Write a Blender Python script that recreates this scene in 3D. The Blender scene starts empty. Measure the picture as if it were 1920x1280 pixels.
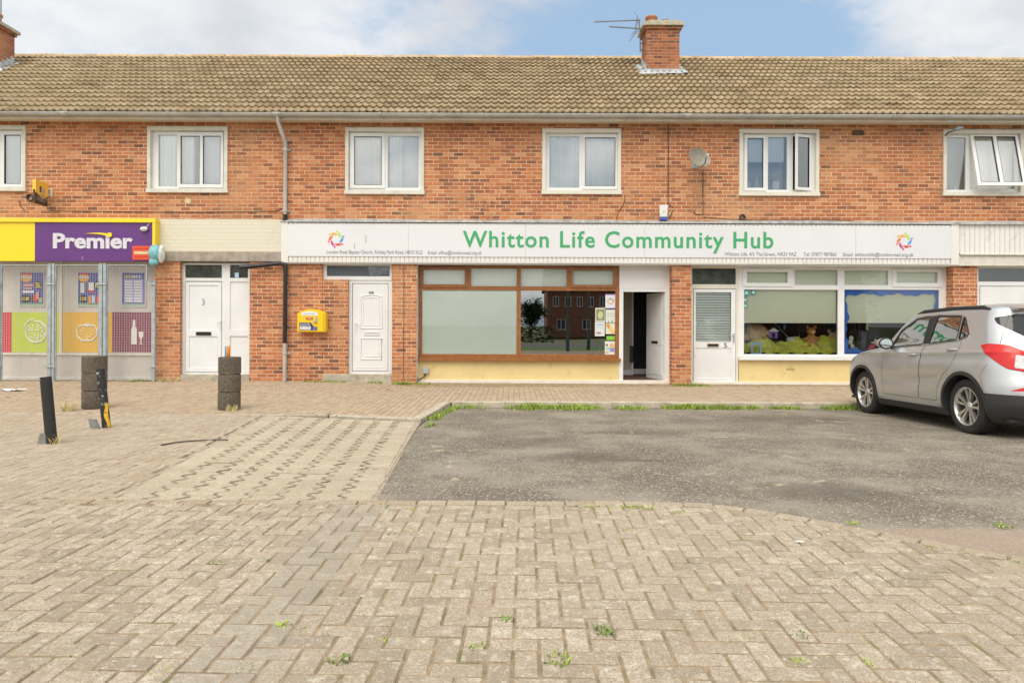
import bpy, bmesh, math, random
from mathutils import Vector, Matrix
from mathutils.geometry import delaunay_2d_cdt
R = math.radians
random.seed(7)
SC = bpy.context.scene
COL = SC.collection

# ---------------------------------------------------------------- camera, sky, sun, exposure
EYE = 1.27            # camera height above the paving
FPX = 1300.0          # focal length in pixels of the 1920 px photograph
HOR = 608.0           # horizon row
ROLL = 0.0037
WALL = 15.3           # distance to the brick front

cam = bpy.data.cameras.new('camera'); cam_o = bpy.data.objects.new('camera', cam); COL.objects.link(cam_o)
cam_o.location = (0, 0, EYE); cam_o.rotation_euler = (R(90), -ROLL, 0)
cam.sensor_width = 36.0; cam.lens = FPX / 1920 * 36; cam.shift_y = -(640 - HOR) / 1920
cam.clip_start = 0.05; cam.clip_end = 2000
SC.camera = cam_o
SC.view_settings.view_transform = 'Standard'; SC.view_settings.look = 'None'
SC.view_settings.exposure = 0.35; SC.view_settings.gamma = 1.0

SUN_EL, SUN_AZ = 54.0, 196.0      # compass-like: azimuth measured clockwise from +Y, so the sun stands behind the camera, a little left
sun = bpy.data.lights.new('sun', 'SUN'); sun.energy = 1.5; sun.angle = R(38); sun.color = (1.0, 0.93, 0.80)
sun_o = bpy.data.objects.new('sun', sun); COL.objects.link(sun_o)
sd = Vector((math.sin(R(SUN_AZ)) * math.cos(R(SUN_EL)), math.cos(R(SUN_AZ)) * math.cos(R(SUN_EL)), math.sin(R(SUN_EL))))
sun_o.rotation_euler = (-sd).to_track_quat('-Z', 'Y').to_euler(); sun_o.location = (0, -5, 30)


class NT:
    """small helper for writing node trees"""
    def __init__(s, tree): s.t = tree
    def n(s, typ, **kw):
        nd = s.t.nodes.new(typ)
        for k, v in kw.items(): setattr(nd, k, v)
        return nd
    def link(s, a, b):
        if isinstance(a, (int, float)): b.default_value = a
        elif isinstance(a, tuple): b.default_value = a if len(a) == len(b.default_value) else (tuple(a) + (1,))[:len(b.default_value)]
        else: s.t.links.new(a, b)
    def m(s, op, a, b=0.0, c=0.0, clamp=False):
        nd = s.n('ShaderNodeMath', operation=op, use_clamp=clamp)
        s.link(a, nd.inputs[0]); s.link(b, nd.inputs[1]); s.link(c, nd.inputs[2]); return nd.outputs[0]
    def mix(s, f, a, b, typ='MIX'):
        nd = s.n('ShaderNodeMix', data_type='RGBA', blend_type=typ)
        s.link(f, nd.inputs[0]); s.link(a, nd.inputs[6]); s.link(b, nd.inputs[7]); return nd.outputs[2]
    def sm(s, v, lo, hi, a=0.0, b=1.0):
        nd = s.n('ShaderNodeMapRange', interpolation_type='SMOOTHSTEP')
        s.link(v, nd.inputs[0]); nd.inputs[1].default_value = lo; nd.inputs[2].default_value = hi
        nd.inputs[3].default_value = a; nd.inputs[4].default_value = b; return nd.outputs[0]
    def noise(s, vec, scale, detail=3.0, rough=0.55, col=False):
        nd = s.n('ShaderNodeTexNoise'); s.t.links.new(vec, nd.inputs['Vector'])
        nd.inputs['Scale'].default_value = scale; nd.inputs['Detail'].default_value = detail; nd.inputs['Roughness'].default_value = rough
        return nd.outputs[1 if col else 0]
    def vor(s, vec, scale, feat='F1', out=0):
        nd = s.n('ShaderNodeTexVoronoi', feature=feat); s.t.links.new(vec, nd.inputs['Vector'])
        nd.inputs['Scale'].default_value = scale; return nd.outputs[out]
    def white(s, a, b):
        v = s.n('ShaderNodeCombineXYZ'); s.link(a, v.inputs[0]); s.link(b, v.inputs[1])
        nd = s.n('ShaderNodeTexWhiteNoise', noise_dimensions='3D'); s.t.links.new(v.outputs[0], nd.inputs[0]); return nd.outputs[0]
    def xyz(s, vec):
        nd = s.n('ShaderNodeSeparateXYZ'); s.t.links.new(vec, nd.inputs[0]); return nd.outputs
    def comb(s, a, b, c):
        v = s.n('ShaderNodeCombineXYZ'); s.link(a, v.inputs[0]); s.link(b, v.inputs[1]); s.link(c, v.inputs[2]); return v.outputs[0]
    def pos(s): return s.n('ShaderNodeNewGeometry').outputs['Position']
    def isl(s): return s.n('ShaderNodeNewGeometry').outputs['Random Per Island']
    def ramp(s, f, stops, const=False):
        nd = s.n('ShaderNodeValToRGB'); cr = nd.color_ramp
        if const: cr.interpolation = 'CONSTANT'
        while len(cr.elements) < len(stops): cr.elements.new(0.5)
        for e, (p, c) in zip(cr.elements, stops): e.position = p; e.color = tuple(c) + (1,)
        s.link(f, nd.inputs[0]); return nd.outputs[0]
    def bump(s, h, dist, strength=1.0):
        nd = s.n('ShaderNodeBump'); s.link(h, nd.inputs['Height']); nd.inputs['Distance'].default_value = dist
        nd.inputs['Strength'].default_value = strength; return nd.outputs[0]


def lin(c):
    return tuple(((v / 255) / 12.92 if v / 255 <= 0.04045 else ((v / 255 + 0.055) / 1.055) ** 2.4) for v in c)

world = bpy.data.worlds.new('World'); SC.world = world; world.use_nodes = True
wt = world.node_tree; wt.nodes.clear(); w = NT(wt)
sky = w.n('ShaderNodeTexSky', sky_type='NISHITA'); sky.sun_disc = False
sky.sun_elevation = R(SUN_EL); sky.sun_rotation = R(SUN_AZ); sky.air_density = 1.0; sky.dust_density = 1.5; sky.altitude = 20
dirv = w.n('ShaderNodeTexCoord').outputs['Generated']
dx, dy, dz = w.xyz(dirv)
warp = w.mix(0.06, dirv, w.noise(dirv, 5.0, 4, .6, col=True))
sc = w.n('ShaderNodeVectorMath', operation='MULTIPLY'); wt.links.new(warp, sc.inputs[0]); sc.inputs[1].default_value = (1, 1, 2.1)
n1 = w.noise(sc.outputs[0], 5.2, 8, .58)
n2 = w.noise(sc.outputs[0], 3.1, 5, .55)
# clear gap to the right of centre in front, cloud elsewhere
lft = w.sm(dx, -0.36, 0.03, 0.24, -0.10)
rgt = w.sm(dx, 0.33, 0.48, 0.0, 0.30)
hi = w.sm(dz, 0.36, 0.60, 0.0, 0.16)
back = w.sm(dy, 0.5, -0.2, 0.0, 0.12)
cov = w.m('ADD', w.m('ADD', w.m('ADD', w.m('ADD', n1, lft), rgt), hi), back)
cl = w.sm(cov, 0.40, 0.74)
shade = w.sm(n2, 0.35, 0.65)
cloudc = w.mix(shade, (6.3, 6.5, 6.85), (8.7, 8.75, 8.8))
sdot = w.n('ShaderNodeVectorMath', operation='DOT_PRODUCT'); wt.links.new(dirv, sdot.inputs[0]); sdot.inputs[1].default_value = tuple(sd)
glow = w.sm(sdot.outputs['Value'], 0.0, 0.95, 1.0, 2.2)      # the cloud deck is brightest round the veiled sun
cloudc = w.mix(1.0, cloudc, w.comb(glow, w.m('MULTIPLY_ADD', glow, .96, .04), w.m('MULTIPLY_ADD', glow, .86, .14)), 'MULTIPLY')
haze = w.mix(0.75, sky.outputs[0], (4.1, 5.9, 8.1))
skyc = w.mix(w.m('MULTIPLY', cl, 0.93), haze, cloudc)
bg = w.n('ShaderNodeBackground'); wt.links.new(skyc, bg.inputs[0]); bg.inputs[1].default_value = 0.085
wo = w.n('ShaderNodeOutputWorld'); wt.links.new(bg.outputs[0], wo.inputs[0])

# ---------------------------------------------------------------- mesh helpers
ORG = {}

def F(px, py, Y=WALL):
    """world (x, z) of a point of the photograph that lies on the plane y = Y"""
    dx = px - 960; dy = py - HOR
    return (dx + ROLL * dy) * Y / FPX, EYE - (dy - ROLL * dx) * Y / FPX

def RC(x0, y0, x1, y1, Y=WALL):
    """world rectangle (xa, xb, za, zb) of a photographed rectangle on the plane y = Y"""
    xm, ym = (x0 + x1) / 2, (y0 + y1) / 2
    return F(x0, ym, Y)[0], F(x1, ym, Y)[0], F(xm, y1, Y)[1], F(xm, y0, Y)[1]

def G(px, py, z=0.0):
    dx = px - 960; dy = py - HOR
    a = dx + ROLL * dy; b = dy - ROLL * dx
    return a / b * (EYE - z), FPX * (EYE - z) / b


class MB:
    def __init__(s): s.v = []; s.f = []; s.m = []
    def face(s, pts, m=0):
        i = len(s.v); s.v += [tuple(p) for p in pts]; s.f.append(list(range(i, i + len(pts)))); s.m.append(m); return s
    def box(s, x0, x1, y0, y1, z0, z1, m=0):
        i = len(s.v)
        s.v += [(x, y, z) for z in (z0, z1) for y in (y0, y1) for x in (x0, x1)]
        for f in ((0, 2, 3, 1), (4, 5, 7, 6), (0, 1, 5, 4), (1, 3, 7, 5), (3, 2, 6, 7), (2, 0, 4, 6)):
            s.f.append([i + k for k in f]); s.m.append(m)
        return s
    def prism(s, pts, y0, y1, m=0, axis='y'):
        """polygon pts (x,z) pushed from y0 to y1"""
        n = len(pts); i = len(s.v)
        ar = sum(pts[k][0] * pts[(k + 1) % n][1] - pts[(k + 1) % n][0] * pts[k][1] for k in range(n))
        if ar < 0: pts = pts[::-1]
        if axis == 'y': s.v += [(x, y0, z) for x, z in pts] + [(x, y1, z) for x, z in pts]
        elif axis == 'z': s.v += [(x, y, y1) for x, y in pts] + [(x, y, y0) for x, y in pts]
        elif axis == 'x': s.v += [(y1, x, z) for x, z in pts] + [(y0, x, z) for x, z in pts]
        s.f.append([i + k for k in range(n)]); s.m.append(m)
        s.f.append([i + n + k for k in range(n)][::-1]); s.m.append(m)
        for k in range(n):
            k2 = (k + 1) % n
            s.f.append([i + k2, i + k, i + n + k, i + n + k2]); s.m.append(m)
        return s
    def tube(s, pts, r, n=8, m=0, cap=True):
        pts = [Vector(p) for p in pts]; rs = r if isinstance(r, (list, tuple)) else [r] * len(pts)
        i0 = len(s.v); up = None
        for k, p in enumerate(pts):
            t = ((pts[min(k + 1, len(pts) - 1)] - p).normalized() + (p - pts[max(k - 1, 0)]).normalized())
            t = t.normalized() if t.length > 1e-6 else Vector((0, 0, 1))
            if up is None: up = Vector((0, 0, 1)) if abs(t.z) < .9 else Vector((1, 0, 0))
            a = t.cross(up).normalized(); b = a.cross(t).normalized(); up = b
            for q in range(n):
                th = 2 * math.pi * q / n
                s.v.append(tuple(p + (a * math.cos(th) + b * math.sin(th)) * rs[k]))
        for k in range(len(pts) - 1):
            for q in range(n):
                q2 = (q + 1) % n; a = i0 + k * n; b = a + n
                s.f.append([a + q, a + q2, b + q2, b + q]); s.m.append(m)
        if cap:
            s.f.append([i0 + q for q in range(n)][::-1]); s.m.append(m)
            s.f.append([i0 + (len(pts) - 1) * n + q for q in range(n)]); s.m.append(m)
        return s
    def lathe(s, prof, c, n=24, m=0, ax=None):
        """profile (r, h) turned round the line through c along ax"""
        ax = Vector(ax or (0, 0, 1)).normalized(); u = ax.orthogonal().normalized(); v = ax.cross(u); c = Vector(c)
        i0 = len(s.v)
        for r, h in prof:
            for q in range(n):
                th = 2 * math.pi * q / n
                s.v.append(tuple(c + ax * h + (u * math.cos(th) + v * math.sin(th)) * r))
        for k in range(len(prof) - 1):
            for q in range(n):
                q2 = (q + 1) % n; a = i0 + k * n; b = a + n
                s.f.append([a + q, a + q2, b + q2, b + q]); s.m.append(m)
        return s
    def ball(s, c, r, n=14, m=0, sq=(1, 1, 1)):
        i0 = len(s.v); h = n // 2
        for k in range(h + 1):
            ph = math.pi * k / h
            for q in range(n):
                th = 2 * math.pi * q / n
                s.v.append((c[0] + r * sq[0] * math.sin(ph) * math.cos(th), c[1] + r * sq[1] * math.sin(ph) * math.sin(th), c[2] - r * sq[2] * math.cos(ph)))
        for k in range(h):
            for q in range(n):
                q2 = (q + 1) % n; a = i0 + k * n; b = a + n
                s.f.append([a + q, a + q2, b + q2, b + q]); s.m.append(m)
        return s
    def build(s, name, mats, parent=None, smooth=False, bevel=0.0):
        me = bpy.data.meshes.new(name)
        o = bpy.data.objects.new(name, me); COL.objects.link(o)
        org = Vector((0, 0, 0))
        if parent is not None:
            o.parent = parent; org = ORG.get(parent.name, org)
        ORG[o.name] = org
        me.from_pydata([(a - org.x, b - org.y, c - org.z) for a, b, c in s.v], [], s.f)
        if not isinstance(mats, (list, tuple)): mats = [mats]
        for mt in mats: me.materials.append(mt)
        if len(mats) > 1: me.polygons.foreach_set('material_index', s.m)
        if smooth: me.shade_smooth()
        if bevel:
            bm = bmesh.new(); bm.from_mesh(me)
            bmesh.ops.remove_doubles(bm, verts=bm.verts, dist=1e-5)
            bmesh.ops.bevel(bm, geom=list(bm.edges), offset=bevel, segments=2, affect='EDGES', clamp_overlap=True)
            bm.to_mesh(me); bm.free()
            for p in me.polygons: p.use_smooth = True
            me.set_sharp_from_angle(angle=R(35))
        elif smooth: me.set_sharp_from_angle(angle=R(50))
        return o

def tag(o, label=None, cat=None, group=None, kind=None):
    if label: o['label'] = label
    if cat: o['category'] = cat
    if group: o['group'] = group
    if kind: o['kind'] = kind
    return o

def thing(name, loc, label, cat, group=None):
    o = bpy.data.objects.new(name, None); COL.objects.link(o); o.location = loc; o.empty_display_size = .1
    ORG[o.name] = Vector(loc); return tag(o, label, cat, group)

def text(body, rect, Y, m, parent, name='lettering', depth=.003, bold=0.0, fit=True, base=None, shear=0.0, cap=None, space=1.0):
    """lettering laid on a wall plane; rect = world xa, xb, za, zb of the ink"""
    cu = bpy.data.curves.new(name, 'FONT'); cu.body = body; cu.size = 1; cu.extrude = 0; cu.offset = bold; cu.shear = shear
    cu.resolution_u = 3; cu.space_character = space
    tmp = bpy.data.objects.new('tmp', cu); COL.objects.link(tmp)
    dg = bpy.context.evaluated_depsgraph_get(); me = bpy.data.meshes.new_from_object(tmp.evaluated_get(dg))
    bpy.data.objects.remove(tmp); bpy.data.curves.remove(cu)
    xs = [v.co.x for v in me.vertices]; ys = [v.co.y for v in me.vertices]
    x0, x1, y0, y1 = min(xs), max(xs), min(ys), max(ys)
    xa, xb, za, zb = rect
    kx = (xb - xa) / (x1 - x0); kz = (zb - za) / (y1 - y0)
    if base is not None:      # base: (font y of baseline, of cap top) mapped on za, zb
        kz = (zb - za) / (base[1] - base[0]); y0 = base[0]
    mb = MB()
    mb.v = [(xa + (v.co.x - x0) * kx, Y, za + (v.co.y - y0) * kz) for v in me.vertices]
    for p in me.polygons: mb.f.append(list(p.vertices)); mb.m.append(0)
    bpy.data.meshes.remove(me)
    o = mb.build(name, m, parent)
    bm = bmesh.new(); bm.from_mesh(o.data)
    r = bmesh.ops.extrude_face_region(bm, geom=list(bm.faces))
    for v in [g for g in r['geom'] if isinstance(g, bmesh.types.BMVert)]: v.co.y -= depth
    bmesh.ops.recalc_face_normals(bm, faces=bm.faces)
    bm.to_mesh(o.data); bm.free()
    return o

# ---------------------------------------------------------------- materials
MATS = {}
def pm(name, col, rough=.6, metal=0.0, noise=0.0, nscale=4.0, bump=0.0, bscale=60.0, spec=None, coat=0.0, dirt=None):
    if name in MATS: return MATS[name]
    mt = bpy.data.materials.new(name); mt.use_nodes = True; t = mt.node_tree
    b = t.nodes['Principled BSDF']; h = NT(t)
    b.inputs['Roughness'].default_value = rough; b.inputs['Metallic'].default_value = metal
    if spec is not None: b.inputs['Specular IOR Level'].default_value = spec
    if coat: b.inputs['Coat Weight'].default_value = coat; b.inputs['Coat Roughness'].default_value = .04
    P = None
    if noise or bump or dirt: P = h.pos()
    c = tuple(col)
    if noise:
        nn = h.noise(P, nscale, 5, .6)
        c = h.mix(h.sm(nn, .3, .7), tuple(v * (1 - noise) for v in col), tuple(min(1, v * (1 + noise * .6)) for v in col))
    if dirt:      # (colour, scale, threshold, amount): worn or dirty patches
        c = h.mix(h.m('MULTIPLY', h.sm(h.noise(P, dirt[1], 6, .65), dirt[2], dirt[2] + .08), dirt[3]), c, dirt[0])
    h.link(c if not isinstance(c, tuple) else c + (1,), b.inputs['Base Color'])
    if bump: t.links.new(h.bump(h.noise(P, bscale, 4, .6), bump), b.inputs['Normal'])
    MATS[name] = mt; return mt

def glass(name, tint=(.86, .90, .88), ior=1.5, refl=1.0, add=.0, rough=0.0):
    mt = bpy.data.materials.new(name); mt.use_nodes = True; t = mt.node_tree; t.nodes.clear(); h = NT(t)
    fr = h.n('ShaderNodeFresnel'); fr.inputs[0].default_value = ior
    f = h.m('ADD', h.m('MULTIPLY', fr.outputs[0], refl), add, clamp=True)
    tr = h.n('ShaderNodeBsdfTransparent'); tr.inputs[0].default_value = tint + (1,)
    gl = h.n('ShaderNodeBsdfGlossy'); gl.inputs['Roughness'].default_value = rough; gl.inputs[0].default_value = (.95, .97, .96, 1)
    mx = h.n('ShaderNodeMixShader'); t.links.new(f, mx.inputs[0]); t.links.new(tr.outputs[0], mx.inputs[1]); t.links.new(gl.outputs[0], mx.inputs[2])
    P = h.pos(); t.links.new(h.bump(h.noise(P, .7, 1, .4), .0015), gl.inputs['Normal'])
    o = h.n('ShaderNodeOutputMaterial'); t.links.new(mx.outputs[0], o.inputs[0]); return mt

def brick_mat(name, course=.0815, length=.228, painted=None, soot=(), stops=None, mortar=(.80, .62, .45)):
    mt = bpy.data.materials.new(name); mt.use_nodes = True; t = mt.node_tree; b = t.nodes['Principled BSDF']; h = NT(t)
    P = h.pos(); x, y, z = h.xyz(P)
    wob = h.m('MULTIPLY', h.m('SUBTRACT', h.noise(P, 9.0, 2), .5), .006)
    u = h.m('ADD', h.m('DIVIDE', h.m('ADD', h.m('ADD', x, y), wob), length), 200.0)
    v = h.m('ADD', h.m('DIVIDE', h.m('ADD', z, wob), course), 50.0)
    row = h.m('FLOOR', v); fv = h.m('FRACT', v)
    u = h.m('ADD', u, h.m('MULTIPLY', h.m('MODULO', row, 2.0), .5))
    u = h.m('ADD', u, h.m('MULTIPLY', h.white(row, 3.0), .16))
    colm = h.m('FLOOR', u); fu = h.m('FRACT', u)
    rnd = h.white(row, colm); rnd2 = h.white(colm, h.m('ADD', row, 77.0))
    eu = h.m('MULTIPLY', h.m('MINIMUM', fu, h.m('SUBTRACT', 1.0, fu)), length)
    ev = h.m('MULTIPLY', h.m('MINIMUM', fv, h.m('SUBTRACT', 1.0, fv)), course)
    e = h.m('MINIMUM', eu, ev)
    e = h.m('ADD', e, h.m('MULTIPLY', h.m('SUBTRACT', h.noise(P, 55.0, 3), .5), .006))
    br = h.sm(e, .0040, .0085)
    stops = stops or [(0, (.13, .045, .026)), (.06, (.25, .075, .034)), (.22, (.38, .112, .044)), (.55, (.47, .145, .050)), (.8, (.54, .185, .062)), (1, (.62, .29, .135))]
    c = h.ramp(rnd, stops)
    mott = h.noise(P, 38.0, 4, .7)
    c = h.mix(h.sm(mott, .38, .75, 0, .30), c, (.66, .34, .17))
    c = h.mix(h.sm(h.noise(P, 16.0, 3, .6), .52, .75, 0, .38), c, (.26, .085, .042))
    stv = h.n('ShaderNodeVectorMath', operation='MULTIPLY'); t.links.new(P, stv.inputs[0]); stv.inputs[1].default_value = (2.6, 2.6, .30)
    c = h.mix(h.sm(h.noise(stv.outputs[0], 1.6, 5, .65), .50, .72, 0, .30), c, (.26, .13, .075))
    c = h.mix(.08, c, (.46, .22, .125))
    for (sx_, sz_, rx_, rz_, st_) in soot:
        q_ = h.m('ADD', h.m('POWER', h.m('DIVIDE', h.m('SUBTRACT', x, sx_), rx_), 2.0), h.m('POWER', h.m('DIVIDE', h.m('SUBTRACT', z, sz_), rz_), 2.0))
        lf = h.sm(h.noise(P, 7.0, 6, .75), .50, .58); c = h.mix(h.m('MULTIPLY', h.sm(q_, 1.2, .3, 0, st_), lf), c, (.10, .055, .04))
    c = h.mix(h.sm(h.noise(P, 70.0, 3, .7), .55, .75, 0, .4), c, (.74, .52, .34))
    big = h.noise(P, .55, 4, .6)
    c = h.mix(h.sm(big, .48, .72, 0, .42), c, (.62, .34, .17))
    stain = h.sm(h.noise(P, 1.7, 5, .7), .60, .74, 0, .35)
    c = h.mix(stain, c, (.20, .085, .05))
    m = h.mix(h.sm(h.noise(P, 2.2, 5, .7), .35, .7), mortar, tuple(v * .62 for v in mortar))
    c = h.mix(br, m, c)
    ht = h.m('ADD', h.m('MULTIPLY', br, 1.0), h.m('MULTIPLY', mott, .35))
    if painted:
        c = h.mix(h.m('MULTIPLY', h.m('SUBTRACT', 1.0, br), .13), painted, tuple(v * .6 for v in painted))
        ch = h.sm(h.noise(P, 7.0, 6, .75), .67, .70)
        c = h.mix(h.m('MULTIPLY', ch, .8), c, (.19, .14, .10))
        c = h.mix(h.sm(h.noise(P, 1.2, 4), .45, .75, 0, .35), c, tuple(v * .78 for v in painted))
    t.links.new(c, b.inputs['Base Color']); b.inputs['Roughness'].default_value = .85; b.inputs['Specular IOR Level'].default_value = .25
    t.links.new(h.bump(ht, .002 if painted else .006), b.inputs['Normal'])
    return mt

BRICK = brick_mat('brick', soot=((-.64, 3.85, .52, .6, .75), (.18, 3.22, .6, .22, .6), (-11.2, 3.3, .5, .35, .4), (5.2, 3.1, .7, .2, .4), (7.9, 3.2, .5, .2, .35)))
BRICK2 = brick_mat('infill_brick', stops=[(0, (.12, .035, .018)), (.25, (.26, .075, .03)), (.5, (.40, .12, .045)), (.8, (.50, .18, .065)), (1, (.58, .26, .11))])
PAINTBRICK = brick_mat('painted_brick', painted=(.72, .67, .54))
CHIMB = brick_mat('chimney_brick', stops=[(0, (.07, .025, .018)), (.25, (.20, .05, .025)), (.6, (.34, .085, .034)), (1, (.44, .14, .055))], course=.079, mortar=(.50, .37, .26))
UPVC = pm('white_upvc', (.76, .76, .75), .32, noise=.05, nscale=1.5, dirt=((.50, .46, .38), 4.2, .60, .22))
UPVC_OLD = pm('weathered_white_paint', (.68, .65, .57), .55, noise=.10, nscale=6, bump=.002, dirt=((.42, .36, .27), 8, .60, .6))
CREAM = pm('cream_frame', (.72, .68, .58), .45, noise=.06, nscale=2)
FASC = pm('fascia_paint', (.70, .65, .56), .55, noise=.12, nscale=3)
GUT = pm('gutter_plastic', (.47, .46, .43), .42, noise=.14, nscale=3)
LEAD = pm('lead', (.44, .435, .42), .55, .1, noise=.35, nscale=6, bump=.004, bscale=20)
SIGNW = pm('sign_white', (.72, .72, .74), .38, noise=.03, nscale=.8)
RIBW = pm('cladding_white', (.76, .74, .70), .45, noise=.06, nscale=1.2, dirt=((.52, .47, .40), 3.5, .60, .35))
GRN = pm('sign_green', (.055, .37, .14), .45)
GREYT = pm('sign_grey', (.22, .21, .23), .6)
BROWN = pm('brown_upvc', (.30, .115, .030), .38, noise=.22, nscale=9, bump=.0006, bscale=30)
YEL = pm('cream_panel', (.74, .58, .27), .55, noise=.07, nscale=1.4, dirt=((.50, .36, .15), 2.6, .60, .35))
BASEW = pm('base_white', (.76, .70, .62), .6, noise=.10, nscale=4)
CONC = pm('concrete', (.47, .42, .33), .85, noise=.22, nscale=5, bump=.004, bscale=90, dirt=((.25, .21, .15), 4, .56, .5))
TIMBER = pm('old_timber', (.37, .31, .26), .8, noise=.25, nscale=7, bump=.004, bscale=30)
BLACK = pm('black_plastic', (.015, .015, .017), .4)
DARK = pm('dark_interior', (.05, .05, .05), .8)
BLIND = pm('blind_fabric', (.86, .92, .83), .8, noise=.02, nscale=1)
BLIND2 = pm('roller_blind', (.78, .82, .64), .8, noise=.03, nscale=1)
CURT = pm('net_curtain', (.74, .76, .77), .9)
GALV = pm('galvanised_steel', (.42, .47, .49), .45, .35, noise=.18, nscale=9)
GLASS = glass('window_glass', tint=(1, 1, 1), refl=1.0, add=.02)
GLASSD = glass('dark_glass', tint=(.55, .58, .56), refl=1.5, add=.05)
GLASSU = glass('upper_glass', tint=(.99, 1, 1), refl=2.2, add=.17)
STEEL = pm('steel', (.5, .5, .5), .3, .9)
# ---------------------------------------------------------------- ground
def zas(y): return -.012 - max(0.0, y - 6.5) * .0245
def zpv(x, y):
    if y < 4.92: return 0.0
    if y < 10.2: return -.05 * (y - 4.92) / 5.28
    if y < 11.9: return -.05
    t = min(1, max(0, (x + 3.6) / 1.6)); t = t * t * (3 - 2 * t)
    return -.05 + (.05 - .062 * t) * min(1, (y - 11.9) / 3.4)

def asphalt_mat():
    mt = bpy.data.materials.new('asphalt'); mt.use_nodes = True; t = mt.node_tree; b = t.nodes['Principled BSDF']; h = NT(t)
    P = h.pos(); x, y, z = h.xyz(P)
    st = h.vor(P, 62.0, out=1); sx, sy, sz = h.xyz(st)
    d = h.vor(P, 62.0)
    agg = h.ramp(sx, [(0, (.11, .095, .075)), (.4, (.20, .178, .142)), (.75, (.29, .258, .208)), (.93, (.42, .375, .30)), (1, (.66, .59, .48))])
    c = h.mix(h.sm(d, .35, .62), agg, (.15, .127, .097))
    c = h.mix(h.sm(h.noise(P, 1.1, 5, .65), .38, .68, 0, .6), c, (.36, .32, .255))
    red = h.m('MULTIPLY', h.sm(h.m('ADD', y, h.m('MULTIPLY', h.noise(P, 3.0, 3), .16)), 4.50, 4.42), h.sm(x, 1.9, 2.2))
    c = h.mix(h.m('MULTIPLY', red, .45), c, (.42, .29, .22))
    # oil and tyre marks, world-placed
    def spot(cx, cy, rx, ry, s):
        q = h.m('ADD', h.m('POWER', h.m('DIVIDE', h.m('SUBTRACT', x, cx), rx), 2.0), h.m('POWER', h.m('DIVIDE', h.m('SUBTRACT', y, cy), ry), 2.0))
        q = h.m('ADD', q, h.m('MULTIPLY', h.m('SUBTRACT', h.noise(P, 4.0, 7, .8), .5), 3.6))
        return h.sm(q, 1.5, .0, 0, s * .8)
    for a in ((.72, 6.75, .55, .30, .75), (.35, 7.7, .55, .4, .5), (.05, 8.5, .4, .35, .45), (1.35, 5.4, .0001, .1, 0), (2.4, 5.35, .55, .35, .7), (1.4, 8.6, .5, .2, .5), (3.9, 10.0, 1.6, .55, .6), (5.0, 8.9, .8, .3, .4), (1.15, 6.6, .35, .06, .8)):
        if a[4]: c = h.mix(spot(*a), c, (.10, .087, .07))
    # sandy cracks
    cx = h.comb(h.m('ADD', x, h.m('MULTIPLY', h.noise(P, 1.4, 4), .9)), h.m('ADD', y, h.m('MULTIPLY', h.noise(P, 2.1, 4), .7)), 0.0)
    ck = h.vor(cx, .42, 'DISTANCE_TO_EDGE')
    crk = h.m('MULTIPLY', h.sm(ck, .012, .002), h.sm(h.noise(P, 4.6, 6, .75), .52, .60))
    c = h.mix(h.m('MULTIPLY', crk, .85), c, (.44, .37, .25))
    sand = h.m('MULTIPLY', h.sm(h.noise(P, 3.4, 6, .75), .66, .74), .5)
    c = h.mix(sand, c, (.46, .39, .26))
    t.links.new(c, b.inputs['Base Color']); b.inputs['Roughness'].default_value = .92; b.inputs['Specular IOR Level'].default_value = .2
    ht = h.m('SUBTRACT', h.m('MULTIPLY', d, -1.0), h.m('MULTIPLY', crk, .8))
    t.links.new(h.bump(ht, .006), b.inputs['Normal']); return mt

def paver_mat(name, stops, lich=.5, dark=.6, band=False):
    mt = bpy.data.materials.new(name); mt.use_nodes = True; t = mt.node_tree; b = t.nodes['Principled BSDF']; h = NT(t)
    P = h.pos(); c = h.ramp(h.isl(), stops)
    g = h.noise(P, 95.0, 4, .7)
    c = h.mix(h.sm(g, .36, .62, .15, 1), tuple(v * .58 for v in stops[1][1]), c)
    c = h.mix(h.sm(h.vor(P, 85.0), .24, .10, 0, .75), c, (.76, .70, .58))
    c = h.mix(h.sm(h.vor(P, 47.0), .20, .10, 0, .7), c, (.24, .185, .13))
    ln = h.m('ADD', h.noise(P, 19.0, 7, .78), h.m('MULTIPLY', h.m('SUBTRACT', h.noise(P, .9, 2), .5), .25))
    c = h.mix(h.sm(h.noise(P, 11.0, 8, .8), .52, .64, 0, lich * .9), c, (.70, .63, .52))
    c = h.mix(h.sm(ln, .56, .66, 0, lich * .85), c, (.74, .69, .60))
    c = h.mix(h.sm(h.noise(P, 31.0, 6, .8), .56, .64, 0, lich * .8), c, (.68, .62, .53))
    c = h.mix(h.sm(h.noise(P, 21.0, 7, .8), .50, .60, 0, dark * .7), c, (.31, .245, .175))
    c = h.mix(h.sm(h.noise(P, 44.0, 6, .8), .56, .66, 0, dark), c, (.17, .135, .10))
    dn = h.noise(P, 9.0, 6, .75)
    c = h.mix(h.sm(dn, .675, .72, 0, dark), c, (.10, .085, .07))
    c = h.mix(h.sm(h.noise(P, 4.5, 5, .7), .63, .72, 0, .30), c, (.40, .36, .20))
    c = h.mix(h.sm(h.noise(P, .55, 4), .36, .70, .22, 0), c, (.36, .30, .235))
    if band:
        bx_, _, _ = h.xyz(P); c = h.mix(h.sm(h.m('ABSOLUTE', h.m('ADD', bx_, 1.04)), .22, .12, 0, .42), c, (.33, .30, .25))
    t.links.new(c, b.inputs['Base Color']); b.inputs['Roughness'].default_value = .9; b.inputs['Specular IOR Level'].default_value = .2
    t.links.new(h.bump(h.m('ADD', g, h.m('MULTIPLY', ln, .8)), .005), b.inputs['Normal']); return mt

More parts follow.
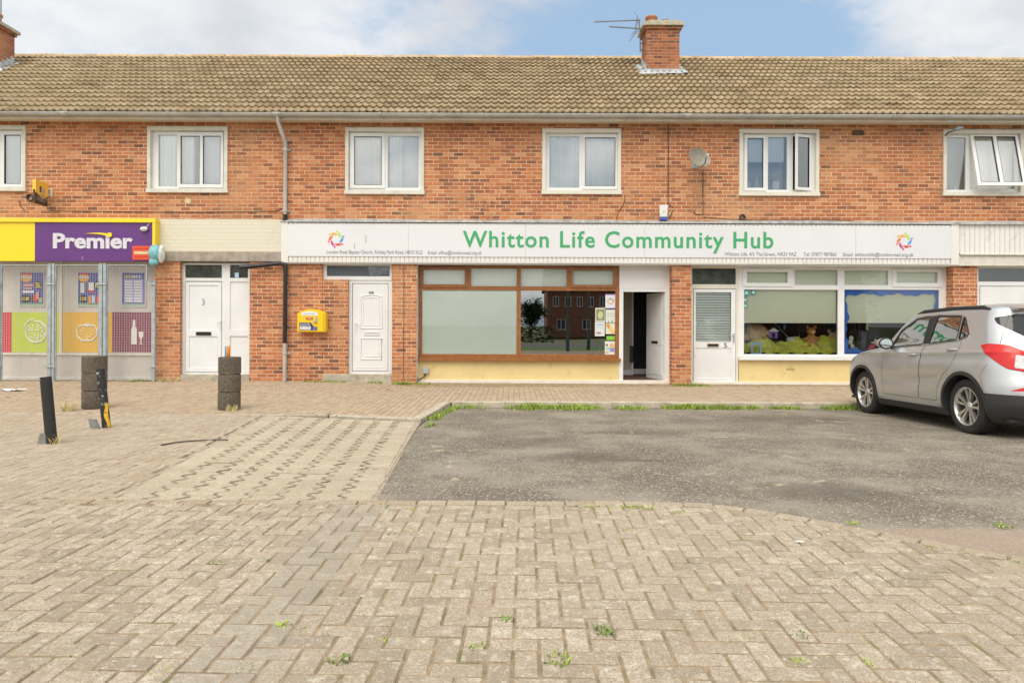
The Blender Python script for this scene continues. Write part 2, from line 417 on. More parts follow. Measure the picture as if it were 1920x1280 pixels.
ASPH = asphalt_mat()
SAND = pm('joint_sand', (.33, .24, .15), .95, noise=.35, nscale=12, bump=.006, bscale=140, dirt=((.15, .17, .045), 3.5, .56, .75))
PAV1 = paver_mat('paver_front', [(0, (.33, .265, .19)), (.3, (.44, .355, .26)), (.7, (.52, .425, .315)), (1, (.58, .485, .37))], .85, .85, True)
PAV2 = paver_mat('paver_left', [(0, (.42, .32, .215)), (.3, (.45, .355, .25)), (.7, (.51, .41, .295)), (1, (.55, .45, .33))], .45, .5)
PAV3 = paver_mat('paver_walk', [(0, (.41, .295, .195)), (.3, (.47, .35, .235)), (.7, (.54, .41, .275)), (1, (.57, .44, .31))], .3, .3)
ZIGM = paver_mat('paver_zigzag', [(0, (.49, .41, .29)), (.3, (.53, .45, .32)), (.7, (.57, .485, .35)), (1, (.61, .53, .39))], .4, .5)
KERB = pm('kerb_concrete', (.47, .41, .315), .85, noise=.2, nscale=6, bump=.004, bscale=80, dirt=((.26, .22, .16), 5, .56, .5))

# one sheet to the horizon
mb = MB(); S = 900
mb.face([(-S, -S, -.32), (S, -S, -.32), (S, S, -.32), (-S, S, -.32)])
tag(mb.build('ground', pm('far_ground', (.16, .17, .08), .95, noise=.4, nscale=.2)), kind='structure')
mb = MB()
ys = [1.4, 2, 3, 4, 4.96, 6, 7, 8.2, 9, 9.62, 10, 11, 11.95]
for a, b2 in zip(ys, ys[1:]):
    lx = lambda y: -.975 if y < 4.96 else (-.975 - .275 * (y - 4.96) / 4.66 if y < 9.62 else -1.2 + .2 * (y - 9.62) / 2.3)
    mb.face([(lx(a), a, zas(a)), (19, a, zas(a)), (19, b2, zas(b2)), (lx(b2), b2, zas(b2))])
tag(mb.build('car_park', ASPH), kind='structure')

def inpoly(p, poly):
    x, y = p; c = False; n = len(poly)
    for i in range(n):
        x1, y1 = poly[i]; x2, y2 = poly[(i + 1) % n]
        if (y1 > y) != (y2 > y) and x < (x2 - x1) * (y - y1) / (y2 - y1) + x1: c = not c
    return c

CURVE = [(-16, 4.9), (1.1, 4.91), (1.45, 4.83), (1.76, 4.66), (2.04, 4.41), (2.35, 4.12), (2.59, 3.90), (2.78, 3.75), (3.2, 3.44), (4.0, 2.95), (6, 2.15), (9, 1.6)]
FRONT = CURVE + [(9, -3.0), (-16, -3.0)]
LEFT = [(-19, 4.98), (-2.92, 4.98), (-3.62, 10.02), (-19, 10.02)]
WALK = [(-19, 10.12), (-2.62, 10.16), (-1.36, 9.78), (-1.12, 11.95), (19, 11.95), (19, 15.64), (-19, 15.64)]

def block(mb, cx, cy, hx, hy, ang, z, jx=0, jy=0, bev=.004):
    """one paving block: a top with a chamfer all round"""
    ca, sa = math.cos(ang), math.sin(ang); i = len(mb.v)
    for (k, zz) in ((bev, z), (0, z - bev), (-.001, z - .03)):
        for (a, b) in ((-1, -1), (1, -1), (1, 1), (-1, 1)):
            u, v = a * (hx - k), b * (hy - k)
            mb.v.append((cx + u * ca - v * sa, cy + u * sa + v * ca, zz + a * jx + b * jy))
    mb.f.append([i, i + 1, i + 2, i + 3])
    for r0 in (0, 4):
        for k in range(4):
            k2 = (k + 1) % 4
            mb.f.append([i + r0 + k2, i + r0 + k, i + r0 + 4 + k, i + r0 + 4 + k2])
    mb.m += [0] * 9

def pave(poly, ang, mode, y0, y1, x0, x1, w=.1025, gap=.006, zoff=0, rough=.0019, wfun=None):
    mb = MB(); ca, sa = math.cos(ang), math.sin(ang)
    n = int((x1 - x0) / w) + 8; mrow = int((y1 - y0) / w) + 8
    for j in range(-4, mrow):
        for i in range(-8 - int(abs(sa) * mrow), n + int(abs(sa) * mrow)):
            if mode == 'herring':
                k = (i - j) % 4
                if k == 0: cu, cv, hx, hy = i + 1, j + .5, w - gap / 2, w / 2 - gap / 2
                elif k == 3: cu, cv, hx, hy = i + .5, j + 1, w / 2 - gap / 2, w - gap / 2
                else: continue
            else:
                if (j + (i % 2)) % 2: continue
                cu, cv, hx, hy = i + .5, j + 1, w / 2 - gap / 2, w - gap / 2
            u, v = cu * w, cv * w
            x = x0 + u * ca - v * sa; y = y0 + u * sa + v * ca
            if not inpoly((x, y), poly): continue
            g = random.uniform(-.0012, .0012)
            block(mb, x + random.uniform(-.001, .001), y + random.uniform(-.001, .001), hx + g, hy - g, ang + random.gauss(0, .004),
                  zpv(x, y) + zoff + max(-.0018, random.gauss(0, rough)), max(-.0012, min(.0012, random.gauss(0, .0006))), max(-.0012, min(.0012, random.gauss(0, .0006))))
    return mb

def sheet(poly, z):
    mb = MB()
    t = delaunay_2d_cdt([Vector(p) for p in poly] + [Vector((x, y)) for x in range(-18, 19) for y in [5.2, 6, 7, 8, 9, 10.25, 11, 11.94, 12.5, 13.5, 14.5] if inpoly((x, y), poly)],
                        [], [list(range(len(poly)))], 1, 1e-5)
    mb.v = [(p.x, p.y, zpv(p.x, p.y) + z) for p in t[0]]; mb.f = [list(f) for f in t[2]]; mb.m = [0] * len(mb.f)
    return mb

A0 = -.022
def edge_in(poly, d=.0): return poly
tag(sheet(FRONT, -.0045).build('front_paving_bed', SAND), kind='structure')
tag(sheet(LEFT, -.008).build('left_paving_bed', SAND), kind='structure')
tag(sheet(WALK, -.007).build('pavement_bed', SAND), kind='structure')
tag(pave(FRONT, A0, 'herring', -1.4, 5.4, -9.0, 9.0, gap=.0125).build('front_paving', PAV1), kind='structure')
tag(pave(LEFT, A0 + .01, 'herring', 4.7, 10.3, -15.5, -2.4, gap=.007, rough=.0010).build('left_paving', PAV2), kind='structure')
tag(pave(WALK, 0.0, 'stretch', 9.7, 15.7, -18.0, 18.0, gap=.007, rough=.0010).build('pavement', PAV3), kind='structure')

# edging course that follows the curve between blocks and asphalt
mb = MB(); pts = []
for a, b2 in zip(CURVE, CURVE[1:]):
    L = math.dist(a, b2); n = max(1, int(L / .01))
    pts += [(a[0] + (b2[0] - a[0]) * k / n, a[1] + (b2[1] - a[1]) * k / n) for k in range(n)]
acc = 0; last = pts[0]
for k in range(1, len(pts)):
    acc += math.dist(pts[k], pts[k - 1])
    if acc >= .205:
        p = pts[k]; ang = math.atan2(p[1] - last[1], p[0] - last[0])
        if p[0] > -10: block(mb, (p[0] + last[0]) / 2 - math.sin(-ang) * .02, (p[1] + last[1]) / 2 + .02, .099, .05, ang, .006 + random.gauss(0, .0015))
        acc = 0; last = p
tag(mb.build('paving_edge', PAV2), kind='structure')

# zig-zag concrete setts between the block paving and the asphalt
zig = MB(); cN = (-2.86, 4.98); cF = (-3.50, 9.95); dN = (-1.005, 4.96); dF = (-1.33, 9.62)
def zz_z(s, t): return (1 - t) * (0 * (1 - s) - .006 * s) + t * (-.05 * (1 - s) - .085 * s) - .002
def zmap(s, t):
    x = (cN[0] * (1 - s) + dN[0] * s) * (1 - t) + (cF[0] * (1 - s) + dF[0] * s) * t
    y = (cN[1] * (1 - s) + dN[1] * s) * (1 - t) + (cF[1] * (1 - s) + dF[1] * s) * t
    return x, y, zz_z(s, t)
ncol, nrow = 8, 24
def wave(t):
    f = (t * nrow) % 1.0
    return (-1 if f < .30 else (-1 + 2 * (f - .30) / .20 if f < .5 else (1 if f < .80 else 1 - 2 * (f - .80) / .20)))
key = [0, .38, .5, .88]
for c in range(ncol):
    for r in range(nrow):
        jz = random.gauss(0, .0022); gx = .045; L = []; Rr = []
        ts = [(r + .012) / nrow, (r + .30) / nrow, (r + .5) / nrow, (r + .80) / nrow, (r + .988) / nrow]
        for t in ts:
            wv = wave(min(t, .9999)) * .125
            wl = wv if c > 0 else 0; wr = wv if c < ncol - 1 else 0
            L.append(((c + wl + (gx if c else 0)) / ncol, t)); Rr.append(((c + 1 + wr - gx) / ncol, t))
        poly = [zmap(*p) for p in L] + [zmap(*p) for p in Rr[::-1]]
        cx = sum(p[0] for p in poly) / len(poly); cy = sum(p[1] for p in poly) / len(poly)
        top = [(cx + (p[0] - cx) * .965, cy + (p[1] - cy) * .965, p[2] + jz) for p in poly]
        mid = [(p[0], p[1], p[2] + jz - .004) for p in poly]; low = [(p[0], p[1], p[2] - .055) for p in poly]
        i = len(zig.v); n = len(poly); zig.v += top + mid + low
        zig.f.append([i + k for k in range(n)][::-1]); zig.m.append(0)
        for o in (0, n):
            for k in range(n):
                k2 = (k + 1) % n; zig.f.append([i + o + k, i + o + k2, i + o + n + k2, i + o + n + k]); zig.m.append(1 if o else 0)
for p in range(len(zig.f)): pass
def ribbon(mb, s_of_t, hw, lift=.0022):
    n = 24 * 12; prev = None
    for k in range(n + 1):
        t = k / n; s_ = s_of_t(min(t, .99999)); w1 = hw * (1 + .35 * math.sin(k * 1.3 + s_ * 40) + .2 * math.sin(k * .37)); a = zmap(s_ - w1, t); b2 = zmap(s_ + w1, t)
        if prev: mb.face([prev[0], prev[1], (b2[0], b2[1], b2[2] + lift), (a[0], a[1], a[2] + lift)])
        prev = ((a[0], a[1], a[2] + lift), (b2[0], b2[1], b2[2] + lift))
jm = MB()
for c in range(1, ncol): ribbon(jm, lambda t, c=c: (c + wave(t) * .125) / ncol, .0080)
tag(jm.build('zigzag_joints', pm('zig_joint', (.30, .24, .165), .95, noise=.45, nscale=16)), kind='structure')
tag(zig.build('zigzag_paving', [ZIGM, pm('joint_soil', (.27, .215, .15), .95, noise=.3, nscale=20)]), kind='structure')
mb = MB()
for k in range(20):
    t0, t1 = k / 20, (k + 1) / 20
    q = [zmap(-.034, t0), zmap(1.02, t0), zmap(1.02, t1), zmap(-.034, t1)]
    mb.face([(a, b2, c - .0045) for a, b2, c in q])
tag(mb.build('zigzag_bed', pm('zig_sand', (.38, .31, .225), .95, noise=.3, nscale=14)), kind='structure')

# kerbs: raised stones along the parking bay, flush strips elsewhere
def strip(mb, p0, p1, wd, z0, z1, h, n=1, seg=.9, gap=.006):
    L = math.dist(p0, p1); k = max(1, round(L / seg)); d = ((p1[0] - p0[0]) / L, (p1[1] - p0[1]) / L); nrm = (-d[1], d[0])
    for i in range(k):
        a = i / k * L + gap / 2; b = (i + 1) / k * L - gap / 2; jz = random.gauss(0, .003)
        za = z0 + (z1 - z0) * a / L + jz; zb = z0 + (z1 - z0) * b / L + jz
        P = lambda t, s: (p0[0] + d[0] * t + nrm[0] * s, p0[1] + d[1] * t + nrm[1] * s)
        c = [P(a, 0), P(b, 0), P(b, wd), P(a, wd)]; z = [za, zb, zb, za]; r = .012
        cin = [P(a + .003, r), P(b - .003, r), P(b - .003, wd - r), P(a + .003, wd - r)]
        j = len(mb.v)
        mb.v += [(x, y, q) for (x, y), q in zip(cin, z)] + [(x, y, q - r) for (x, y), q in zip(c, z)] + [(x, y, q - h) for (x, y), q in zip(c, z)]
        mb.f.append([j, j + 1, j + 2, j + 3]); mb.m.append(0)
        for o in (0, 4):
            for e in range(4):
                e2 = (e + 1) % 4; mb.f.append([j + o + e2, j + o + e, j + o + 4 + e, j + o + 4 + e2]); mb.m.append(0)
mb = MB()
strip(mb, (-1.02, 11.80), (19, 11.80), .15, -.044, -.044, .2)
strip(mb, (-1.26, 9.62), (-1.04, 11.78), .15, -.046, -.046, .2, seg=.7)
strip(mb, (-2.64, 10.02), (-1.27, 9.62), .15, -.046, -.046, .16, seg=.9)
tag(mb.build('kerb', KERB), kind='structure')
mb = MB()
strip(mb, (-19, 10.02), (-2.66, 10.02), .11, -.046, -.046, .1)
strip(mb, (-2.95, 4.98), (-3.60, 10.0), .07, .001, -.047, .1)
strip(mb, (-1.005, 4.98), (-1.26, 9.6), .035, -.004, -.088, .1)
tag(mb.build('flush_edging', pm('edging', (.43, .35, .26), .9, noise=.25, nscale=9, bump=.003, bscale=80)), kind='structure')

# ---------------------------------------------------------------- weeds and grass
GRASS = pm('grass_blades', (.15, .25, .04), .7, noise=.5, nscale=14)
GRASS2 = pm('lime_grass', (.35, .45, .055), .7, noise=.5, nscale=11)
DRY = pm('dry_grass', (.62, .52, .26), .8, noise=.3, nscale=12)
def blade(mb, x, y, z, h, w, a, lean, m=0):
    dx, dy = math.cos(a), math.sin(a); px, py = -dy * w, dx * w
    mx, my = x + dx * lean * .45, y + dy * lean * .45; tx, ty = x + dx * lean, y + dy * lean
    i = len(mb.v)
    mb.v += [(x - px, y - py, z), (x + px, y + py, z), (mx + px * .8, my + py * .8, z + h * .65), (mx - px * .8, my - py * .8, z + h * .65), (tx, ty, z + h)]
    mb.f += [[i, i + 1, i + 2, i + 3], [i + 3, i + 2, i + 4]]; mb.m += [m, m]
def tuft(mb, x, y, z, n, h, r, m=None):
    for _ in range(n):
        a = random.uniform(0, 6.283); q = r * math.sqrt(random.random())
        hh = h * random.uniform(.4, 1.1)
        blade(mb, x + q * math.cos(a), y + q * math.sin(a), z - .004, hh, random.uniform(.0022, .0045), random.uniform(0, 6.283), hh * random.uniform(.4, 1.2), random.choice((0, 1, 1)) if m is None else m)
mb = MB()
x = -1.0
while x < 8.6:
    dens = .55 + .45 * math.sin(x * 2.3) + .3 * math.sin(x * 7.1)
    if x < .2 and random.random() < .25: dens = 0
    if 3.6 < x < 4.0: dens *= .35
    if dens > .12:
        for _ in range(5):
            yy = 11.79 - min(.5, abs(random.gauss(0, .20 if x < 2.4 else .12))); tuft(mb, x + random.uniform(-.03, .03), yy, zas(yy), int(18 * dens) + 5, .06 + .05 * dens * random.random(), .08)
    x += .05
for k in range(50):
    t = random.random(); tuft(mb, -1.20 + .2 * t + random.uniform(.0, .12), 9.75 + 1.95 * t, zas(9.75 + 1.95 * t), 14, .07, .06)
tag(mb.build('kerb_grass', [GRASS, GRASS2]), 'green grass growing along the foot of the kerb', 'grass', kind='stuff')
mb = MB()
def wallgrass(px0, px1, n, h, m=None, yy=15.2):
    for _ in range(n):
        x = F(random.uniform(px0, px1), 715)[0]; y = yy - abs(random.gauss(0, .07)); tuft(mb, x, y, zpv(x, y), 12, h * random.uniform(.5, 1), .06, m)
for a in ((248, 290, 22, .07), (565, 652, 40, .06), (470, 560, 14, .03), (690, 718, 14, .07), (738, 808, 60, .10), (1262, 1320, 60, .09), (930, 950, 6, .03), (0, 40, 8, .03), (1100, 1110, 4, .03), (1480, 1500, 6, .02), (1040, 1060, 5, .02)):
    wallgrass(*a)
wallgrass(293, 345, 34, .11, 2)
tag(mb.build('wall_grass', [GRASS, GRASS2, DRY]), 'thin grass and dry weeds along the foot of the shop fronts', 'grass', kind='stuff')
# small weeds in the joints of the front paving: pixel places of the tufts one sees
mb = MB()
for (px, py, n, h) in ((405, 1052, 26, .035), (497, 1050, 16, .03), (637, 1236, 30, .05), (532, 1170, 22, .04), (950, 1160, 20, .035), (1133, 1184, 34, .08), (1046, 1238, 44, .06), (895, 1212, 18, .04), (1402, 1192, 18, .025), (1497, 1190, 30, .04),
                       (1498, 1240, 16, .04), (1625, 1240, 18, .03), (568, 1178, 12, .02), (603, 1190, 10, .02), (713, 1197, 12, .02), (734, 1000, 16, .03), (766, 993, 10, .03), (1176, 993, 18, .03), (1130, 1080, 6, .02), (460, 1250, 26, .02), (222, 1237, 16, .025),
                       (302, 1257, 26, .03), (140, 1223, 14, .02), (1210, 950, 60, .03), (1180, 950, 50, .03), (1150, 951, 30, .02), (1110, 949, 50, .03), (1075, 949, 26, .02), (780, 955, 34, .025), (720, 948, 50, .025), (750, 948, 30, .02),
                       (880, 947, 40, .02), (1270, 960, 36, .025), (1425, 968, 26, .02), (1545, 997, 20, .025), (1740, 1026, 24, .02), (1600, 980, 30, .03), (1880, 985, 50, .03), (1910, 1054, 24, .03), (148, 942, 40, .02), (20, 940, 50, .02), (215, 945, 20, .02), (300, 940, 30, .02), (455, 935, 22, .05), (475, 930, 14, .06), (445, 940, 16, .03), (530, 868, 16, .03), (810, 792, 60, .12), (800, 796, 30, .08), (632, 779, 10, .05), (762, 785, 10, .05), (15, 745, 20, .05), (35, 748, 16, .04)):
    x, y = G(px, py, 0 if py > 940 else -.04); tuft(mb, x, y, 0 if y < 4.95 else zas(y) if x > -1.3 else -.045, int(n * 1.5), h * .40, .018 + n * .0009, random.choice((0, 1, 1)) if n < 40 else None)
tag(mb.build('joint_weeds', [GRASS, GRASS2]), 'small green weeds growing in the joints of the paving', 'weeds', kind='stuff')
def dry_tuft(px, py, z, n, h, r, label):
    x, y = G(px, py, z); mb = MB(); tuft(mb, 0, 0, 0, n, h, r, 0)
    o = mb.build('dry_grass_tuft', [DRY]); o.location = (x, y, zpv(x, y)); tag(o, label, 'grass tuft', 'dry grass tufts')
dry_tuft(128, 770, -.05, 110, .16, .09, 'tuft of yellow dry grass left of the lichened concrete bollard')
dry_tuft(434, 770, -.05, 80, .12, .10, 'tuft of straw grass at the foot of the bollard with the can on top')
dry_tuft(104, 832, -.03, 60, .12, .06, 'tuft of straw grass beside the kinked all-black post')
# black cable lying on the paving
mb = MB(); pts = [G(302, 831), G(330, 826), G(360, 823), G(400, 821), G(428, 821)]
mb.tube([(x, y, zpv(x, y) + .008) for x, y in pts], .008, 6)
tag(mb.build('rubber_strip', pm('grey_rubber', (.10, .09, .08), .8)), 'thin dark strip lying curved on the left paving', 'strip')
# ---------------------------------------------------------------- the terrace
BLD = thing('shop_terrace', (0, WALL, 0), 'two storey orange brick terrace of shops and flats under a tan tiled roof', 'building')
XL, XR = -18.4, 18.4
Z = lambda py, px=960, Y=WALL: F(px, py, Y)[1]
ZS, ZE = 5.72, 5.80

def plate(mb, o, holes, y0, y1, m=0, back=False):
    x0, x1, z0, z1 = o
    xs = sorted({x0, x1} | {min(max(v, x0), x1) for h in holes for v in h[:2]}); zs = sorted({z0, z1} | {min(max(v, z0), z1) for h in holes for v in h[2:]})
    for a, b2 in zip(xs, xs[1:]):
        for c, d in zip(zs, zs[1:]):
            cx, cz = (a + b2) / 2, (c + d) / 2
            if any(h[0] < cx < h[1] and h[2] < cz < h[3] for h in holes): continue
            mb.face([(a, y0, c), (b2, y0, c), (b2, y0, d), (a, y0, d)], m)
            if back: mb.face([(a, y1, d), (b2, y1, d), (b2, y1, c), (a, y1, c)], m)
    for (a, b2, c, d) in holes:
        mb.face([(a, y0, c), (a, y0, d), (a, y1, d), (a, y1, c)], m); mb.face([(b2, y0, d), (b2, y0, c), (b2, y1, c), (b2, y1, d)], m)
        mb.face([(a, y0, d), (b2, y0, d), (b2, y1, d), (a, y1, d)], m); mb.face([(b2, y0, c), (a, y0, c), (a, y1, c), (b2, y1, c)], m)
    mb.face([(x0, y0, z0), (x0, y0, z1), (x0, y1, z1), (x0, y1, z0)][::-1], m); mb.face([(x1, y0, z0), (x1, y1, z0), (x1, y1, z1), (x1, y0, z1)][::-1], m)
    mb.face([(x0, y0, z1), (x1, y0, z1), (x1, y1, z1), (x0, y1, z1)], m); mb.face([(x0, y0, z0), (x0, y1, z0), (x1, y1, z0), (x1, y0, z0)], m)
    return mb

UPW = {  # outer pixel rect, panes [(rect, is it a sash, sash rect)]
 0: ((-100, 236, 49, 358), [((-80, 250, -45, 349), None), ((-37, 250, -2, 349), None), ((10, 254, 40, 345), (3, 246, 44, 351))]),
 1: ((277, 238, 427, 361), [((297, 253, 332, 350), None), ((340, 256, 375, 345), (335, 249, 419, 352)), ((382, 256, 414, 345), None)]),
 2: ((648, 240, 795, 364), [((665, 257, 716, 347), (657, 250, 722, 353)), ((727, 255, 785, 352), None)]),
 3: ((1017, 242, 1164, 364), [((1030, 256, 1086, 352), None), ((1097, 259, 1153, 349), (1092, 252, 1158, 355))]),
 4: ((1386, 243, 1535, 367), [((1401, 260, 1430, 352), (1395, 254, 1436, 358)), ((1440, 257, 1476, 356), None), ((1492, 260, 1516, 352), (1485, 254, 1522, 358))]),
 5: ((1768, 244, 1918, 367), [((1775, 258, 1811, 356), None), ((1824, 258, 1858, 349), (1817, 252, 1906, 356)), ((1866, 258, 1900, 349), None)]),
}
OR = {k: RC(*v[0]) for k, v in UPW.items()}
zc0 = Z(418)        # top of the fascia zone
mb = MB()
plate(mb, (XL, XR, zc0 - .3, ZS + .1), [OR[k] for k in OR], WALL, WALL + .18)
mb.box(XL, XR, WALL + 8.0, WALL + 8.3, -.1, ZS + .1)
mb.box(XL - .3, XL, WALL, WALL + 8.3, -.1, ZS + .1); mb.box(XR, XR + .3, WALL, WALL + 8.3, -.1, ZS + .1)
for k in range(2):
    X = (XL - .15, XR + .15)[k]
    mb.prism([(WALL - .2, ZS + .1), (WALL + 8.4, ZS + .1), (WALL + 4.05, ZE + .653 * 4.4 - .1)], X - .15, X + .15, axis='x')
mb.build('brick_wall', BRICK, BLD)
# lower brick piers
def rr(x0, y0, x1, y1, Y=WALL): return RC(x0, y0, x1, y1, Y)
lo = MB(); zf = Z(492)
for (a, b2) in ((291, 337), (468, 604), (735, 781), (1260, 1296), (1787, 1832)):
    xa, xb = F(a, 600)[0], F(b2, 600)[0]
    MB().box(xa, xb, WALL, WALL + .5, -.1, zf + .05).build('brick_pier', BRICK, BLD)
mb = MB(); xa, xb = F(604, 600)[0], F(652, 600)[0]
mb.box(xa, xb, WALL + .012, WALL + .4, -.1, Z(524, 630))
mb.build('brick_infill', BRICK2, BLD)

# crack line up the pier and brickwork cables belong to separate tubes further down
# ---- roof
TILE = bpy.data.materials.new('roof_tile'); TILE.use_nodes = True
t = TILE.node_tree; b = t.nodes['Principled BSDF']; h = NT(t); P = h.pos()
c = h.ramp(h.isl(), [(0, (.23, .18, .115)), (.10, (.33, .262, .165)), (.45, (.43, .345, .22)), (.8, (.50, .405, .265)), (1, (.58, .47, .33))])
g = h.noise(P, 42, 5, .7)
c = h.mix(h.sm(g, .32, .7, .1, .75), (.26, .185, .10), c)
c = h.mix(h.sm(h.noise(P, 1.1, 5, .65), .52, .72, 0, .5), c, (.27, .20, .13))
c = h.mix(h.sm(h.noise(P, 5.5, 6, .75), .68, .73, 0, .75), c, (.60, .36, .07))
c = h.mix(h.sm(h.noise(P, 8.5, 6, .75), .68, .72, 0, .75), c, (.10, .08, .06))
c = h.mix(h.sm(h.noise(P, 11, 6, .75), .67, .72, 0, .6), c, (.62, .57, .46))
t.links.new(c, b.inputs['Base Color']); b.inputs['Roughness'].default_value = .9; b.inputs['Specular IOR Level'].default_value = .2
t.links.new(h.bump(g, .006), b.inputs['Normal'])

SL = .653; cs = 1 / math.sqrt(1 + SL * SL); sn = SL * cs; YE = 14.93; RUN = 4.42; SLEN = RUN / cs; NR = 15; RP = .156
prof = [(0, 0), (.10, .002), (.2, .012), (.32, .031), (.42, .036), (.52, .031), (.64, .012), (.76, .002), (1, 0)]
def roofpt(x, s, hh): return (x, YE + s * cs - hh * sn, ZE + s * sn + hh * cs)
mb = MB(); ntile = int((XR - XL + .8) / (2 * RP)) + 1
for r in range(NR):
    s0 = r * SLEN / NR - (.03 if r == 0 else 0); s1 = (r + 1) * SLEN / NR + .012
    for k in range(ntile):
        x0 = XL - .4 + k * 2 * RP; lift = .052 + random.gauss(0, .004); tw = random.gauss(0, .002); ds = random.gauss(0, .004)
        i = len(mb.v); pts = []
        for q in range(2):
            for (u, hh) in prof[:-1] if q == 0 else prof: pts.append((x0 + (q + u) * RP * .997, hh))
        n = len(pts)
        for lev in range(3):
            for j, (x, hh) in enumerate(pts):
                tt = tw * (j / n - .5)
                if lev == 0: mb.v.append(roofpt(x, s0 + ds, hh + lift - .044 + tt))
                elif lev == 1: mb.v.append(roofpt(x, s0 + ds, hh + lift + tt))
                else: mb.v.append(roofpt(x, s1, hh + .001))
        for lev in range(2):
            for j in range(n - 1):
                a = i + lev * n + j; mb.f.append([a, a + 1, a + n + 1, a + n]); mb.m.append(0)
roof = mb.build('roof', TILE, BLD, smooth=True)
mb = MB(); back = roofpt(0, SLEN, 0)
mb.face([(XL - .4, YE - .0, ZE - .02), (XR + .4, YE, ZE - .02), (XR + .4, back[1], back[2] - .01), (XL - .4, back[1], back[2] - .01)])
mb.face([(XL - .4, back[1], back[2] - .01), (XR + .4, back[1], back[2] - .01), (XR + .4, 2 * back[1] - YE, ZE), (XL - .4, 2 * back[1] - YE, ZE)])
mb.build('roof_deck', pm('roof_felt', (.10, .08, .06), .9), BLD)
mb = MB(); x = XL - .4
while x < XR + .4:
    jz = random.gauss(0, .004); ln = .45
    prf = [(-.13, -.065), (-.10, -.01), (-.05, .028), (0, .04), (.05, .028), (.10, -.01), (.13, -.065)]
    i = len(mb.v)
    for xx in (x + .004, x + ln - .004):
        mb.v += [(xx, back[1] + a, back[2] + .035 + c2 + jz) for a, c2 in prf]
    for j in range(6): mb.f.append([i + j, i + j + 1, i + 7 + j + 1, i + 7 + j]); mb.m.append(0)
    x += ln
RIDGE = pm('ridge_tile', (.50, .36, .22), .9, noise=.3, nscale=3.5, bump=.004, dirt=((.62, .38, .09), 4.5, .57, .7))
mb.build('ridge_tiles', RIDGE, BLD)
# soffit, fascia board, gutter with brackets
mb = MB(); mb.box(XL - .3, XR + .3, 14.985, 15.02, ZS - .045, ZE - .03); mb.build('eaves_board', FASC, BLD)
mb = MB(); mb.box(XL - .3, XR + .3, 15.02, 15.32, ZS - .02, ZS); mb.build('soffit', FASC, BLD)
mb = MB(); gr = .062; gy, gz = 14.915, ZE - .018
i = 0; arc = [(math.cos(math.pi * (1 + k / 10)) * gr, math.sin(math.pi * (1 + k / 10)) * gr) for k in range(11)]
for (xa, xb, rr_) in ((XL - .3, XR + .3, 1.0),):
    i = len(mb.v)
    for X in (xa, xb): mb.v += [(X, gy + a * rr_, gz + c2 * rr_) for a, c2 in arc]
    for j in range(10): mb.f.append([i + j, i + 11 + j, i + 12 + j, i + j + 1]); mb.m.append(0)
    i = len(mb.v)
    for X in (xa, xb): mb.v += [(X, gy + a * .93, gz + c2 * .93) for a, c2 in arc]
    for j in range(10): mb.f.append([i + j, i + j + 1, i + 12 + j, i + 11 + j]); mb.m.append(0)
mb.box(XL - .3, XR + .3, gy - gr - .004, gy - gr + .006, gz - .006, gz + .008)
gut = mb.build('gutter', GUT, BLD)
mb = MB(); x = F(25, 216)[0]
def collar(mb, x, wdt, k=1.24):
    i = len(mb.v)
    for X in (x - wdt / 2, x + wdt / 2): mb.v += [(X, gy + a * k, gz + c2 * k) for a, c2 in arc] + [(X, gy - gr * .8, gz + .014), (X, gy - gr * 1.1, gz + .014)]
    n = 13
    for j in range(n): mb.f.append([i + j, i + n + j, i + n + (j + 1) % n, i + (j + 1) % n]); mb.m.append(0)
    mb.f.append([i + j for j in range(n)]); mb.m.append(0); mb.f.append([i + n + j for j in range(n)][::-1]); mb.m.append(0)
mb = None
for px in (25, 217, 315, 411, 505, 617, 713, 808, 904, 1000, 1102, 1194, 1290 + 97, 1484, 1580, 1676, 1772, 1868): mb = MB(); collar(mb, F(px, 216, 14.9)[0], .022); mb.build('gutter_bracket', GUT, gut)
for px in (119, 518, 1288): mb = MB(); collar(mb, F(px, 216, 14.9)[0], .13, 1.2); collar(mb, F(px - 8, 216, 14.9)[0], .02, 1.32); collar(mb, F(px + 8, 216, 14.9)[0], .02, 1.32); mb.build('gutter_joint', GUT, gut)
# downpipes
X518 = F(520, 222, 14.9)[0]; X535 = F(535, 300, 15.22)[0]
mb = MB(); mb.tube([(X518, 14.92, ZS + .03), (X518, 14.93, ZS - .10), (X535, 15.22, Z(268, 535)), (X535, 15.22, Z(404, 535))], .042, 12)
for py in (282, 396): mb.tube([(X535, 15.22, Z(py, 535) - .03), (X535, 15.22, Z(py, 535) + .03)], .052, 12); mb.box(X535 - .09, X535 + .09, 15.27, 15.298, Z(py, 535) - .02, Z(py, 535) + .02)
dp = mb.build('downpipe', GUT, BLD, smooth=True)
mb = MB(); mb.tube([(X535, 15.22, Z(403, 535)), (X535, 15.22, Z(415, 535))], .05, 12); mb.build('pipe_shoe', BLACK, dp, smooth=True)
XB = F(535, 600, 15.2)[0]
mb = MB()
pz = lambda py, px=500: F(px, py, 15.18)[1]
mb.tube([(F(449, 502, 15.1)[0], 15.1, pz(502, 449)), (F(470, 500, 15.14)[0], 15.14, pz(500, 470)), (F(526, 494, 15.2)[0], 15.2, pz(493.5, 526)), (F(534, 497, 15.2)[0], 15.2, pz(496)), (XB, 15.2, pz(503)), (XB - .01, 15.2, pz(643))], .047, 12)
mb.tube([(F(449, 502, 15.1)[0], 15.1, pz(502, 449)), (F(474, 500, 15.14)[0], 15.14, pz(499.6, 470))], .052, 12)
bp = mb.build('black_drainpipe', BLACK, BLD, smooth=True); tag(bp, 'black drainpipe with an elbow and a short sloping arm')
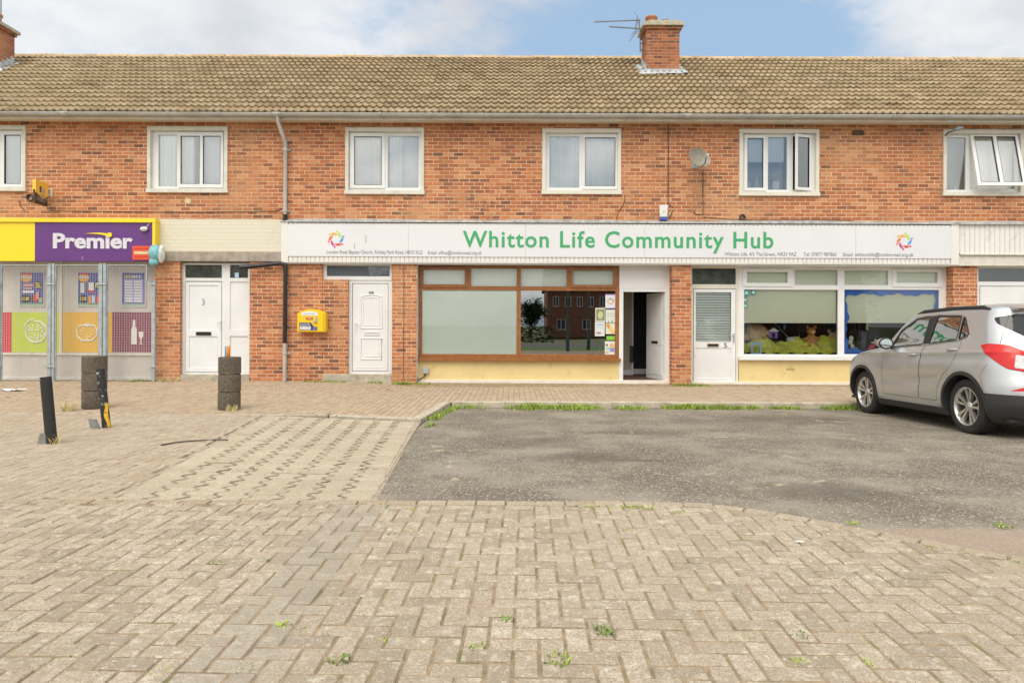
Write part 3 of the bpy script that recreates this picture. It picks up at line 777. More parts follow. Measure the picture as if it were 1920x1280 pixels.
mb = MB(); mb.tube([(XB - .01, 15.2, pz(642)), (XB - .012, 15.2, -.03)], .042, 12); mb.tube([(XB - .01, 15.2, pz(664)), (XB - .01, 15.2, pz(660))], .055, 12); mb.box(XB - .08, XB + .08, 15.25, 15.298, pz(664), pz(660))
mb.build('lower_drainpipe', GUT, BLD, smooth=True)

# chimneys
def chimney(x0, x1, y0, y1, ztop, pots, parent):
    mb = MB(); mb.box(x0, x1, y0, y1, ZE + (y0 - YE) * SL - .3, ztop)
    ch = mb.build('chimney', CHIMB, parent)
    mb = MB(); mb.box(x0 - .04, x1 + .04, y0 - .04, y1 + .04, ztop - .11, ztop - .04)
    mb.build('corbel', CHIMB, ch)
    mb = MB(); mb.prism([(x0 - .10, ztop - .035), (x1 + .10, ztop - .035), (x1 + .10, ztop + .045), (x1 - .1, ztop + .09), (x0 + .1, ztop + .09), (x0 - .10, ztop + .045)], y0 - .09, y1 + .09)
    mb.build('chimney_cap', CONC, ch)
    zb = ZE + (y0 - YE) * SL + .03; mb = MB()
    mb.prism([(x0 - .16, zb - .06), (x1 + .16, zb - .06), (x1 + .06, zb + .10), (x0 - .06, zb + .10)], y0 - .012, y0 - .002)
    q = 9
    for k in range(q):       # stepped and crumpled lead apron on the tiles
        xa = x0 - .2 + (x1 - x0 + .4) * k / q; xb = x0 - .2 + (x1 - x0 + .4) * (k + 1) / q; j1, j2 = .0, random.uniform(-.02, .03)
        mb.face([(xa, y0 - .17, zb - .17 * SL - .0 + j2 + .035), (xb, y0 - .17, zb - .17 * SL + .035 + j2), (xb, y0 - .004, zb + .05), (xa, y0 - .004, zb + .05)])
    for s in (-1, 1):
        X = x0 if s < 0 else x1
        for k in range(4):
            ya = y0 + (y1 - y0) * k / 4; yb = y0 + (y1 - y0) * (k + 1) / 4; za = ZE + (ya - YE) * SL
            mb.box(X - .010 if s < 0 else X + .002, X - .002 if s < 0 else X + .010, ya, yb, za, za + .28)
            mb.face([(X, ya, za + .06), (X + s * .2, ya, za + .04 + random.uniform(0, .04)), (X + s * .2, yb, za + .04 + SL * (yb - ya) + random.uniform(0, .04)), (X, yb, za + .06 + SL * (yb - ya))])
    mb.build('lead_flashing', pm('flashing', (.50, .53, .56), .5, .1, noise=.3, nscale=9, bump=.01, bscale=14), ch)
    for (px_, r, hh, kind) in pots:
        xc = x0 + (x1 - x0) * px_; yc = (y0 + y1) / 2; mb = MB()
        if kind == 'pot':
            mb.lathe([(r * .92, 0), (r * .95, hh * .35), (r * .98, hh * .72), (r * 1.18, hh * .80), (r * 1.2, hh * .95), (r * 1.1, hh), (r * .85, hh), (r * .8, hh * .6), (0, hh * .5)], (xc, yc, ztop + .07), 20)
            mb.build('chimney_pot', pm('terracotta', (.50, .20, .11), .8, noise=.25, nscale=7), ch, smooth=True)
        else:
            mb.lathe([(r, 0), (r, hh * .35), (r * .8, hh * .38), (r * .8, hh * .6), (r, hh * .62), (r, hh * .8), (r * .8, hh * .82), (r * .8, hh * .9), (r * 1.1, hh * .92), (r * .9, hh), (0, hh * 1.02)], (xc, yc, ztop + .07), 14)
            mb.build('flue_cowl', GALV, ch, smooth=False)
    return ch
cx0, cx1, _, _ = RC(1212, 50, 1274, 137, 17.9)
chimney(cx0, cx1, 17.9, 18.55, F(1240, 47, 17.9)[1], [(.22, .135, .27, 'pot'), (.65, .075, .22, 'cowl')], BLD)
chimney(-14.4, -13.30, 17.9, 18.5, F(0, 44, 17.9)[1], [(.3, .13, .3, 'pot'), (.75, .13, .3, 'pot')], BLD)

# ---- upper windows
def ring(mb, o, i, y0, y1, m=0): return plate(mb, o, [i], y0, y1, m)
def curtain(parent, rc, y, m, amp=.02, per=.16, gather=None, name='curtain'):
    x0, x1, z0, z1 = rc; mb = MB(); n = max(8, int((x1 - x0) / .012)); i = 0; ph = random.uniform(0, 6)
    mb.v = []
    for zz, k in ((z0, 1.0), (z1, .8)):
        for j in range(n + 1):
            u = j / n; x = x0 + (x1 - x0) * u
            mb.v.append((x, y + k * amp * (math.sin(2 * math.pi * x / per + ph) + .5 * math.sin(2 * math.pi * x / per * 2.3 + 1)), zz))
    for j in range(n): mb.f.append([j, j + 1, n + 2 + j, n + 1 + j]); mb.m.append(0)
    return mb.build(name, m, parent, smooth=True)

SURR = [UPVC_OLD, UPVC_OLD, UPVC_OLD, CREAM, CREAM, UPVC_OLD]
Yf = WALL + .055
for k, (outer, panes) in UPW.items():
    o = OR[k]; th = .095 if k in (1, 2, 3) else .085
    if k in (5,): th = .05
    x0, x1, z0, z1 = o; mb = MB()
    # surround: boards proud of the brick, splayed inward to the frame
    mb.prism([(x0 - .004, z1 - .085), (x1 + .004, z1 - .085), (x1 + .004, z1 + .004), (x0 - .004, z1 + .004)], WALL - .035, Yf + .06)
    mb.prism([(x0 - .02, z0 - .012), (x1 + .02, z0 - .012), (x1 + .02, z0 + .075), (x0 - .02, z0 + .075)], WALL - .055, Yf + .06)
    for s in (0, 1):
        a = x0 - .004 if s == 0 else x1 + .004 - .075; mb.box(a, a + .075, WALL - .032, Yf + .06, z0 + .075, z1 - .085)
    wn = mb.build('window', SURR[k], BLD, bevel=.006)
    if k in (0, 1): tag(wn, 'window with flaking white paint on its surround')
    if k == 5: tag(wn, 'window with its right sash pushed open at the bottom')
    if k == 4: tag(wn, 'window with its right casement ajar')
    fo = (x0 + .055, x1 - .055, z0 + .065, z1 - .075)
    rects = [RC(*p[0], Y=Yf) for p in panes]
    mull = []
    sashes = [(RC(*p[1], Y=Yf), n) for n, p in enumerate(panes) if p[1]]
    insash = {}
    for sr, n in sashes:
        for q, r in enumerate(rects):
            if r[0] > sr[0] and r[1] < sr[1]: insash[q] = sr
    mb = MB(); holes = [r for q, r in enumerate(rects) if q not in insash] + [(sr[0] + .02, sr[1] - .02, sr[2] + .02, sr[3] - .02) for sr, n in sashes]
    plate(mb, fo, holes, Yf, Yf + .06)
    mb.build('frame', UPVC, wn)
    gl = MB()
    for q, r in enumerate(rects):
        if q in insash: continue
        gl.face([(r[0], Yf + .03, r[2]), (r[1], Yf + .03, r[2]), (r[1], Yf + .03, r[3]), (r[0], Yf + .03, r[3])])
    gl.build('glass_pane', GLASSU, wn)
    for sr, n in sashes:
        mb = MB(); gm = MB(); hs = [rects[q] for q in insash if insash[q] is sr]
        plate(mb, sr, hs, Yf - .028, Yf + .012, back=True)
        for r in hs:      # dark gasket
            plate(mb, (r[0] - .004, r[1] + .004, r[2] - .004, r[3] + .004), [(r[0] + .004, r[1] - .004, r[2] + .004, r[3] - .004)], Yf - .030, Yf, 1)
            gm.face([(r[0], Yf - .005, r[2]), (r[1], Yf - .005, r[2]), (r[1], Yf - .005, r[3]), (r[0], Yf - .005, r[3])])
        def swing(vs):
            out = []
            for (x, y, z) in vs:
                if k == 5:    # top hung, open at the bottom
                    a = R(13); dz_ = z - sr[3]; dy_ = y - Yf; out.append((x, Yf + dy_ * math.cos(a) + dz_ * math.sin(a), sr[3] + dz_ * math.cos(a) - dy_ * math.sin(a)))
                elif k == 4 and n == 2:   # hung on the right, ajar
                    a = R(16); dx_ = x - sr[1]; dy_ = y - Yf; out.append((sr[1] + dx_ * math.cos(a) + dy_ * math.sin(a), Yf + dy_ * math.cos(a) + dx_ * math.sin(a), z))
                else: out.append((x, y, z))
            return out
        mb.v = swing(mb.v); gm.v = swing(gm.v)
        mb.build('sash', [UPVC, BLACK], wn); gm.build('sash_glass', GLASSU, wn)
    # hangings behind the glass
    yc = Yf + .062; xm = (x0 + x1) / 2
    full = (x0 + .02, x1 - .02, z0 + .06, z1 - .05)
    WHITEC = pm('white_curtain', (.92, .91, .88), .9); GREYC = pm('grey_blind', (.68, .71, .72), .8)
    if k == 0: curtain(wn, full, yc, pm('grey_curtain', (.58, .63, .63), .9), .006, .5)
    elif k == 1:
        a = x0 + (x1 - x0) * .64
        curtain(wn, (full[0], rects[1][0] + .27, full[2], full[3]), yc, WHITEC, .022, .13)
        curtain(wn, (a, full[1], full[2], full[3]), yc + .06, GREYC, .002, 1, name='roller_blind')
    elif k == 2:
        curtain(wn, full, yc + .05, WHITEC, .004, .6, name='net_curtain'); curtain(wn, (xm + .10, xm + .38, full[2], full[3]), yc, WHITEC, .015, .2); curtain(wn, (xm - .3, xm - .05, full[2], full[3]), yc, WHITEC, .015, .16)
    elif k == 3: curtain(wn, full, yc, pm('blue_net', (.92, .91, .88), .9), .014, .23)
    elif k == 4:
        curtain(wn, (full[0], xm + .15, z0 + (z1 - z0) * .52, full[3]), yc, GREYC, .002, 1, name='roller_blind')
        mb = MB(); mb.box(full[0], xm + .22, yc + .25, yc + .26, full[2], full[3]); mb.build('room_wall', pm('pale_wall', (.35, .37, .36), .8), wn)
    elif k == 5:
        curtain(wn, (xm - .2, full[1], full[2], full[3] - .05), yc + .1, WHITEC, .012, .3); mb = MB(); mb.box(full[0], xm, yc + .35, yc + .36, full[2], full[3]); mb.build('room_wall', pm('green_wall', (.42, .46, .38), .8), wn)

# interior of the upper floor
mb = MB(); mb.box(XL, XR, WALL + .19, WALL + 7.9, 3.2, 3.35); mb.build('upper_floor', pm('floorboards', (.20, .13, .08), .7), BLD)
mb = MB()
for px in (-20, 200, 535, 905, 1260, 1640): X = F(px, 300)[0]; mb.box(X - .05, X + .05, WALL + .19, WALL + 3.0, 3.36, ZS)
mb.box(XL, XR, WALL + 3.0, WALL + 3.1, 3.36, ZS); mb.build('upper_room_wall', pm('room_wall', (.24, .24, .23), .8), BLD)
mb = MB(); mb.box(XL, XR, WALL + .19, WALL + 7.9, ZS - .02, ZS + .03); mb.build('upper_ceiling', pm('ceiling', (.5, .5, .48), .8), BLD)

# ---- fascia zone
f0 = Z(417.5); f1 = Z(490.5)
# painted brick band and weathered beam over number 3
xa, xb = F(295, 440)[0], F(530, 440)[0]
mb = MB(); mb.box(xa, xb, WALL - .02, WALL + .2, Z(472, 410), Z(411.5, 410)); mb.build('painted_brick_band', PAINTBRICK, BLD)
mb = MB(); mb.box(xa - .06, xb, WALL - .045, WALL + .45, Z(490.3, 410), Z(472, 410) - .004); mb.build('timber_beam', TIMBER, BLD, bevel=.006)
# ribbed white fascia over numbers 4 and 5
def ribs(xa, xb, za, zb, yf, yb, m, parent, name, pitch=.098):
    mb = MB(); x = xa; mb.box(xa, xb, yf + .008, yb, za, zb)
    while x < xb - .01:
        x2 = min(x + pitch, xb); mb.prism([(x + .008, yf - .010), (x2 - .008, yf - .010), (x2 - .005, yf + .0075), (x + .005, yf + .0075)], za + .002, zb - .002, axis='z'); x = x2
    return mb.build(name, m, parent)
XA, XB_ = F(530, 450)[0], F(1793, 450)[0]
zt, zb = Z(418.5), Z(494.5)
ribs(XA + .16, XB_ - .18, zb + .02, zt - .02, WALL - .085, WALL + .35, RIBW, BLD, 'fascia_cladding')
mb = MB(); mb.box(XA, XA + .155, WALL - .10, WALL + .35, zb, zt); mb.box(XB_ - .175, XB_, WALL - .10, WALL + .35, zb, zt); mb.box(XA + .157, XB_ - .177, WALL - .098, WALL - .075, zb - .0, zb + .018)
xj = F(1302, 490)[0]; mb.box(xj - .03, xj + .03, WALL - .099, WALL - .07, zb - .001, Z(484, 1302))
mb.build('fascia_trim', RIBW, BLD, bevel=.004)
mb = MB(); mb.box(XA + .01, XB_ - .01, WALL - .07, WALL + .5, zb - .02, zb - .003); mb.build('fascia_soffit', UPVC, BLD)
# lead ledge, sagging a little
mb = MB(); n = 40; xe = XR
for k in range(n):
    a = XA - .02 + (xe - XA) * k / n; b2 = XA - .02 + (xe - XA) * (k + 1) / n; q = lambda x: .012 * math.sin(x * 1.3) + .008 * math.sin(x * 4.1)
    pr = [(WALL + .0, zt + .075), (WALL - .12, zt + .035), (WALL - .125, zt - .004), (WALL, zt - .004)]
    i = len(mb.v); mb.v += [(a, y, z + (q(a) if z > zt else 0)) for y, z in pr] + [(b2, y, z + (q(b2) if z > zt else 0)) for y, z in pr]
    for j in range(4): mb.f.append([i + j, i + (j + 1) % 4, i + 4 + (j + 1) % 4, i + 4 + j]); mb.m.append(0)
mb.build('lead_ledge', LEAD, BLD)
# fascia of the shop to the right
xr0 = XB_ + .003
ribs(xr0 + .03, XR, Z(476.5, 1860), Z(420, 1860), WALL - .06, WALL + .3, RIBW, BLD, 'side_fascia_cladding', .11)
mb = MB(); mb.box(xr0, XR, WALL - .075, WALL + .3, Z(499, 1860), Z(479.5, 1860)); mb.box(xr0 + .02, XR, WALL - .12, WALL + .2, Z(479.3, 1860), Z(476.7, 1860)); mb.box(xr0, xr0 + .028, WALL - .08, WALL + .2, Z(476.5, 1860), Z(420, 1860))
mb.build('side_fascia_board', UPVC_OLD, BLD, bevel=.004)

# ---- helpers for doors and shop windows
def Rg(r, Y): return RC(*r, Y=Y)
def outline(mb, rc, y, r=.009, arch=0.0, n=6, m=0):
    x0, x1, z0, z1 = rc; pts = [(x0, y, z0), (x1, y, z0), (x1, y, z1)]
    if arch:
        for k in range(1, 9): u = k / 9; pts.append((x1 + (x0 - x1) * u, y, z1 + arch * math.sin(math.pi * u)))
    pts += [(x0, y, z1), (x0, y, z0)]
    mb.tube(pts, r, n, m)
def letterbox(parent, r, Y, frame=BLACK, slot=BLACK):
    x0, x1, z0, z1 = Rg(r, Y); mb = MB(); plate(mb, (x0, x1, z0, z1), [(x0 + .012, x1 - .012, z0 + .012, z1 - .012)], Y - .014, Y - .002); mb.face([(x0 + .01, Y - .006, z0 + .01), (x1 - .01, Y - .006, z0 + .01), (x1 - .01, Y - .006, z1 - .01), (x0 + .01, Y - .006, z1 - .01)], 1)
    return mb.build('letterbox', [frame, slot], parent)
def handle(parent, px, py, Y, m=UPVC, s=1):
    x, z = F(px, py, Y); mb = MB(); mb.box(x - .018, x + .018, Y - .012, Y - .001, z - .13, z + .09); mb.tube([(x, Y - .01, z + .04), (x, Y - .05, z + .04), (x - s * .11, Y - .052, z + .04)], .009, 8); mb.tube([(x, Y - .02, z - .07), (x, Y - .001, z - .07)], .012, 10)
    return mb.build('door_handle', m, parent, smooth=True)
def digits(parent, s, r, Y, m=BLACK):
    return text(s, Rg(r, Y), Y - .001, m, parent, 'door_number')

# number 3: white door with side light
Y3 = WALL + .12
o = (337, 493, 468, 702)
mb = MB(); plate(mb, Rg(o, Y3), [Rg(r, Y3) for r in ((347, 496.5, 416, 521), (431, 496.5, 465, 521), (347, 527, 416, 698), (431, 528, 465, 619), (431, 630, 465, 696))], Y3, Y3 + .07)
mb.box(F(337, 600)[0], F(468, 600)[0], Y3 + .08, Y3 + .12, 0, .05)
fr3 = mb.build('door_frame', UPVC, BLD)
mb = MB()
for r in ((347, 496.5, 416, 521), (431, 496.5, 465, 521)):
    q = Rg(r, Y3); mb.face([(q[0], Y3 + .03, q[2]), (q[1], Y3 + .03, q[2]), (q[1], Y3 + .03, q[3]), (q[0], Y3 + .03, q[3])])
mb.build('transom_glass', GLASS, fr3); q = Rg((345, 495, 467, 523), Y3); MB().box(q[0], q[1], Y3 + .075, Y3 + .079, q[2], q[3]).build('transom_backing', pm('murky', (.13, .15, .12), .6, noise=.5, nscale=5), fr3)
q = Rg((439.5, 511, 447, 520), Y3); MB().box(q[0], q[1], Y3 + .022, Y3 + .027, q[2], q[3]).build('window_sticker', pm('sticker_blue', (.45, .60, .80), .5), fr3)
mb = MB()
for r in ((431, 528, 465, 619), (431, 630, 465, 696)): q = Rg(r, Y3); mb.box(q[0], q[1], Y3 + .022, Y3 + .05, q[2], q[3]); outline(mb, (q[0] + .006, q[1] - .006, q[2] + .006, q[3] - .006), Y3 + .018, .006)
mb.build('side_panel', UPVC, fr3)
q = Rg((348, 528.5, 415, 697), Y3); mb = MB(); dr = [Rg(r, Y3) for r in ((354.5, 534.5, 409, 619), (354.5, 630, 409, 690))]
plate(mb, q, dr, Y3 - .006, Y3 + .03)
for r in dr: mb.face([(r[0], Y3 + .012, r[2]), (r[1], Y3 + .012, r[2]), (r[1], Y3 + .012, r[3]), (r[0], Y3 + .012, r[3])]); outline(mb, (r[0] + .004, r[1] - .004, r[2] + .004, r[3] - .004), Y3 + .004, .008)
d3 = mb.build('door', pm('door_white', (.76, .77, .78), .35, noise=.05, nscale=2, dirt=((.55, .52, .46), 5, .64, .4)), BLD); tag(d3, 'plain white door numbered 3')
letterbox(d3, (368, 622, 396, 628.5), Y3 - .006); handle(d3, 413, 607, Y3 - .006); digits(d3, '3', (378.5, 560, 384, 572), Y3 + .010, pm('number_grey', (.28, .28, .28), .5))
x0, x1, _, _ = rr(337, 600, 468, 610)
mb = MB(); mb.box(x0, x1, WALL + .005, WALL + .5, -.1, Z(702, 400)); mb.build('door_step', CONC, BLD, bevel=.01)

# number 4A: panelled door under a long transom
Y4 = WALL + .10
mb = MB(); tq = Rg((604, 494, 735, 525), Y4); plate(mb, tq, [Rg((613, 498, 731, 518), Y4)], Y4 - .02, Y4 + .06)
q = Rg((652, 525, 735, 701), Y4); plate(mb, q, [Rg((660, 531, 728, 696), Y4)], Y4, Y4 + .07)
fr4 = mb.build('door_frame', UPVC, BLD)
q = Rg((613, 498, 731, 518), Y4); MB().face([(q[0], Y4 + .02, q[2]), (q[1], Y4 + .02, q[2]), (q[1], Y4 + .02, q[3]), (q[0], Y4 + .02, q[3])]).build('transom_glass', GLASS, fr4)
MB().box(q[0], q[1], Y4 + .05, Y4 + .06, q[2], q[3]).build('transom_panel', pm('grey_panel', (.22, .25, .26), .5), fr4)
mb = MB(); q = Rg((661, 532, 727, 695), Y4); mb.box(q[0], q[1], Y4 + .01, Y4 + .05, q[2], q[3])
outline(mb, (q[0] + .06, q[1] - .06, q[2] + .07, q[3] - .05), Y4 + .009, .007)
for r, ar in (((676.5, 556, 716, 615), .04), ((677, 634.5, 715.5, 673), 0)):
    p = Rg(r, Y4); outline(mb, p, Y4 + .008, .014, ar, 8); outline(mb, (p[0] + .055, p[1] - .055, p[2] + .055, p[3] - .04), Y4 + .008, .010, ar * .6)
d4 = mb.build('door', UPVC, BLD, smooth=True); tag(d4, 'white panelled door marked 4A')
letterbox(d4, (683, 622.5, 712, 628.5), Y4 + .008, UPVC, pm('flap', (.6, .6, .59), .4)); handle(d4, 666.5, 610, Y4 + .008, UPVC, -1); digits(d4, '4A', (691, 545.5, 701.5, 551.5), Y4 + .006)
x0, x1, _, _ = rr(604, 600, 735, 610)
mb = MB(); mb.box(x0, x1, WALL - .01, WALL + .5, -.1, Z(701.5, 670)); mb.build('door_step', CONC, BLD, bevel=.01)
x0, x1, _, _ = rr(652, 600, 735, 610)

# shop 4: brown framed window over a cream stall riser
YB = WALL + .25
def glasspane(parent, r, y, m, name='glass_pane', Y=None):
    q = Rg(r, Y or YB); return MB().face([(q[0], y, q[2]), (q[1], y, q[2]), (q[1], y, q[3]), (q[0], y, q[3])]).build(name, m, parent)
mb = MB(); bp_ = ((793, 505.5, 872, 534), (883, 503, 969.5, 537.5), (976.5, 503.5, 1063.5, 538), (1073.5, 506.5, 1151, 535), (790.5, 544, 969.5, 664.5), (976.5, 545, 1154, 665))
plate(mb, Rg((784, 499, 1160.5, 676), YB), [Rg(r, YB) for r in bp_], YB, YB + .08)
for r in ((788, 501, 877.5, 538.5), (1068, 502, 1156, 539.5)):     # opening lights stand proud
    ri = {788: bp_[0], 1068: bp_[3]}[r[0]]; plate(mb, Rg(r, YB), [Rg(ri, YB)], YB - .022, YB + .0)
for r in bp_: q = Rg(r, YB); outline(mb, (q[0] + .004, q[1] - .004, q[2] + .004, q[3] - .004), YB + .008, .010)
q = Rg((783, 671, 1163, 676.5), YB); mb.box(q[0], q[1], YB - .09, YB + .02, q[2], q[3])
sw = mb.build('shop_window', BROWN, BLD); tag(sw, 'brown framed shop window')
for r in bp_[:4]: glasspane(sw, r, YB + .035, GLASS)
glasspane(sw, bp_[4], YB + .035, GLASS); glasspane(sw, bp_[5], YB + .035, glass('street_glass', tint=(.45, .46, .46), refl=4.5, add=.16))
q = Rg((786, 500, 1158, 540), YB); mb = MB(); mb.box(q[0], q[1], YB + .085, YB + .09, q[2], q[3]); q = Rg((791, 541, 969, 664.5), YB); mb.box(q[0], q[1], YB + .038, YB + .042, q[2], q[3])
mb.build('window_blind', BLIND, sw)
x0, x1, _, _ = RC(784, 600, 1161, 610, YB)
mb = MB(); mb.box(x0, x1, YB + .01, YB + .12, Z(712, 970, YB), Z(675.5, 970, YB))
for k in range(1, 4): pass
mb.build('stall_riser', YEL, BLD)
mb = MB(); mb.box(x0, F(1290, 700, YB)[0], YB - .04, YB + .3, -.1, Z(712, 970, YB)); mb.build('shop_plinth', BASEW, BLD, bevel=.008)
x0, x1, _, _ = RC(779.5, 600, 784, 610, YB - .04); mb = MB(); mb.box(x0 - .02, x1, WALL + .03, YB + .06, 0, zf); mb.build('corner_post', UPVC, BLD)

# entry 4 with the door swung inside
mb = MB(); eo = Rg((1161, 497, 1259, 716), YB); eh = Rg((1168.5, 547, 1247, 713.5), YB)
plate(mb, eo, [eh], YB, YB + .10)
fe = mb.build('entry_frame', UPVC, BLD)
mb = MB(); q = Rg((1167, 505, 1248, 541), YB); mb.box(q[0], q[1], YB - .008, YB - .001, q[2], q[3]); mb.build('over_panel', pm('panel_white', (.74, .73, .72), .45), fe, bevel=.003)
hx = eh[1] - .01; th = R(75); wd = eh[1] - eh[0] - .05; dxn, dyn = -math.cos(th), math.sin(th); ny = (-dyn, dxn)    # outside face looks left
y0d = YB + .06; z0d, z1d = eh[2] + .01, eh[3] - .01
def dpt(s, t, z): return (hx + dxn * s - math.sin(th) * t, y0d + dyn * s - math.cos(th) * t, z)
def dbox(mb, s0, s1, t0, t1, z0, z1):
    i = len(mb.v); mb.v += [dpt(s, t_, z) for z in (z0, z1) for t_ in (t0, t1) for s in (s0, s1)]
    for f in ((0, 2, 3, 1), (4, 5, 7, 6), (0, 1, 5, 4), (1, 3, 7, 5), (3, 2, 6, 7), (2, 0, 4, 6)): mb.f.append([i + k for k in f]); mb.m.append(0)
mb = MB(); dbox(mb, 0, wd, -.045, 0, z0d, z1d)
for k in range(9):
    s = .10 + k * (wd - .2) / 9
    for za, zb2 in ((z0d + .1, z0d + .78), (z0d + .90, z1d - .08)): dbox(mb, s + .004, s + (wd - .2) / 9 - .004, 0, .008, za, zb2)
dbox(mb, .08, wd - .08, 0, .012, z0d + .79, z0d + .89)
dl = mb.build('open_door', UPVC, BLD); tag(dl, 'white boarded door swung open into the hall')
mb = MB(); dbox(mb, wd * .32, wd * .68, .012, .016, z0d + .81, z0d + .87); mb.build('letterbox', BLACK, dl)
mb = MB(); s0 = wd * .48
for (a, b2, c, d) in ((.0, .015, 0, .12), (.015, .05, .035, .05), (.035, .05, .05, .12)): dbox(mb, s0 - b2, s0 - a, .001, .004, z1d - .30 + c, z1d - .30 + d)
mb.build('door_number', BLACK, dl)

# shop 5: white door and white window
mb = MB(); o5 = Rg((1296, 497, 1786, 717), YB); wp = ((1400, 510, 1477, 531), (1490, 506, 1571, 535), (1583, 507, 1666, 535), (1680, 510, 1758, 531), (1395, 543, 1571.5, 665), (1583, 543, 1761, 665))
dglass = (1304.5, 548, 1371, 641)
plate(mb, Rg((1296, 497, 1384.5, 719), YB), [Rg((1298, 503, 1380, 533), YB), Rg((1299.5, 541, 1380, 717), YB)], YB, YB + .08)
f5 = mb.build('door_frame', CREAM, BLD)
glasspane(f5, (1298, 503, 1380, 533), YB + .035, GLASS, 'transom_glass'); q = Rg((1298, 500, 1382, 536), YB); MB().box(q[0], q[1], YB + .084, YB + .09, q[2], q[3]).build('transom_backing', pm('murky', (.13, .15, .12), .6, noise=.5, nscale=5), f5)
mb = MB(); q = Rg((1300.5, 542, 1379, 716), YB); low5 = Rg((1304, 652, 1371, 709), YB); plate(mb, q, [Rg(dglass, YB), low5], YB - .006, YB + .04); mb.face([(low5[0], YB + .008, low5[2]), (low5[1], YB + .008, low5[2]), (low5[1], YB + .008, low5[3]), (low5[0], YB + .008, low5[3])])
outline(mb, low5, YB + .0, .008); outline(mb, Rg(dglass, YB), YB - .002, .010)
d5 = mb.build('door', UPVC, BLD); tag(d5, 'white half glazed door numbered 5 with a slatted blind')
glasspane(d5, dglass, YB + .02, GLASS, 'door_glass')
q = Rg(dglass, YB); mb = MB(); n = 19
for k in range(n):
    z = q[2] + (q[3] - q[2]) * (k + .5) / n; dz_ = (q[3] - q[2]) / n
    mb.prism([(YB + .062, z + dz_ * .40), (YB + .058, z + dz_ * .40), (YB + .046, z - dz_ * .30), (YB + .050, z - dz_ * .30)], q[0], q[1], axis='x')
mb.build('slatted_blind', pm('slat', (.82, .88, .82), .6), d5)
mb = MB(); mb.box(q[0], q[1], YB + .085, YB + .09, q[2], q[3]); mb.build('door_backing', pm('pale_green', (.60, .68, .60), .8), d5)
letterbox(d5, (1326, 644, 1347.5, 650), YB - .006, pm('brass', (.42, .30, .13), .4, .6), BLACK); handle(d5, 1375.5, 632, YB - .006, GALV); digits(d5, '5', (1357.5, 643, 1363, 651.5), YB - .008)
mb = MB(); plate(mb, Rg((1384.7, 497, 1786, 676), YB), [Rg(r, YB) for r in wp], YB, YB + .08)
for r, ri in (((1392.5, 504, 1484, 537), wp[0]), ((1673, 505, 1766, 538), wp[3])): plate(mb, Rg(r, YB), [Rg(ri, YB)], YB - .022, YB + 0)
for r in wp: q = Rg(r, YB); outline(mb, (q[0] + .003, q[1] - .003, q[2] + .003, q[3] - .003), YB + .006, .009)
q = Rg((1384, 668, 1786, 675), YB); mb.box(q[0], q[1], YB - .09, YB + .02, q[2], q[3])
w5 = mb.build('shop_window', UPVC, BLD); tag(w5, 'white framed shop window with toys on display')
for r in wp: glasspane(w5, r, YB + .035, GLASS)
q = Rg((1388, 500, 1770, 539), YB); mb = MB(); mb.box(q[0], q[1], YB + .085, YB + .09, q[2], q[3])
for (a, b2) in ((1389, 1570.5), (1586, 1768)): q = Rg((a, 541, b2, 604.5), YB); mb.box(q[0], q[1], YB + .088, YB + .093, q[2], q[3]); mb.box(q[0], q[1], YB + .086, YB + .098, q[2] - .012, q[2] + .015)
mb.build('roller_blind', BLIND2, w5)
x0, x1, _, _ = RC(1386, 600, 1786, 610, YB)
mb = MB(); mb.box(x0, x1, YB + .01, YB + .12, Z(716, 1500, YB), Z(675, 1500, YB)); mb.build('stall_riser', YEL, BLD)
q = Rg((1475, 690, 1491, 694), YB); mb = MB()
for k in range(6): a = q[0] + (q[1] - q[0]) * k / 6; mb.box(a, a + .016, YB + .004, YB + .009, q[2], q[3])
mb.build('air_brick', pm('vent_brown', (.35, .27, .14), .7), BLD)
mb = MB(); mb.box(F(1296, 700, YB)[0], F(1786, 700, YB)[0], YB - .04, YB + .3, -.1, Z(716, 1500, YB)); mb.build('shop_plinth', BASEW, BLD, bevel=.008)

# right hand door unit
mb = MB(); plate(mb, Rg((1832, 498, 1975, 716), Y4), [Rg((1834.5, 503, 1968, 528), Y4), Rg((1836, 536, 1965, 714), Y4)], Y4, Y4 + .07); f6 = mb.build('door_frame', UPVC, BLD)
glasspane(f6, (1834.5, 503, 1968, 528), Y4 + .03, GLASSD, 'transom_glass', Y4)
q = Rg((1834.5, 503, 1968, 528), Y4); MB().box(q[0], q[1], Y4 + .05, Y4 + .06, q[2], q[3]).build('transom_panel', pm('grey_panel', (.22, .25, .26), .5), f6)
mb = MB(); q = Rg((1838, 537, 1962, 713), Y4); mb.box(q[0], q[1], Y4 + .01, Y4 + .05, q[2], q[3])
for d in (.0, .09, .16): outline(mb, (q[0] + .03 + d, q[1] - .03 - d, q[2] + .08 + d, q[3] - .03 - d), Y4 + .008, .009)
mb.build('door', UPVC, BLD, smooth=True)
mb = MB(); mb.box(F(1975, 600, Y4)[0], XR, WALL + .02, WALL + .3, -.1, zf + .05); mb.build('brick_pier', BRICK, BLD)

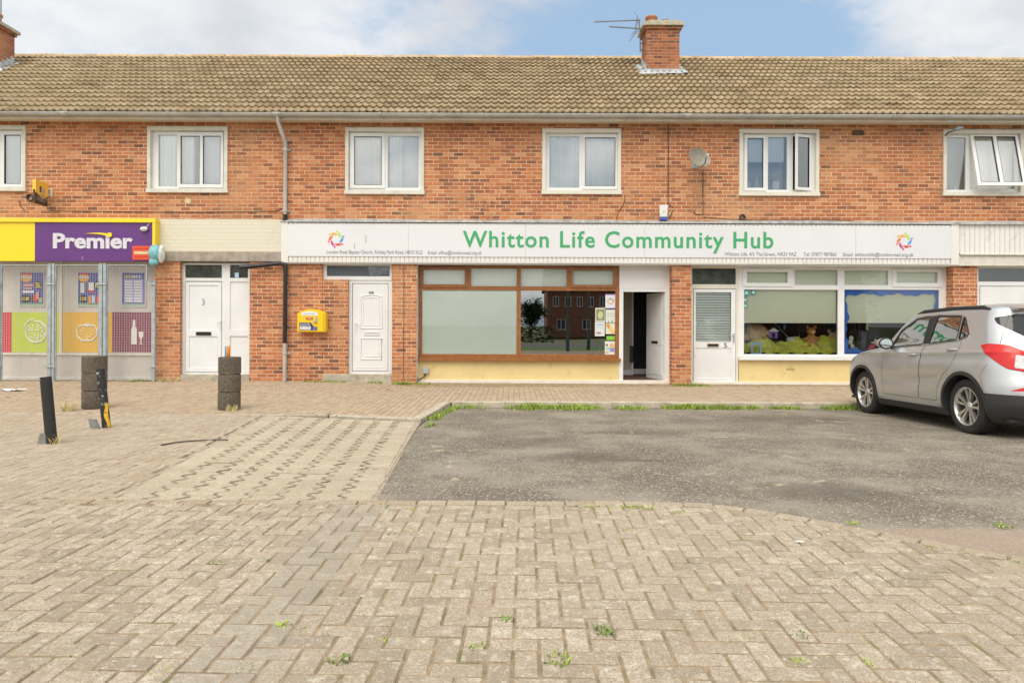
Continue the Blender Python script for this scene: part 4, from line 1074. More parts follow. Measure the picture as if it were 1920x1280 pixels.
# interiors behind the shop fronts
mb = MB(); mb.box(XL, XR, YB + .1, YB + 6, -.1, .0 + .03); mb.build('shop_floor', pm('brown_floor', (.115, .065, .04), .6), BLD)
mb = MB(); mb.box(XL, XR, WALL + .36, YB + 6, 3.0, 3.1); mb.build('shop_ceiling', pm('shop_ceiling', (.35, .35, .33), .8), BLD)
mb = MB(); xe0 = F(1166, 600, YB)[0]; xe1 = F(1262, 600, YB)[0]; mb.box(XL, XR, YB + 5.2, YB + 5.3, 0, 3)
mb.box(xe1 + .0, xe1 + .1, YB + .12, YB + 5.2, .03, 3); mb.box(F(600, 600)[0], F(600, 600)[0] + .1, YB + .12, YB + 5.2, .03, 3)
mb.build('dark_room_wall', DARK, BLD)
# hall of number 4
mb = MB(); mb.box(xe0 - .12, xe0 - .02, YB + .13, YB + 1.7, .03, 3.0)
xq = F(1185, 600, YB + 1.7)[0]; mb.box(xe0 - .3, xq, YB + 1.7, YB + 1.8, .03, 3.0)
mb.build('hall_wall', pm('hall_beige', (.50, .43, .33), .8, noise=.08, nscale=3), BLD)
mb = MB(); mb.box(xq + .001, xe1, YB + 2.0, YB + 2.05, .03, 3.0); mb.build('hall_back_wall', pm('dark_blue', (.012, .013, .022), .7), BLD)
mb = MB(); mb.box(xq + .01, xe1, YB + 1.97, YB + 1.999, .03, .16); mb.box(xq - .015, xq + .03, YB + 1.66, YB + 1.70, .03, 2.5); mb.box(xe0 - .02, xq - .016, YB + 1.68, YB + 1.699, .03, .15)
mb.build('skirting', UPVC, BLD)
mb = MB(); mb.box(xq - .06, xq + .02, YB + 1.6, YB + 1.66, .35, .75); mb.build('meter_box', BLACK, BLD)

# ---- corner shop front with the security cage
YS = WALL + .20
GREYW = pm('shopfront_grey', (.62, .57, .53), .6, noise=.06, nscale=2)
mb = MB(); x0, x1, z0, z1 = Rg((-220, 490, 293, 716), YS); mb.box(XL, x1, YS, YS + .06, -.1, zf + .1); cs_ = mb.build('shopfront_panel', GREYW, BLD)
mb = MB(); xq0, xq1, za, zb2 = Rg((112.5, 495, 117.5, 662), YS)
mb.box(xq0, xq1, YS - .03, YS - .001, za, zf); q = Rg((-200, 661, 291, 665), YS); mb.box(XL, q[1], YS - .04, YS - .001, q[2], q[3]); mb.box(XL, q[1], YS - .03, YS - .001, -.05, .06)
mb.build('shopfront_trim', pm('trim_white', (.76, .72, .64), .5, dirt=((.45, .33, .2), 5, .6, .5)), cs_)
BANDC = {'red': (.60, .03, .06), 'lime': (.55, .66, .045), 'amber': (.80, .46, .03), 'plum': (.27, .075, .125)}
for r, cn in (((-200, 585, 23, 660), 'red'), ((23.2, 585, 112.3, 660), 'lime'), ((117.7, 585, 211, 660), 'amber'), ((211.2, 585, 287, 660), 'plum')):
    q = Rg(r, YS); MB().box(max(q[0], XL), q[1], YS - .012, YS - .001, q[2], q[3]).build('colour_panel', pm('panel_' + cn, BANDC[cn], .45), cs_)
WHT = pm('graphic_white', (.78, .78, .70), .5)
yg = YS - .016
# pizza graphic
def circ(cx, cz, r, a0=0, a1=360, n=28, sx=1.0): return [(cx + sx * r * math.cos(R(a0 + (a1 - a0) * k / n)), yg, cz + r * math.sin(R(a0 + (a1 - a0) * k / n))) for k in range(n + 1)]
mb = MB(); cx, cz = F(69, 622, YS); mb.tube(circ(cx, cz, .235, 150, 460), .018, 6); mb.tube(circ(cx - .03, cz + .03, .25, 95, 165, 10), .016, 6)
mb.tube([(cx - .2, yg, cz + .03), (cx + .05, yg, cz + .03), (cx + .06, yg, cz - .22)], .014, 6); mb.tube([(cx + .05, yg, cz + .03), (cx + .03, yg, cz + .2)], .014, 6)
for (a, b2, r) in ((-.1, .11, .045), (.12, .12, .045), (-.08, -.09, .05), (.14, -.06, .05), (.0, -.16, .035), (.15, .03, .02)): mb.tube(circ(cx + a, cz + b2, r, n=12), .010, 6)
mb.build('pizza_graphic', WHT, cs_)
# tomato graphic
mb = MB(); cx, cz = F(164, 622, YS)
for s in (-1, 1): mb.tube([(cx + s * .01, yg, cz - .20), (cx + s * .12, yg, cz - .19), (cx + s * .21, yg, cz - .10), (cx + s * .23, yg, cz + .03), (cx + s * .18, yg, cz + .13), (cx + s * .08, yg, cz + .15), (cx, yg, cz + .13)], .018, 6)
for k in range(9): a = R(-60 + k * 37.5 + 0); mb.tube([(cx + .09 * math.cos(a), yg, cz - .01 + .09 * math.sin(a)), (cx + .14 * math.cos(a), yg, cz - .01 + .13 * math.sin(a))], .010, 6)
mb.tube([(cx, yg, cz - .2), (cx, yg, cz - .08)], .012, 6); mb.tube([(cx, yg, cz + .13), (cx, yg, cz + .2)], .01, 6); mb.tube([(cx, yg, cz + .14), (cx + .06, yg, cz + .19)], .01, 6); mb.tube([(cx, yg, cz + .14), (cx - .06, yg, cz + .19)], .01, 6)
mb.build('tomato_graphic', WHT, cs_)
# bottle and glass
mb = MB(); cx, cz0 = F(252, 645, YS)
mb.prism([(cx - .065, cz0), (cx + .065, cz0), (cx + .065, cz0 + .33), (cx + .03, cz0 + .39), (cx + .025, cz0 + .54), (cx - .025, cz0 + .54), (cx - .03, cz0 + .39), (cx - .065, cz0 + .33)], yg - .002, yg + .003)
cx += .155; mb.prism([(cx - .055, cz0 + .28), (cx + .055, cz0 + .28), (cx + .05, cz0 + .18), (cx + .012, cz0 + .12), (cx + .010, cz0 + .015), (cx + .04, cz0), (cx - .04, cz0), (cx - .01, cz0 + .015), (cx - .012, cz0 + .12), (cx - .05, cz0 + .18)], yg - .002, yg + .003)
mb.build('bottle_graphic', WHT, cs_)
# covering under the shop sign
mb = MB(); mb.box(XL, F(293, 490)[0], WALL - .12, WALL + .3, zf - .01, zf + .02); mb.build('shopfront_soffit', GREYW, BLD)
# ---------------------------------------------------------------- signs
def flat(mb, rc, y, d=.003, m=0): return mb.box(rc[0], rc[1], y - d, y, rc[2], rc[3], m)
# corner shop sign
YP = WALL - .16
SG = thing('shop_sign', (F(145, 450)[0], YP, Z(490, 145)), 'yellow and purple fascia sign over the caged shop front', 'sign')
YELS = pm('sign_yellow', (.88, .66, .015), .35); PUR = pm('sign_purple', (.125, .035, .20), .35, noise=.06, nscale=1)
x0 = XL; q = Rg((66, 417, 287.5, 490), YP)
mb = MB(); mb.box(x0, q[1], YP, WALL - .002, q[2], q[3] - .003); mb.build('sign_box', pm('sign_back', (.12, .10, .03), .6), SG)
MB().box(x0, q[0] - .001, YP - .012, YP - .001, q[2], q[3] - .006).build('yellow_panel', YELS, SG)
MB().box(q[0] + .001, q[1] - .002, YP - .012, YP - .001, q[2], q[3] - .006).build('purple_panel', PUR, SG)
mb = MB(); t0 = Rg((-200, 409, 293, 417), YP); r0 = Rg((287.5, 409, 293.5, 490), YP)
mb.box(x0, r0[1], YP - .05, WALL - .002, t0[2], t0[3]); mb.box(r0[0], r0[1], YP - .05, WALL - .002, q[2], t0[2] - .002)
mb.build('sign_trim', pm('trim_yellow', (.86, .66, .03), .35), SG, bevel=.006)
SILV = pm('letter_grey', (.66, .64, .70), .4)
text('Premier', Rg((100.5, 437.5, 250, 466.5), YP), YP - .0125, SILV, SG, depth=.012, bold=.034)
mb = MB(); yy = YP - .014; P0 = F(162, 438.5, YP); P1 = F(206, 441, YP); n = 14; up = []; dn = []
for k in range(n + 1):
    u = k / n; x = P0[0] + (P1[0] - P0[0]) * u; z = P0[1] + (P1[1] - P0[1]) * u + .035 * math.sin(math.pi * u) * .6; w_ = .002 + .028 * u
    up.append((x, z + w_)); dn.append((x, z - w_))
mb.prism(dn + up[::-1], yy - .016, yy - .004); mb.lathe([(.052, 0), (.052, -.014), (.0, -.014)], (P1[0] + .01, yy - .004, P1[1] + .005), 20, ax=(0, 1, 0))
mb.build('swoosh', YELS, SG)
text('5', Rg((153.5, 481, 157, 487), YP), YP - .0125, pm('faint', (.35, .28, .42), .5), SG, depth=.002)
mb = MB(); x, z = F(272.5, 430, YP); mb.ball((x, YP - .06, z), .085, 16, sq=(1, .6, .62)); mb.tube([(x + .02, YP - .03, z + .02), (x + .10, YP - .015, z + .13)], .008, 6)
o = mb.build('bulkhead_lamp', pm('lamp_grey', (.72, .70, .66), .4), None, smooth=True); tag(o, 'white oval lamp at the right end of the purple sign', 'lamp')
# small red sign
q = Rg((248.5, 461, 283.5, 487), YP - .03); rs = MB().box(q[0], q[1], YP - .035, YP - .013, q[2], q[3]).build('red_sign', pm('orange_red', (.72, .085, .03), .4), None)
tag(rs, 'small orange red board with a cream bar below the lamp', 'sign')
k = ORG[rs.name]
MB().box(q[0] + .04, q[1] - .04, YP - .040, YP - .0355, (q[2] + q[3]) / 2 - .03, (q[2] + q[3]) / 2 + .03).build('cream_bar', pm('bar_cream', (.75, .60, .35), .5, noise=.3, nscale=30), rs)
RT = pm('red_text', (.45, .03, .02), .5)
mb = MB(); mb.box(q[0] + .04, q[1] - .05, YP - .038, YP - .0355, q[3] - .07, q[3] - .055); mb.build('red_line', RT, rs); mb = MB(); mb.box(q[0] + .05, q[1] - .05, YP - .038, YP - .0355, q[2] + .05, q[2] + .065); mb.build('red_line', RT, rs)
# teal alarm bell wrapped in a bag
TEAL = pm('teal_plastic', (.20, .46, .50), .35, noise=.25, nscale=9)
x, z = F(294, 478, YP - .1); AB = thing('wrapped_alarm_bell', (x, YP - .1, z), 'teal and white alarm bell at the lower corner of the yellow sign trim', 'alarm bell')
mb = MB(); mb.ball((x - .03, YP - .10, z + .04), .15, 18, sq=(1.0, .7, 1.25)); bm_ = mb
for i, v in enumerate(mb.v): mb.v[i] = (v[0] + .012 * math.sin(v[2] * 60), v[1] + .012 * math.sin(v[0] * 50 + v[2] * 30), v[2] + .01 * math.sin(v[0] * 44))
mb.build('bell_cover', TEAL, AB, smooth=True)
mb = MB(); mb.ball((x + .10, YP - .10, z + .02), .115, 16, sq=(.62, .7, 1.75)); mb.build('torn_wrap', pm('dirty_white', (.66, .68, .64), .6, noise=.3, nscale=15), AB, smooth=True)
mb = MB(); mb.ball((x - .06, YP - .11, z - .15), .095, 16, sq=(1.1, .8, 1.0)); mb.build('bell_strobe', TEAL, AB, smooth=True)

# community hub sign
YH = WALL - .112
HB = thing('hub_sign', (F(1160, 455)[0], YH, Z(483, 1160)), 'long white sign board with green lettering and two ring logos', 'sign')
q = Rg((543, 423, 1778, 483), YH + .012); zlo, zhi = Z(483.5, 1160), Z(424.5, 1160)
xs = [543, 767, 985, 1207, 1428, 1600, 1778]
for a, b2 in zip(xs, xs[1:]): MB().box(F(a, 450)[0] + .002, F(b2, 450)[0] - .002, YH, WALL - .0865, zlo, zhi).build('sign_panel', SIGNW, HB, bevel=.002)
def line(s, x0, x1, yb, hpx, m, bold=0, desc=True):
    """text whose baseline is pixel row yb and cap height hpx"""
    zb_ = Z(yb, (x0 + x1) / 2, YH); zt_ = Z(yb - hpx, (x0 + x1) / 2, YH)
    xa, xb2 = F(x0, yb, YH)[0], F(x1, yb, YH)[0]
    cu = bpy.data.curves.new('m', 'FONT'); cu.body = 'H'; tmp = bpy.data.objects.new('m', cu); COL.objects.link(tmp)
    me = bpy.data.meshes.new_from_object(tmp.evaluated_get(bpy.context.evaluated_depsgraph_get())); cap = max(v.co.y for v in me.vertices)
    bpy.data.meshes.remove(me); bpy.data.objects.remove(tmp); bpy.data.curves.remove(cu)
    cu = bpy.data.curves.new('m', 'FONT'); cu.body = s; tmp = bpy.data.objects.new('m', cu); COL.objects.link(tmp)
    me = bpy.data.meshes.new_from_object(tmp.evaluated_get(bpy.context.evaluated_depsgraph_get())); lo_, hi_ = min(v.co.y for v in me.vertices), max(v.co.y for v in me.vertices)
    bpy.data.meshes.remove(me); bpy.data.objects.remove(tmp); bpy.data.curves.remove(cu)
    k = (zt_ - zb_) / cap
    return text(s, (xa, xb2, zb_ + lo_ * k, zb_ + hi_ * k), YH - .0005, m, HB, depth=.004, bold=bold, space=1.12 if bold else 1.05)
line('Whitton Life Community Hub', 867.5, 1450, 464.3, 30.5, GRN, bold=.017)
line('London Road Baptist Church, Kirkley Park Road, NR33 0LQ', 612.5, 792, 475.8, 6.6, GREYT)
line('Email: office@londonroad.org.uk', 802.5, 903, 477, 6.6, GREYT)
line('Whitton Life, 4/5 The Green, NR33 9AZ', 1358.5, 1493, 479.6, 6.6, GREYT)
line('Tel: 07877 987860', 1506.5, 1568, 480, 6.6, GREYT)
line('Email: whittonlife@londonroad.org.uk', 1581, 1712.5, 480.6, 6.6, GREYT)
LC = [(.50, .68, .05), (.04, .33, .75), (.75, .06, .03), (.55, .02, .28), (.80, .16, .02), (.85, .45, .02)]
def logo(px, py):
    x, z = F(px, py, YH); e = []
    for k in range(6):
        a0 = R(90 - 60 * k); mb = MB(); U = lambda r, a: (x + r * math.cos(a0 + R(a)), z + r * math.sin(a0 + R(a)))
        for sgn, ra, rb, aa in ((1, .085, .175, 0), (1, .10, .17, -18)):
            up = []; dn = []
            for j in range(9):
                u = j / 8; r = ra + (rb - ra) * u; a = aa - 62 * (1 - u) ** 1.2; wd_ = .014 * math.sin(math.pi * min(.97, u * .9 + .12))
                up.append(U(r + wd_, a)); dn.append(U(r - wd_, a))
            mb.prism(up + dn[::-1], YH - .004, YH - .0006 - .0008 * (aa != 0))
        cx_, cz_ = U(.178, -9); mb.lathe([(.017, -.0045), (.017, -.0005)], (cx_, YH, cz_), 12, ax=(0, 1, 0)); mb.prism([(cx_ + .017 * math.cos(j * .6283), cz_ + .017 * math.sin(j * .6283)) for j in range(10)], YH - .0045, YH - .003)
        e.append(mb)
    for k, mb in enumerate(e): mb.build('logo_figure', pm('logo_%d' % k, LC[k], .5), HB)
logo(630, 448.5); logo(1695.5, 452.5)
mb = MB()
for px, py, l in ((664, 461, 5), (685.5, 448.5, 7)): x, z = F(px, py, YH); mb.prism([(x - .006, z - l * .012), (x + .010, z - l * .012), (x + .016, z + l * .012), (x, z + l * .012)], YH - .003, YH - .0008)
mb.build('peeling_mark', pm('peel', (.45, .37, .25), .7), HB)

# projecting collection sign, seen at a slant
xc, zc_ = F(77, 364); CS = thing('projecting_sign', (F(92, 364)[0], WALL, zc_), 'small yellow and dark brown sign projecting from the brick beside the left window', 'sign')
xw = F(91, 364)[0]; ax = F(91, 364, WALL)[0]; yw = WALL - .06; dyp = -.62
def sp(u, z, t=0):   # u from wall outwards; the board stands square to the wall, turned a little
    x1_, y1_ = F(64, 364, WALL - .55)[0], WALL - .55
    return (ax + (x1_ - ax) * u + t, yw + (y1_ - yw) * u, z)
def slab(poly, t0, t1, m, name):
    mb = MB(); n = len(poly); mb.v = [sp(u, z, t0) for u, z in poly] + [sp(u, z, t1) for u, z in poly]
    mb.f = [list(range(n)), list(range(2 * n - 1, n - 1, -1))] + [[k, n + k, n + (k + 1) % n, (k + 1) % n] for k in range(n)]; mb.m = [0] * len(mb.f)
    return mb.build(name, m, CS)
zt2, zb3 = Z(341, 77, WALL - .3), Z(384, 77, WALL - .3); zm = zt2 - (zt2 - zb3) * .52; zv = zt2 - (zt2 - zb3) * .74
slab([(0, zb3), (1, zb3), (1, zm + .05), (0, zm + .05)], -.02, .02, pm('sign_brown', (.055, .035, .03), .5), 'brown_board')
slab([(.0, zm - .02), (.42, zv), (1, zm), (1, zt2), (0, zt2)], -.035, .035, pm('sign_amber', (.86, .56, .06), .4), 'yellow_board')
def sptext(s, u0, u1, z0, z1, m):
    o = text(s, (0, 1, z0, z1), 0, m, CS, depth=.0); me = o.data; og = ORG[CS.name]
    for v in me.vertices:
        u = u1 + (u0 - u1) * (v.co.x + og.x); p = sp(u, v.co.z + og.z, .0215 if z1 < zm - .05 else .0365); v.co = Vector(p) - og
sptext('collect+', .08, .96, zb3 + .07, zb3 + .20, pm('off_white', (.72, .68, .62), .5))
sptext('pay', .30, .62, zt2 - .38, zt2 - .28, pm('pale_violet', (.45, .40, .48), .5)); sptext('point', .22, .66, zt2 - .48, zt2 - .39, pm('pale_violet', (.45, .40, .48), .5))
mb = MB(); mb.v = [sp(u, z, .037) for u, z in ((.55, zt2 - .11), (.55, zt2 - .24), (.70, zt2 - .24), (.70, zt2 - .11))]; mb.f = [[0, 1, 2, 3]]; mb.m = [0]; mb.build('dark_emblem', pm('emblem_violet', (.08, .04, .14), .5), CS)
mb = MB(); mb.v = [sp(u, z, .037) for u, z in ((.28, zt2 - .15), (.28, zt2 - .26), (.46, zt2 - .28), (.46, zt2 - .13))]; mb.f = [[0, 1, 2, 3]]; mb.m = [0]; mb.build('grey_emblem', pm('emblem_grey', (.42, .44, .55), .5), CS)
mb = MB(); mb.tube([sp(0, zt2 - .12), (ax + .07, WALL - .002, zt2 - .10)], .014, 8); mb.tube([sp(0, zt2 - .24), (ax + .07, WALL - .002, zt2 - .22)], .014, 8); mb.box(ax + .04, ax + .09, WALL - .012, WALL - .002, zt2 - .28, zt2 - .08); mb.build('wall_bracket', UPVC_OLD, CS)
CAB = pm('cable_black', (.03, .025, .022), .6)
def cable(pts, r, label, m=None, name='cable', Yc=WALL - .012):
    mb = MB(); mb.tube([(F(px, py, Yc)[0], Yc, F(px, py, Yc)[1]) for px, py in pts], r, 6)
    o = mb.build(name, m or CAB, None, smooth=True); return tag(o, label, 'cable')
def coil(px, py, rad, label):
    x, z = F(px, py); mb = MB()
    for k in range(4): mb.tube([(x + (rad + k * .006) * math.cos(t_ * .4), WALL - .015 - k * .008, z + (rad + k * .006) * math.sin(t_ * .4)) for t_ in range(17)], .009, 6)
    o = mb.build('cable_coil', CAB, None, smooth=True); tag(o, label, 'cable')
coil(58, 371, .055, 'coiled black cable left of the projecting sign'); coil(1391, 408, .045, 'small coil of cable on the brick under the right of the satellite dish')
cable([(1253, 232), (1253, 300), (1252.5, 381), (1262, 390), (1258, 404), (1247, 414)], .008, 'long black cable running down the brick from the gutter to the alarm box')
cable([(1318, 318), (1318, 402), (1304, 402), (1301, 397)], .008, 'thin black cable hanging straight down from the satellite dish')
cable([(92, 395), (180, 396), (270, 397.5), (380, 398), (520, 396), (528, 390)], .006, 'thin black cable running along the brick above the painted band')
cable([(1171, 366), (1172, 374), (1168, 385), (1160, 396), (1155, 414)], .006, 'loose black wire hanging below the third white window')
cable([(757, 404), (756.5, 418)], .006, 'short stub of wire at the lead ledge above the left logo')
cable([(36, 376), (38, 386), (46, 394)], .007, 'short black wire end under the leftmost window')
cable([(757, 497), (757, 600), (756, 712)], .004, 'thin black line of cable down the brick pier right of the 4A door')
cable([(1320, 407), (1390, 413), (1470, 412), (1600, 413)], .006, 'slack cable lying above the lead ledge over the white shop window')

# defibrillator cabinet
YA = WALL - .30; q = Rg((556, 579, 609.5, 623), WALL - .25); AC = thing('defibrillator_cabinet', ((q[0] + q[1]) / 2, WALL, q[2]), 'yellow emergency cabinet with arched top on the brick left of the 4A door', 'wall cabinet')
x0, x1, z0, z1 = q; za = z1 - .09
pts = [(x0, z0), (x1, z0), (x1, za)] + [(x1 + (x0 - x1) * k / 12, za + .09 * math.sin(math.pi * k / 12)) for k in range(1, 12)] + [(x0, za)]
YC = pm('cabinet_yellow', (.84, .56, .012), .35)
mb = MB(); mb.prism(pts, WALL - .21, WALL - .003); mb.build('cabinet_body', YC, AC, bevel=.015)
ins = [(x0 + (p[0] - x0) * .93 + .008, z0 + .012 + (p[1] - z0) * .955) for p in pts]
mb = MB(); mb.prism(ins, WALL - .235, WALL - .205); mb.build('cabinet_door', YC, AC, bevel=.012)
yf = WALL - .237; W_, H_ = x1 - x0, z1 - z0; S = lambda a, b2: (x0 + a * W_, z0 + b2 * H_)
mb = MB(); p = [S(.16, .72), S(.74, .72), S(.72, .84)] + [S(.72 - .54 * k / 8, .84 + .06 * math.sin(math.pi * k / 8)) for k in range(1, 8)] + [S(.18, .84)]; mb.prism(p, yf - .003, yf); mb.build('top_label', pm('label_white', (.78, .78, .78), .4), AC)
text('HEARTSAFE', S(.24, .77) [:1] + S(.66, .77)[:1] + (S(0, .76)[1], S(0, .82)[1]), yf - .0035, pm('label_blue', (.14, .17, .42), .5), AC, depth=.001)
mb = MB(); a, c_ = S(.33, .545); b2, d = S(.56, .64); mb.box(a, b2, yf - .006, yf, c_, d); mb.build('red_window', pm('label_red', (.42, .04, .05), .3), AC)
mb = MB(); mb.box(a + .03, b2 - .02, yf - .010, yf - .0065, c_ + .012, d - .012); mb.build('pink_window', pm('label_pink', (.70, .35, .42), .3), AC)
mb = MB(); a, c_ = S(.09, .09); b2, d = S(.50, .42); mb.prism([(a, c_), (S(.72, 0)[0], c_), (S(.72, 0)[0], S(0, .24)[1]), (S(.60, 0)[0], S(0, .24)[1]), (b2, d), (a, d)], yf - .003, yf); mb.build('navy_label', pm('label_navy', (.035, .04, .11), .4), AC)
LW = MATS['label_white']
text('24/7 ACCESS', S(.11, .36)[:1] + S(.46, .36)[:1] + (S(0, .355)[1], S(0, .40)[1]), yf - .0035, LW, AC, depth=.001)
text('DEFIBRILLATOR', S(.11, .3)[:1] + S(.48, .3)[:1] + (S(0, .29)[1], S(0, .34)[1]), yf - .0035, LW, AC, depth=.001)
mb = MB(); a, c_ = S(.11, .11); mb.box(a, S(.50, 0)[0], yf - .006, yf - .0035, c_, S(0, .26)[1]); mb.build('label_pictures', pm('label_mix', (.66, .62, .68), .5, noise=.3, nscale=40), AC)
mb = MB(); a, c_ = S(.57, .11); mb.box(a, S(.70, 0)[0], yf - .006, yf - .0035, c_, S(0, .21)[1]); mb.build('blue_badge', pm('label_mid_blue', (.12, .16, .62), .4), AC)
mb = MB(); mb.box(S(.655, 0)[0], S(.715, 0)[0], yf - .02, yf, S(0, .40)[1], S(0, .66)[1]); mb.box(S(.58, 0)[0], S(.70, 0)[0], yf - .035, yf - .021, S(0, .42)[1], S(0, .48)[1]); mb.build('latch', GALV, AC, bevel=.004)

# burglar alarm
q = Rg((1236, 384.5, 1252, 413), WALL - .06); AL = thing('alarm_box', ((q[0] + q[1]) / 2, WALL, q[2]), 'white intruder alarm box with a blue base on the brick above the green lettering', 'alarm')
mb = MB(); mb.prism([(q[0] + .015, q[2] + .07), (q[1] - .015, q[2] + .07), (q[1], q[3]), (q[0], q[3])], WALL - .09, WALL - .002); mb.build('alarm_cover', UPVC, AL, bevel=.008)
mb = MB(); mb.prism([(q[0] + .02, q[2]), (q[1] - .02, q[2]), (q[1] - .012, q[2] + .067), (q[0] + .012, q[2] + .067)], WALL - .085, WALL - .002); mb.build('alarm_strobe', pm('alarm_blue', (.05, .12, .45), .3), AL, bevel=.006)
mb = MB(); xm = (q[0] + q[1]) / 2; mb.prism([(xm - .03, q[2] + .17), (xm + .03, q[2] + .17), (xm, q[2] + .22)], WALL - .093, WALL - .0905); mb.build('alarm_badge', pm('badge_yellow', (.6, .5, .1), .5), AL)
cable([(1262, 391), (1250, 412)], .005, 'short white lead beside the intruder alarm box', UPVC_OLD, Yc=WALL - .03)

# satellite dish
YD = WALL - .42; xd, zd = F(1312, 295, YD); SD = thing('satellite_dish', (xd, WALL, zd), 'weathered grey satellite dish on the brick between two windows', 'satellite dish')
ax_ = Vector((-.22, -.88, .42)).normalized(); ax_ = Vector((.34, -.88, .34)).normalized(); u_ = Vector((0, 0, 1)).cross(ax_).normalized(); v_ = ax_.cross(u_)
mb = MB(); c0 = Vector((xd, YD, zd)); nr, ns = 8, 36
for side in (0, 1):
    i0 = len(mb.v)
    for r in range(nr + 1):
        for s in range(ns):
            rr_ = r / nr; a = 2 * math.pi * s / ns; dep = (.075 * (rr_ ** 2 - 1)) - (.006 if side else 0)
            mb.v.append(tuple(c0 + u_ * (.275 * rr_ * math.cos(a)) + v_ * (.235 * rr_ * math.sin(a)) + ax_ * dep))
    for r in range(nr):
        for s in range(ns):
            s2 = (s + 1) % ns; a, b2 = i0 + r * ns, i0 + (r + 1) * ns
            mb.f.append([a + s, a + s2, b2 + s2, b2 + s] if not side else [a + s, b2 + s, b2 + s2, a + s2]); mb.m.append(0)
i1 = len(mb.v) // 2
for s in range(ns): s2 = (s + 1) % ns; mb.f.append([nr * ns + s, nr * ns + s2, i1 + nr * ns + s2, i1 + nr * ns + s]); mb.m.append(0)
mb.build('dish', pm('dish_grey', (.27, .24, .19), .55, noise=.18, nscale=7, dirt=((.22, .19, .15), 6, .56, .6)), SD, smooth=True)
lnb = c0 + ax_ * .22 - v_ * .10; base = c0 - v_ * .235 - ax_ * .02
mb = MB(); mb.tube([base, c0 - v_ * .22 + ax_ * .12, lnb], .011, 8); mb.build('feed_arm', CAB, SD)
mb = MB(); mb.tube([lnb - ax_ * -.04, lnb - ax_ * .05], [.03, .022], 12); mb.tube([lnb + v_ * -.0, lnb - v_ * .06], .016, 8); mb.build('receiver', pm('lnb', (.45, .45, .44), .4), SD)
mb = MB(); mb.tube([c0 - ax_ * .08, (xd, WALL - .12, zd - .05), (xd, WALL - .01, zd - .05)], .018, 8); mb.box(xd - .07, xd + .07, WALL - .012, WALL - .002, zd - .14, zd + .05); mb.build('dish_bracket', GALV, SD)

# flood lamp over the right window, vent
x, z = F(1795, 243, WALL - .35); FL = thing('security_lamp', (x, WALL, z), 'small grey security lamp on an arm over the right hand window', 'lamp')
mb = MB(); mb.tube([(F(1776, 256, WALL - .1)[0], WALL - .01, F(1776, 256)[1]), (F(1777, 249, WALL - .1)[0], WALL - .12, F(1777, 249, WALL - .1)[1]), (x - .05, WALL - .33, z - .02)], .014, 8); mb.build('lamp_arm', CAB, FL)
mb = MB(); mb.prism([(x - .10, z - .05), (x + .09, z + .0), (x + .10, z + .045), (x - .03, z + .05)], WALL - .42, WALL - .30); mb.build('lamp_head', pm('lamp_dark', (.16, .18, .20), .4), FL, bevel=.01)
q = Rg((1597, 242.5, 1620, 254), WALL); mb = MB()
for k in range(4): mb.box(q[0], q[1], WALL - .012, WALL - .002, q[2] + k * .03, q[2] + k * .03 + .018)
vt = mb.build('wall_vent', pm('vent_dark', (.06, .045, .035), .8), BLD)
# plaster patch, marks on the brick
x, z = F(352, 377); mb = MB(); mb.prism([(x + .07 * (1 + .25 * math.sin(k * 2.7)) * math.cos(k * .45), z + .06 * (1 + .2 * math.sin(k * 3.1)) * math.sin(k * .45)) for k in range(14)], WALL - .004, WALL + .01); mb.build('filler_patch', pm('filler', (.66, .56, .33), .9, noise=.2, nscale=30, bump=.004), BLD)
# meter socket and pipe by the stall riser
q = Rg((793, 689, 804, 700), YB); ob = MB().box(q[0], q[1], YB - .06, YB + .008, q[2], q[3]).build('outdoor_socket', pm('socket_grey', (.42, .44, .44), .4), None, bevel=.008); tag(ob, 'grey socket box low on the cream panel by the brick pier', 'socket')
mb = MB(); mb.tube([(F(798, 700, YB)[0], YB - .03, F(798, 700, YB)[1]), (F(797, 705, YB)[0], YB - .04, F(797, 705, YB)[1]), (F(786, 712, YB)[0], YB - .05, F(786, 712, YB)[1])], .012, 8); mb.tube([(F(783, 706, YB)[0], YB - .1, F(783, 705, YB)[1]), (F(785, 714, YB)[0], YB - .12, .0)], .016, 8)
tag(mb.build('conduit', CAB, None, smooth=True), 'black cable bending from the low socket box into the weeds', 'cable')

# ---------------------------------------------------------------- television aerial
YT = 18.2; px_ = lambda p, q_: (F(p, q_, YT)[0], YT, F(p, q_, YT)[1])
TA = thing('television_aerial', px_(1200, 98), 'pair of comb shaped television aerials clamped to the chimney', 'aerial')
AM = pm('aerial_metal', (.20, .19, .18), .5, .5)
mb = MB(); mb.tube([px_(1200.5, 98), px_(1200, 60), px_(1198, 36)], .018, 8); mb.tube([px_(1200, 94), px_(1214, 93)], .014, 6); mb.tube([px_(1200, 82), px_(1214, 81)], .014, 6); mb.build('mast', AM, TA)
mb = MB(); A, B = Vector(px_(1115, 41.5)), Vector(px_(1201, 38)); mb.tube([A, B], .014, 6)
for k in range(15): c_ = A + (B - A) * (k / 15); mb.tube([c_ + Vector((0, -.12, -.07)), c_ + Vector((0, .12, .07))], .007, 5)
for s in (-1, 1): mb.tube([B + Vector((-.12, -.2, .02)), B + Vector((-.12, .2, s * .28))], .008, 5)
mb.build('upper_antenna', AM, TA)
mb = MB(); A, B = Vector(px_(1143, 50.5)), Vector(px_(1199, 54)); mb.tube([A, B], .014, 6)
for k in range(8): c_ = A + (B - A) * (k / 8); mb.tube([c_ + Vector((0, -.15, -.09)), c_ + Vector((0, .15, .09))], .008, 5)
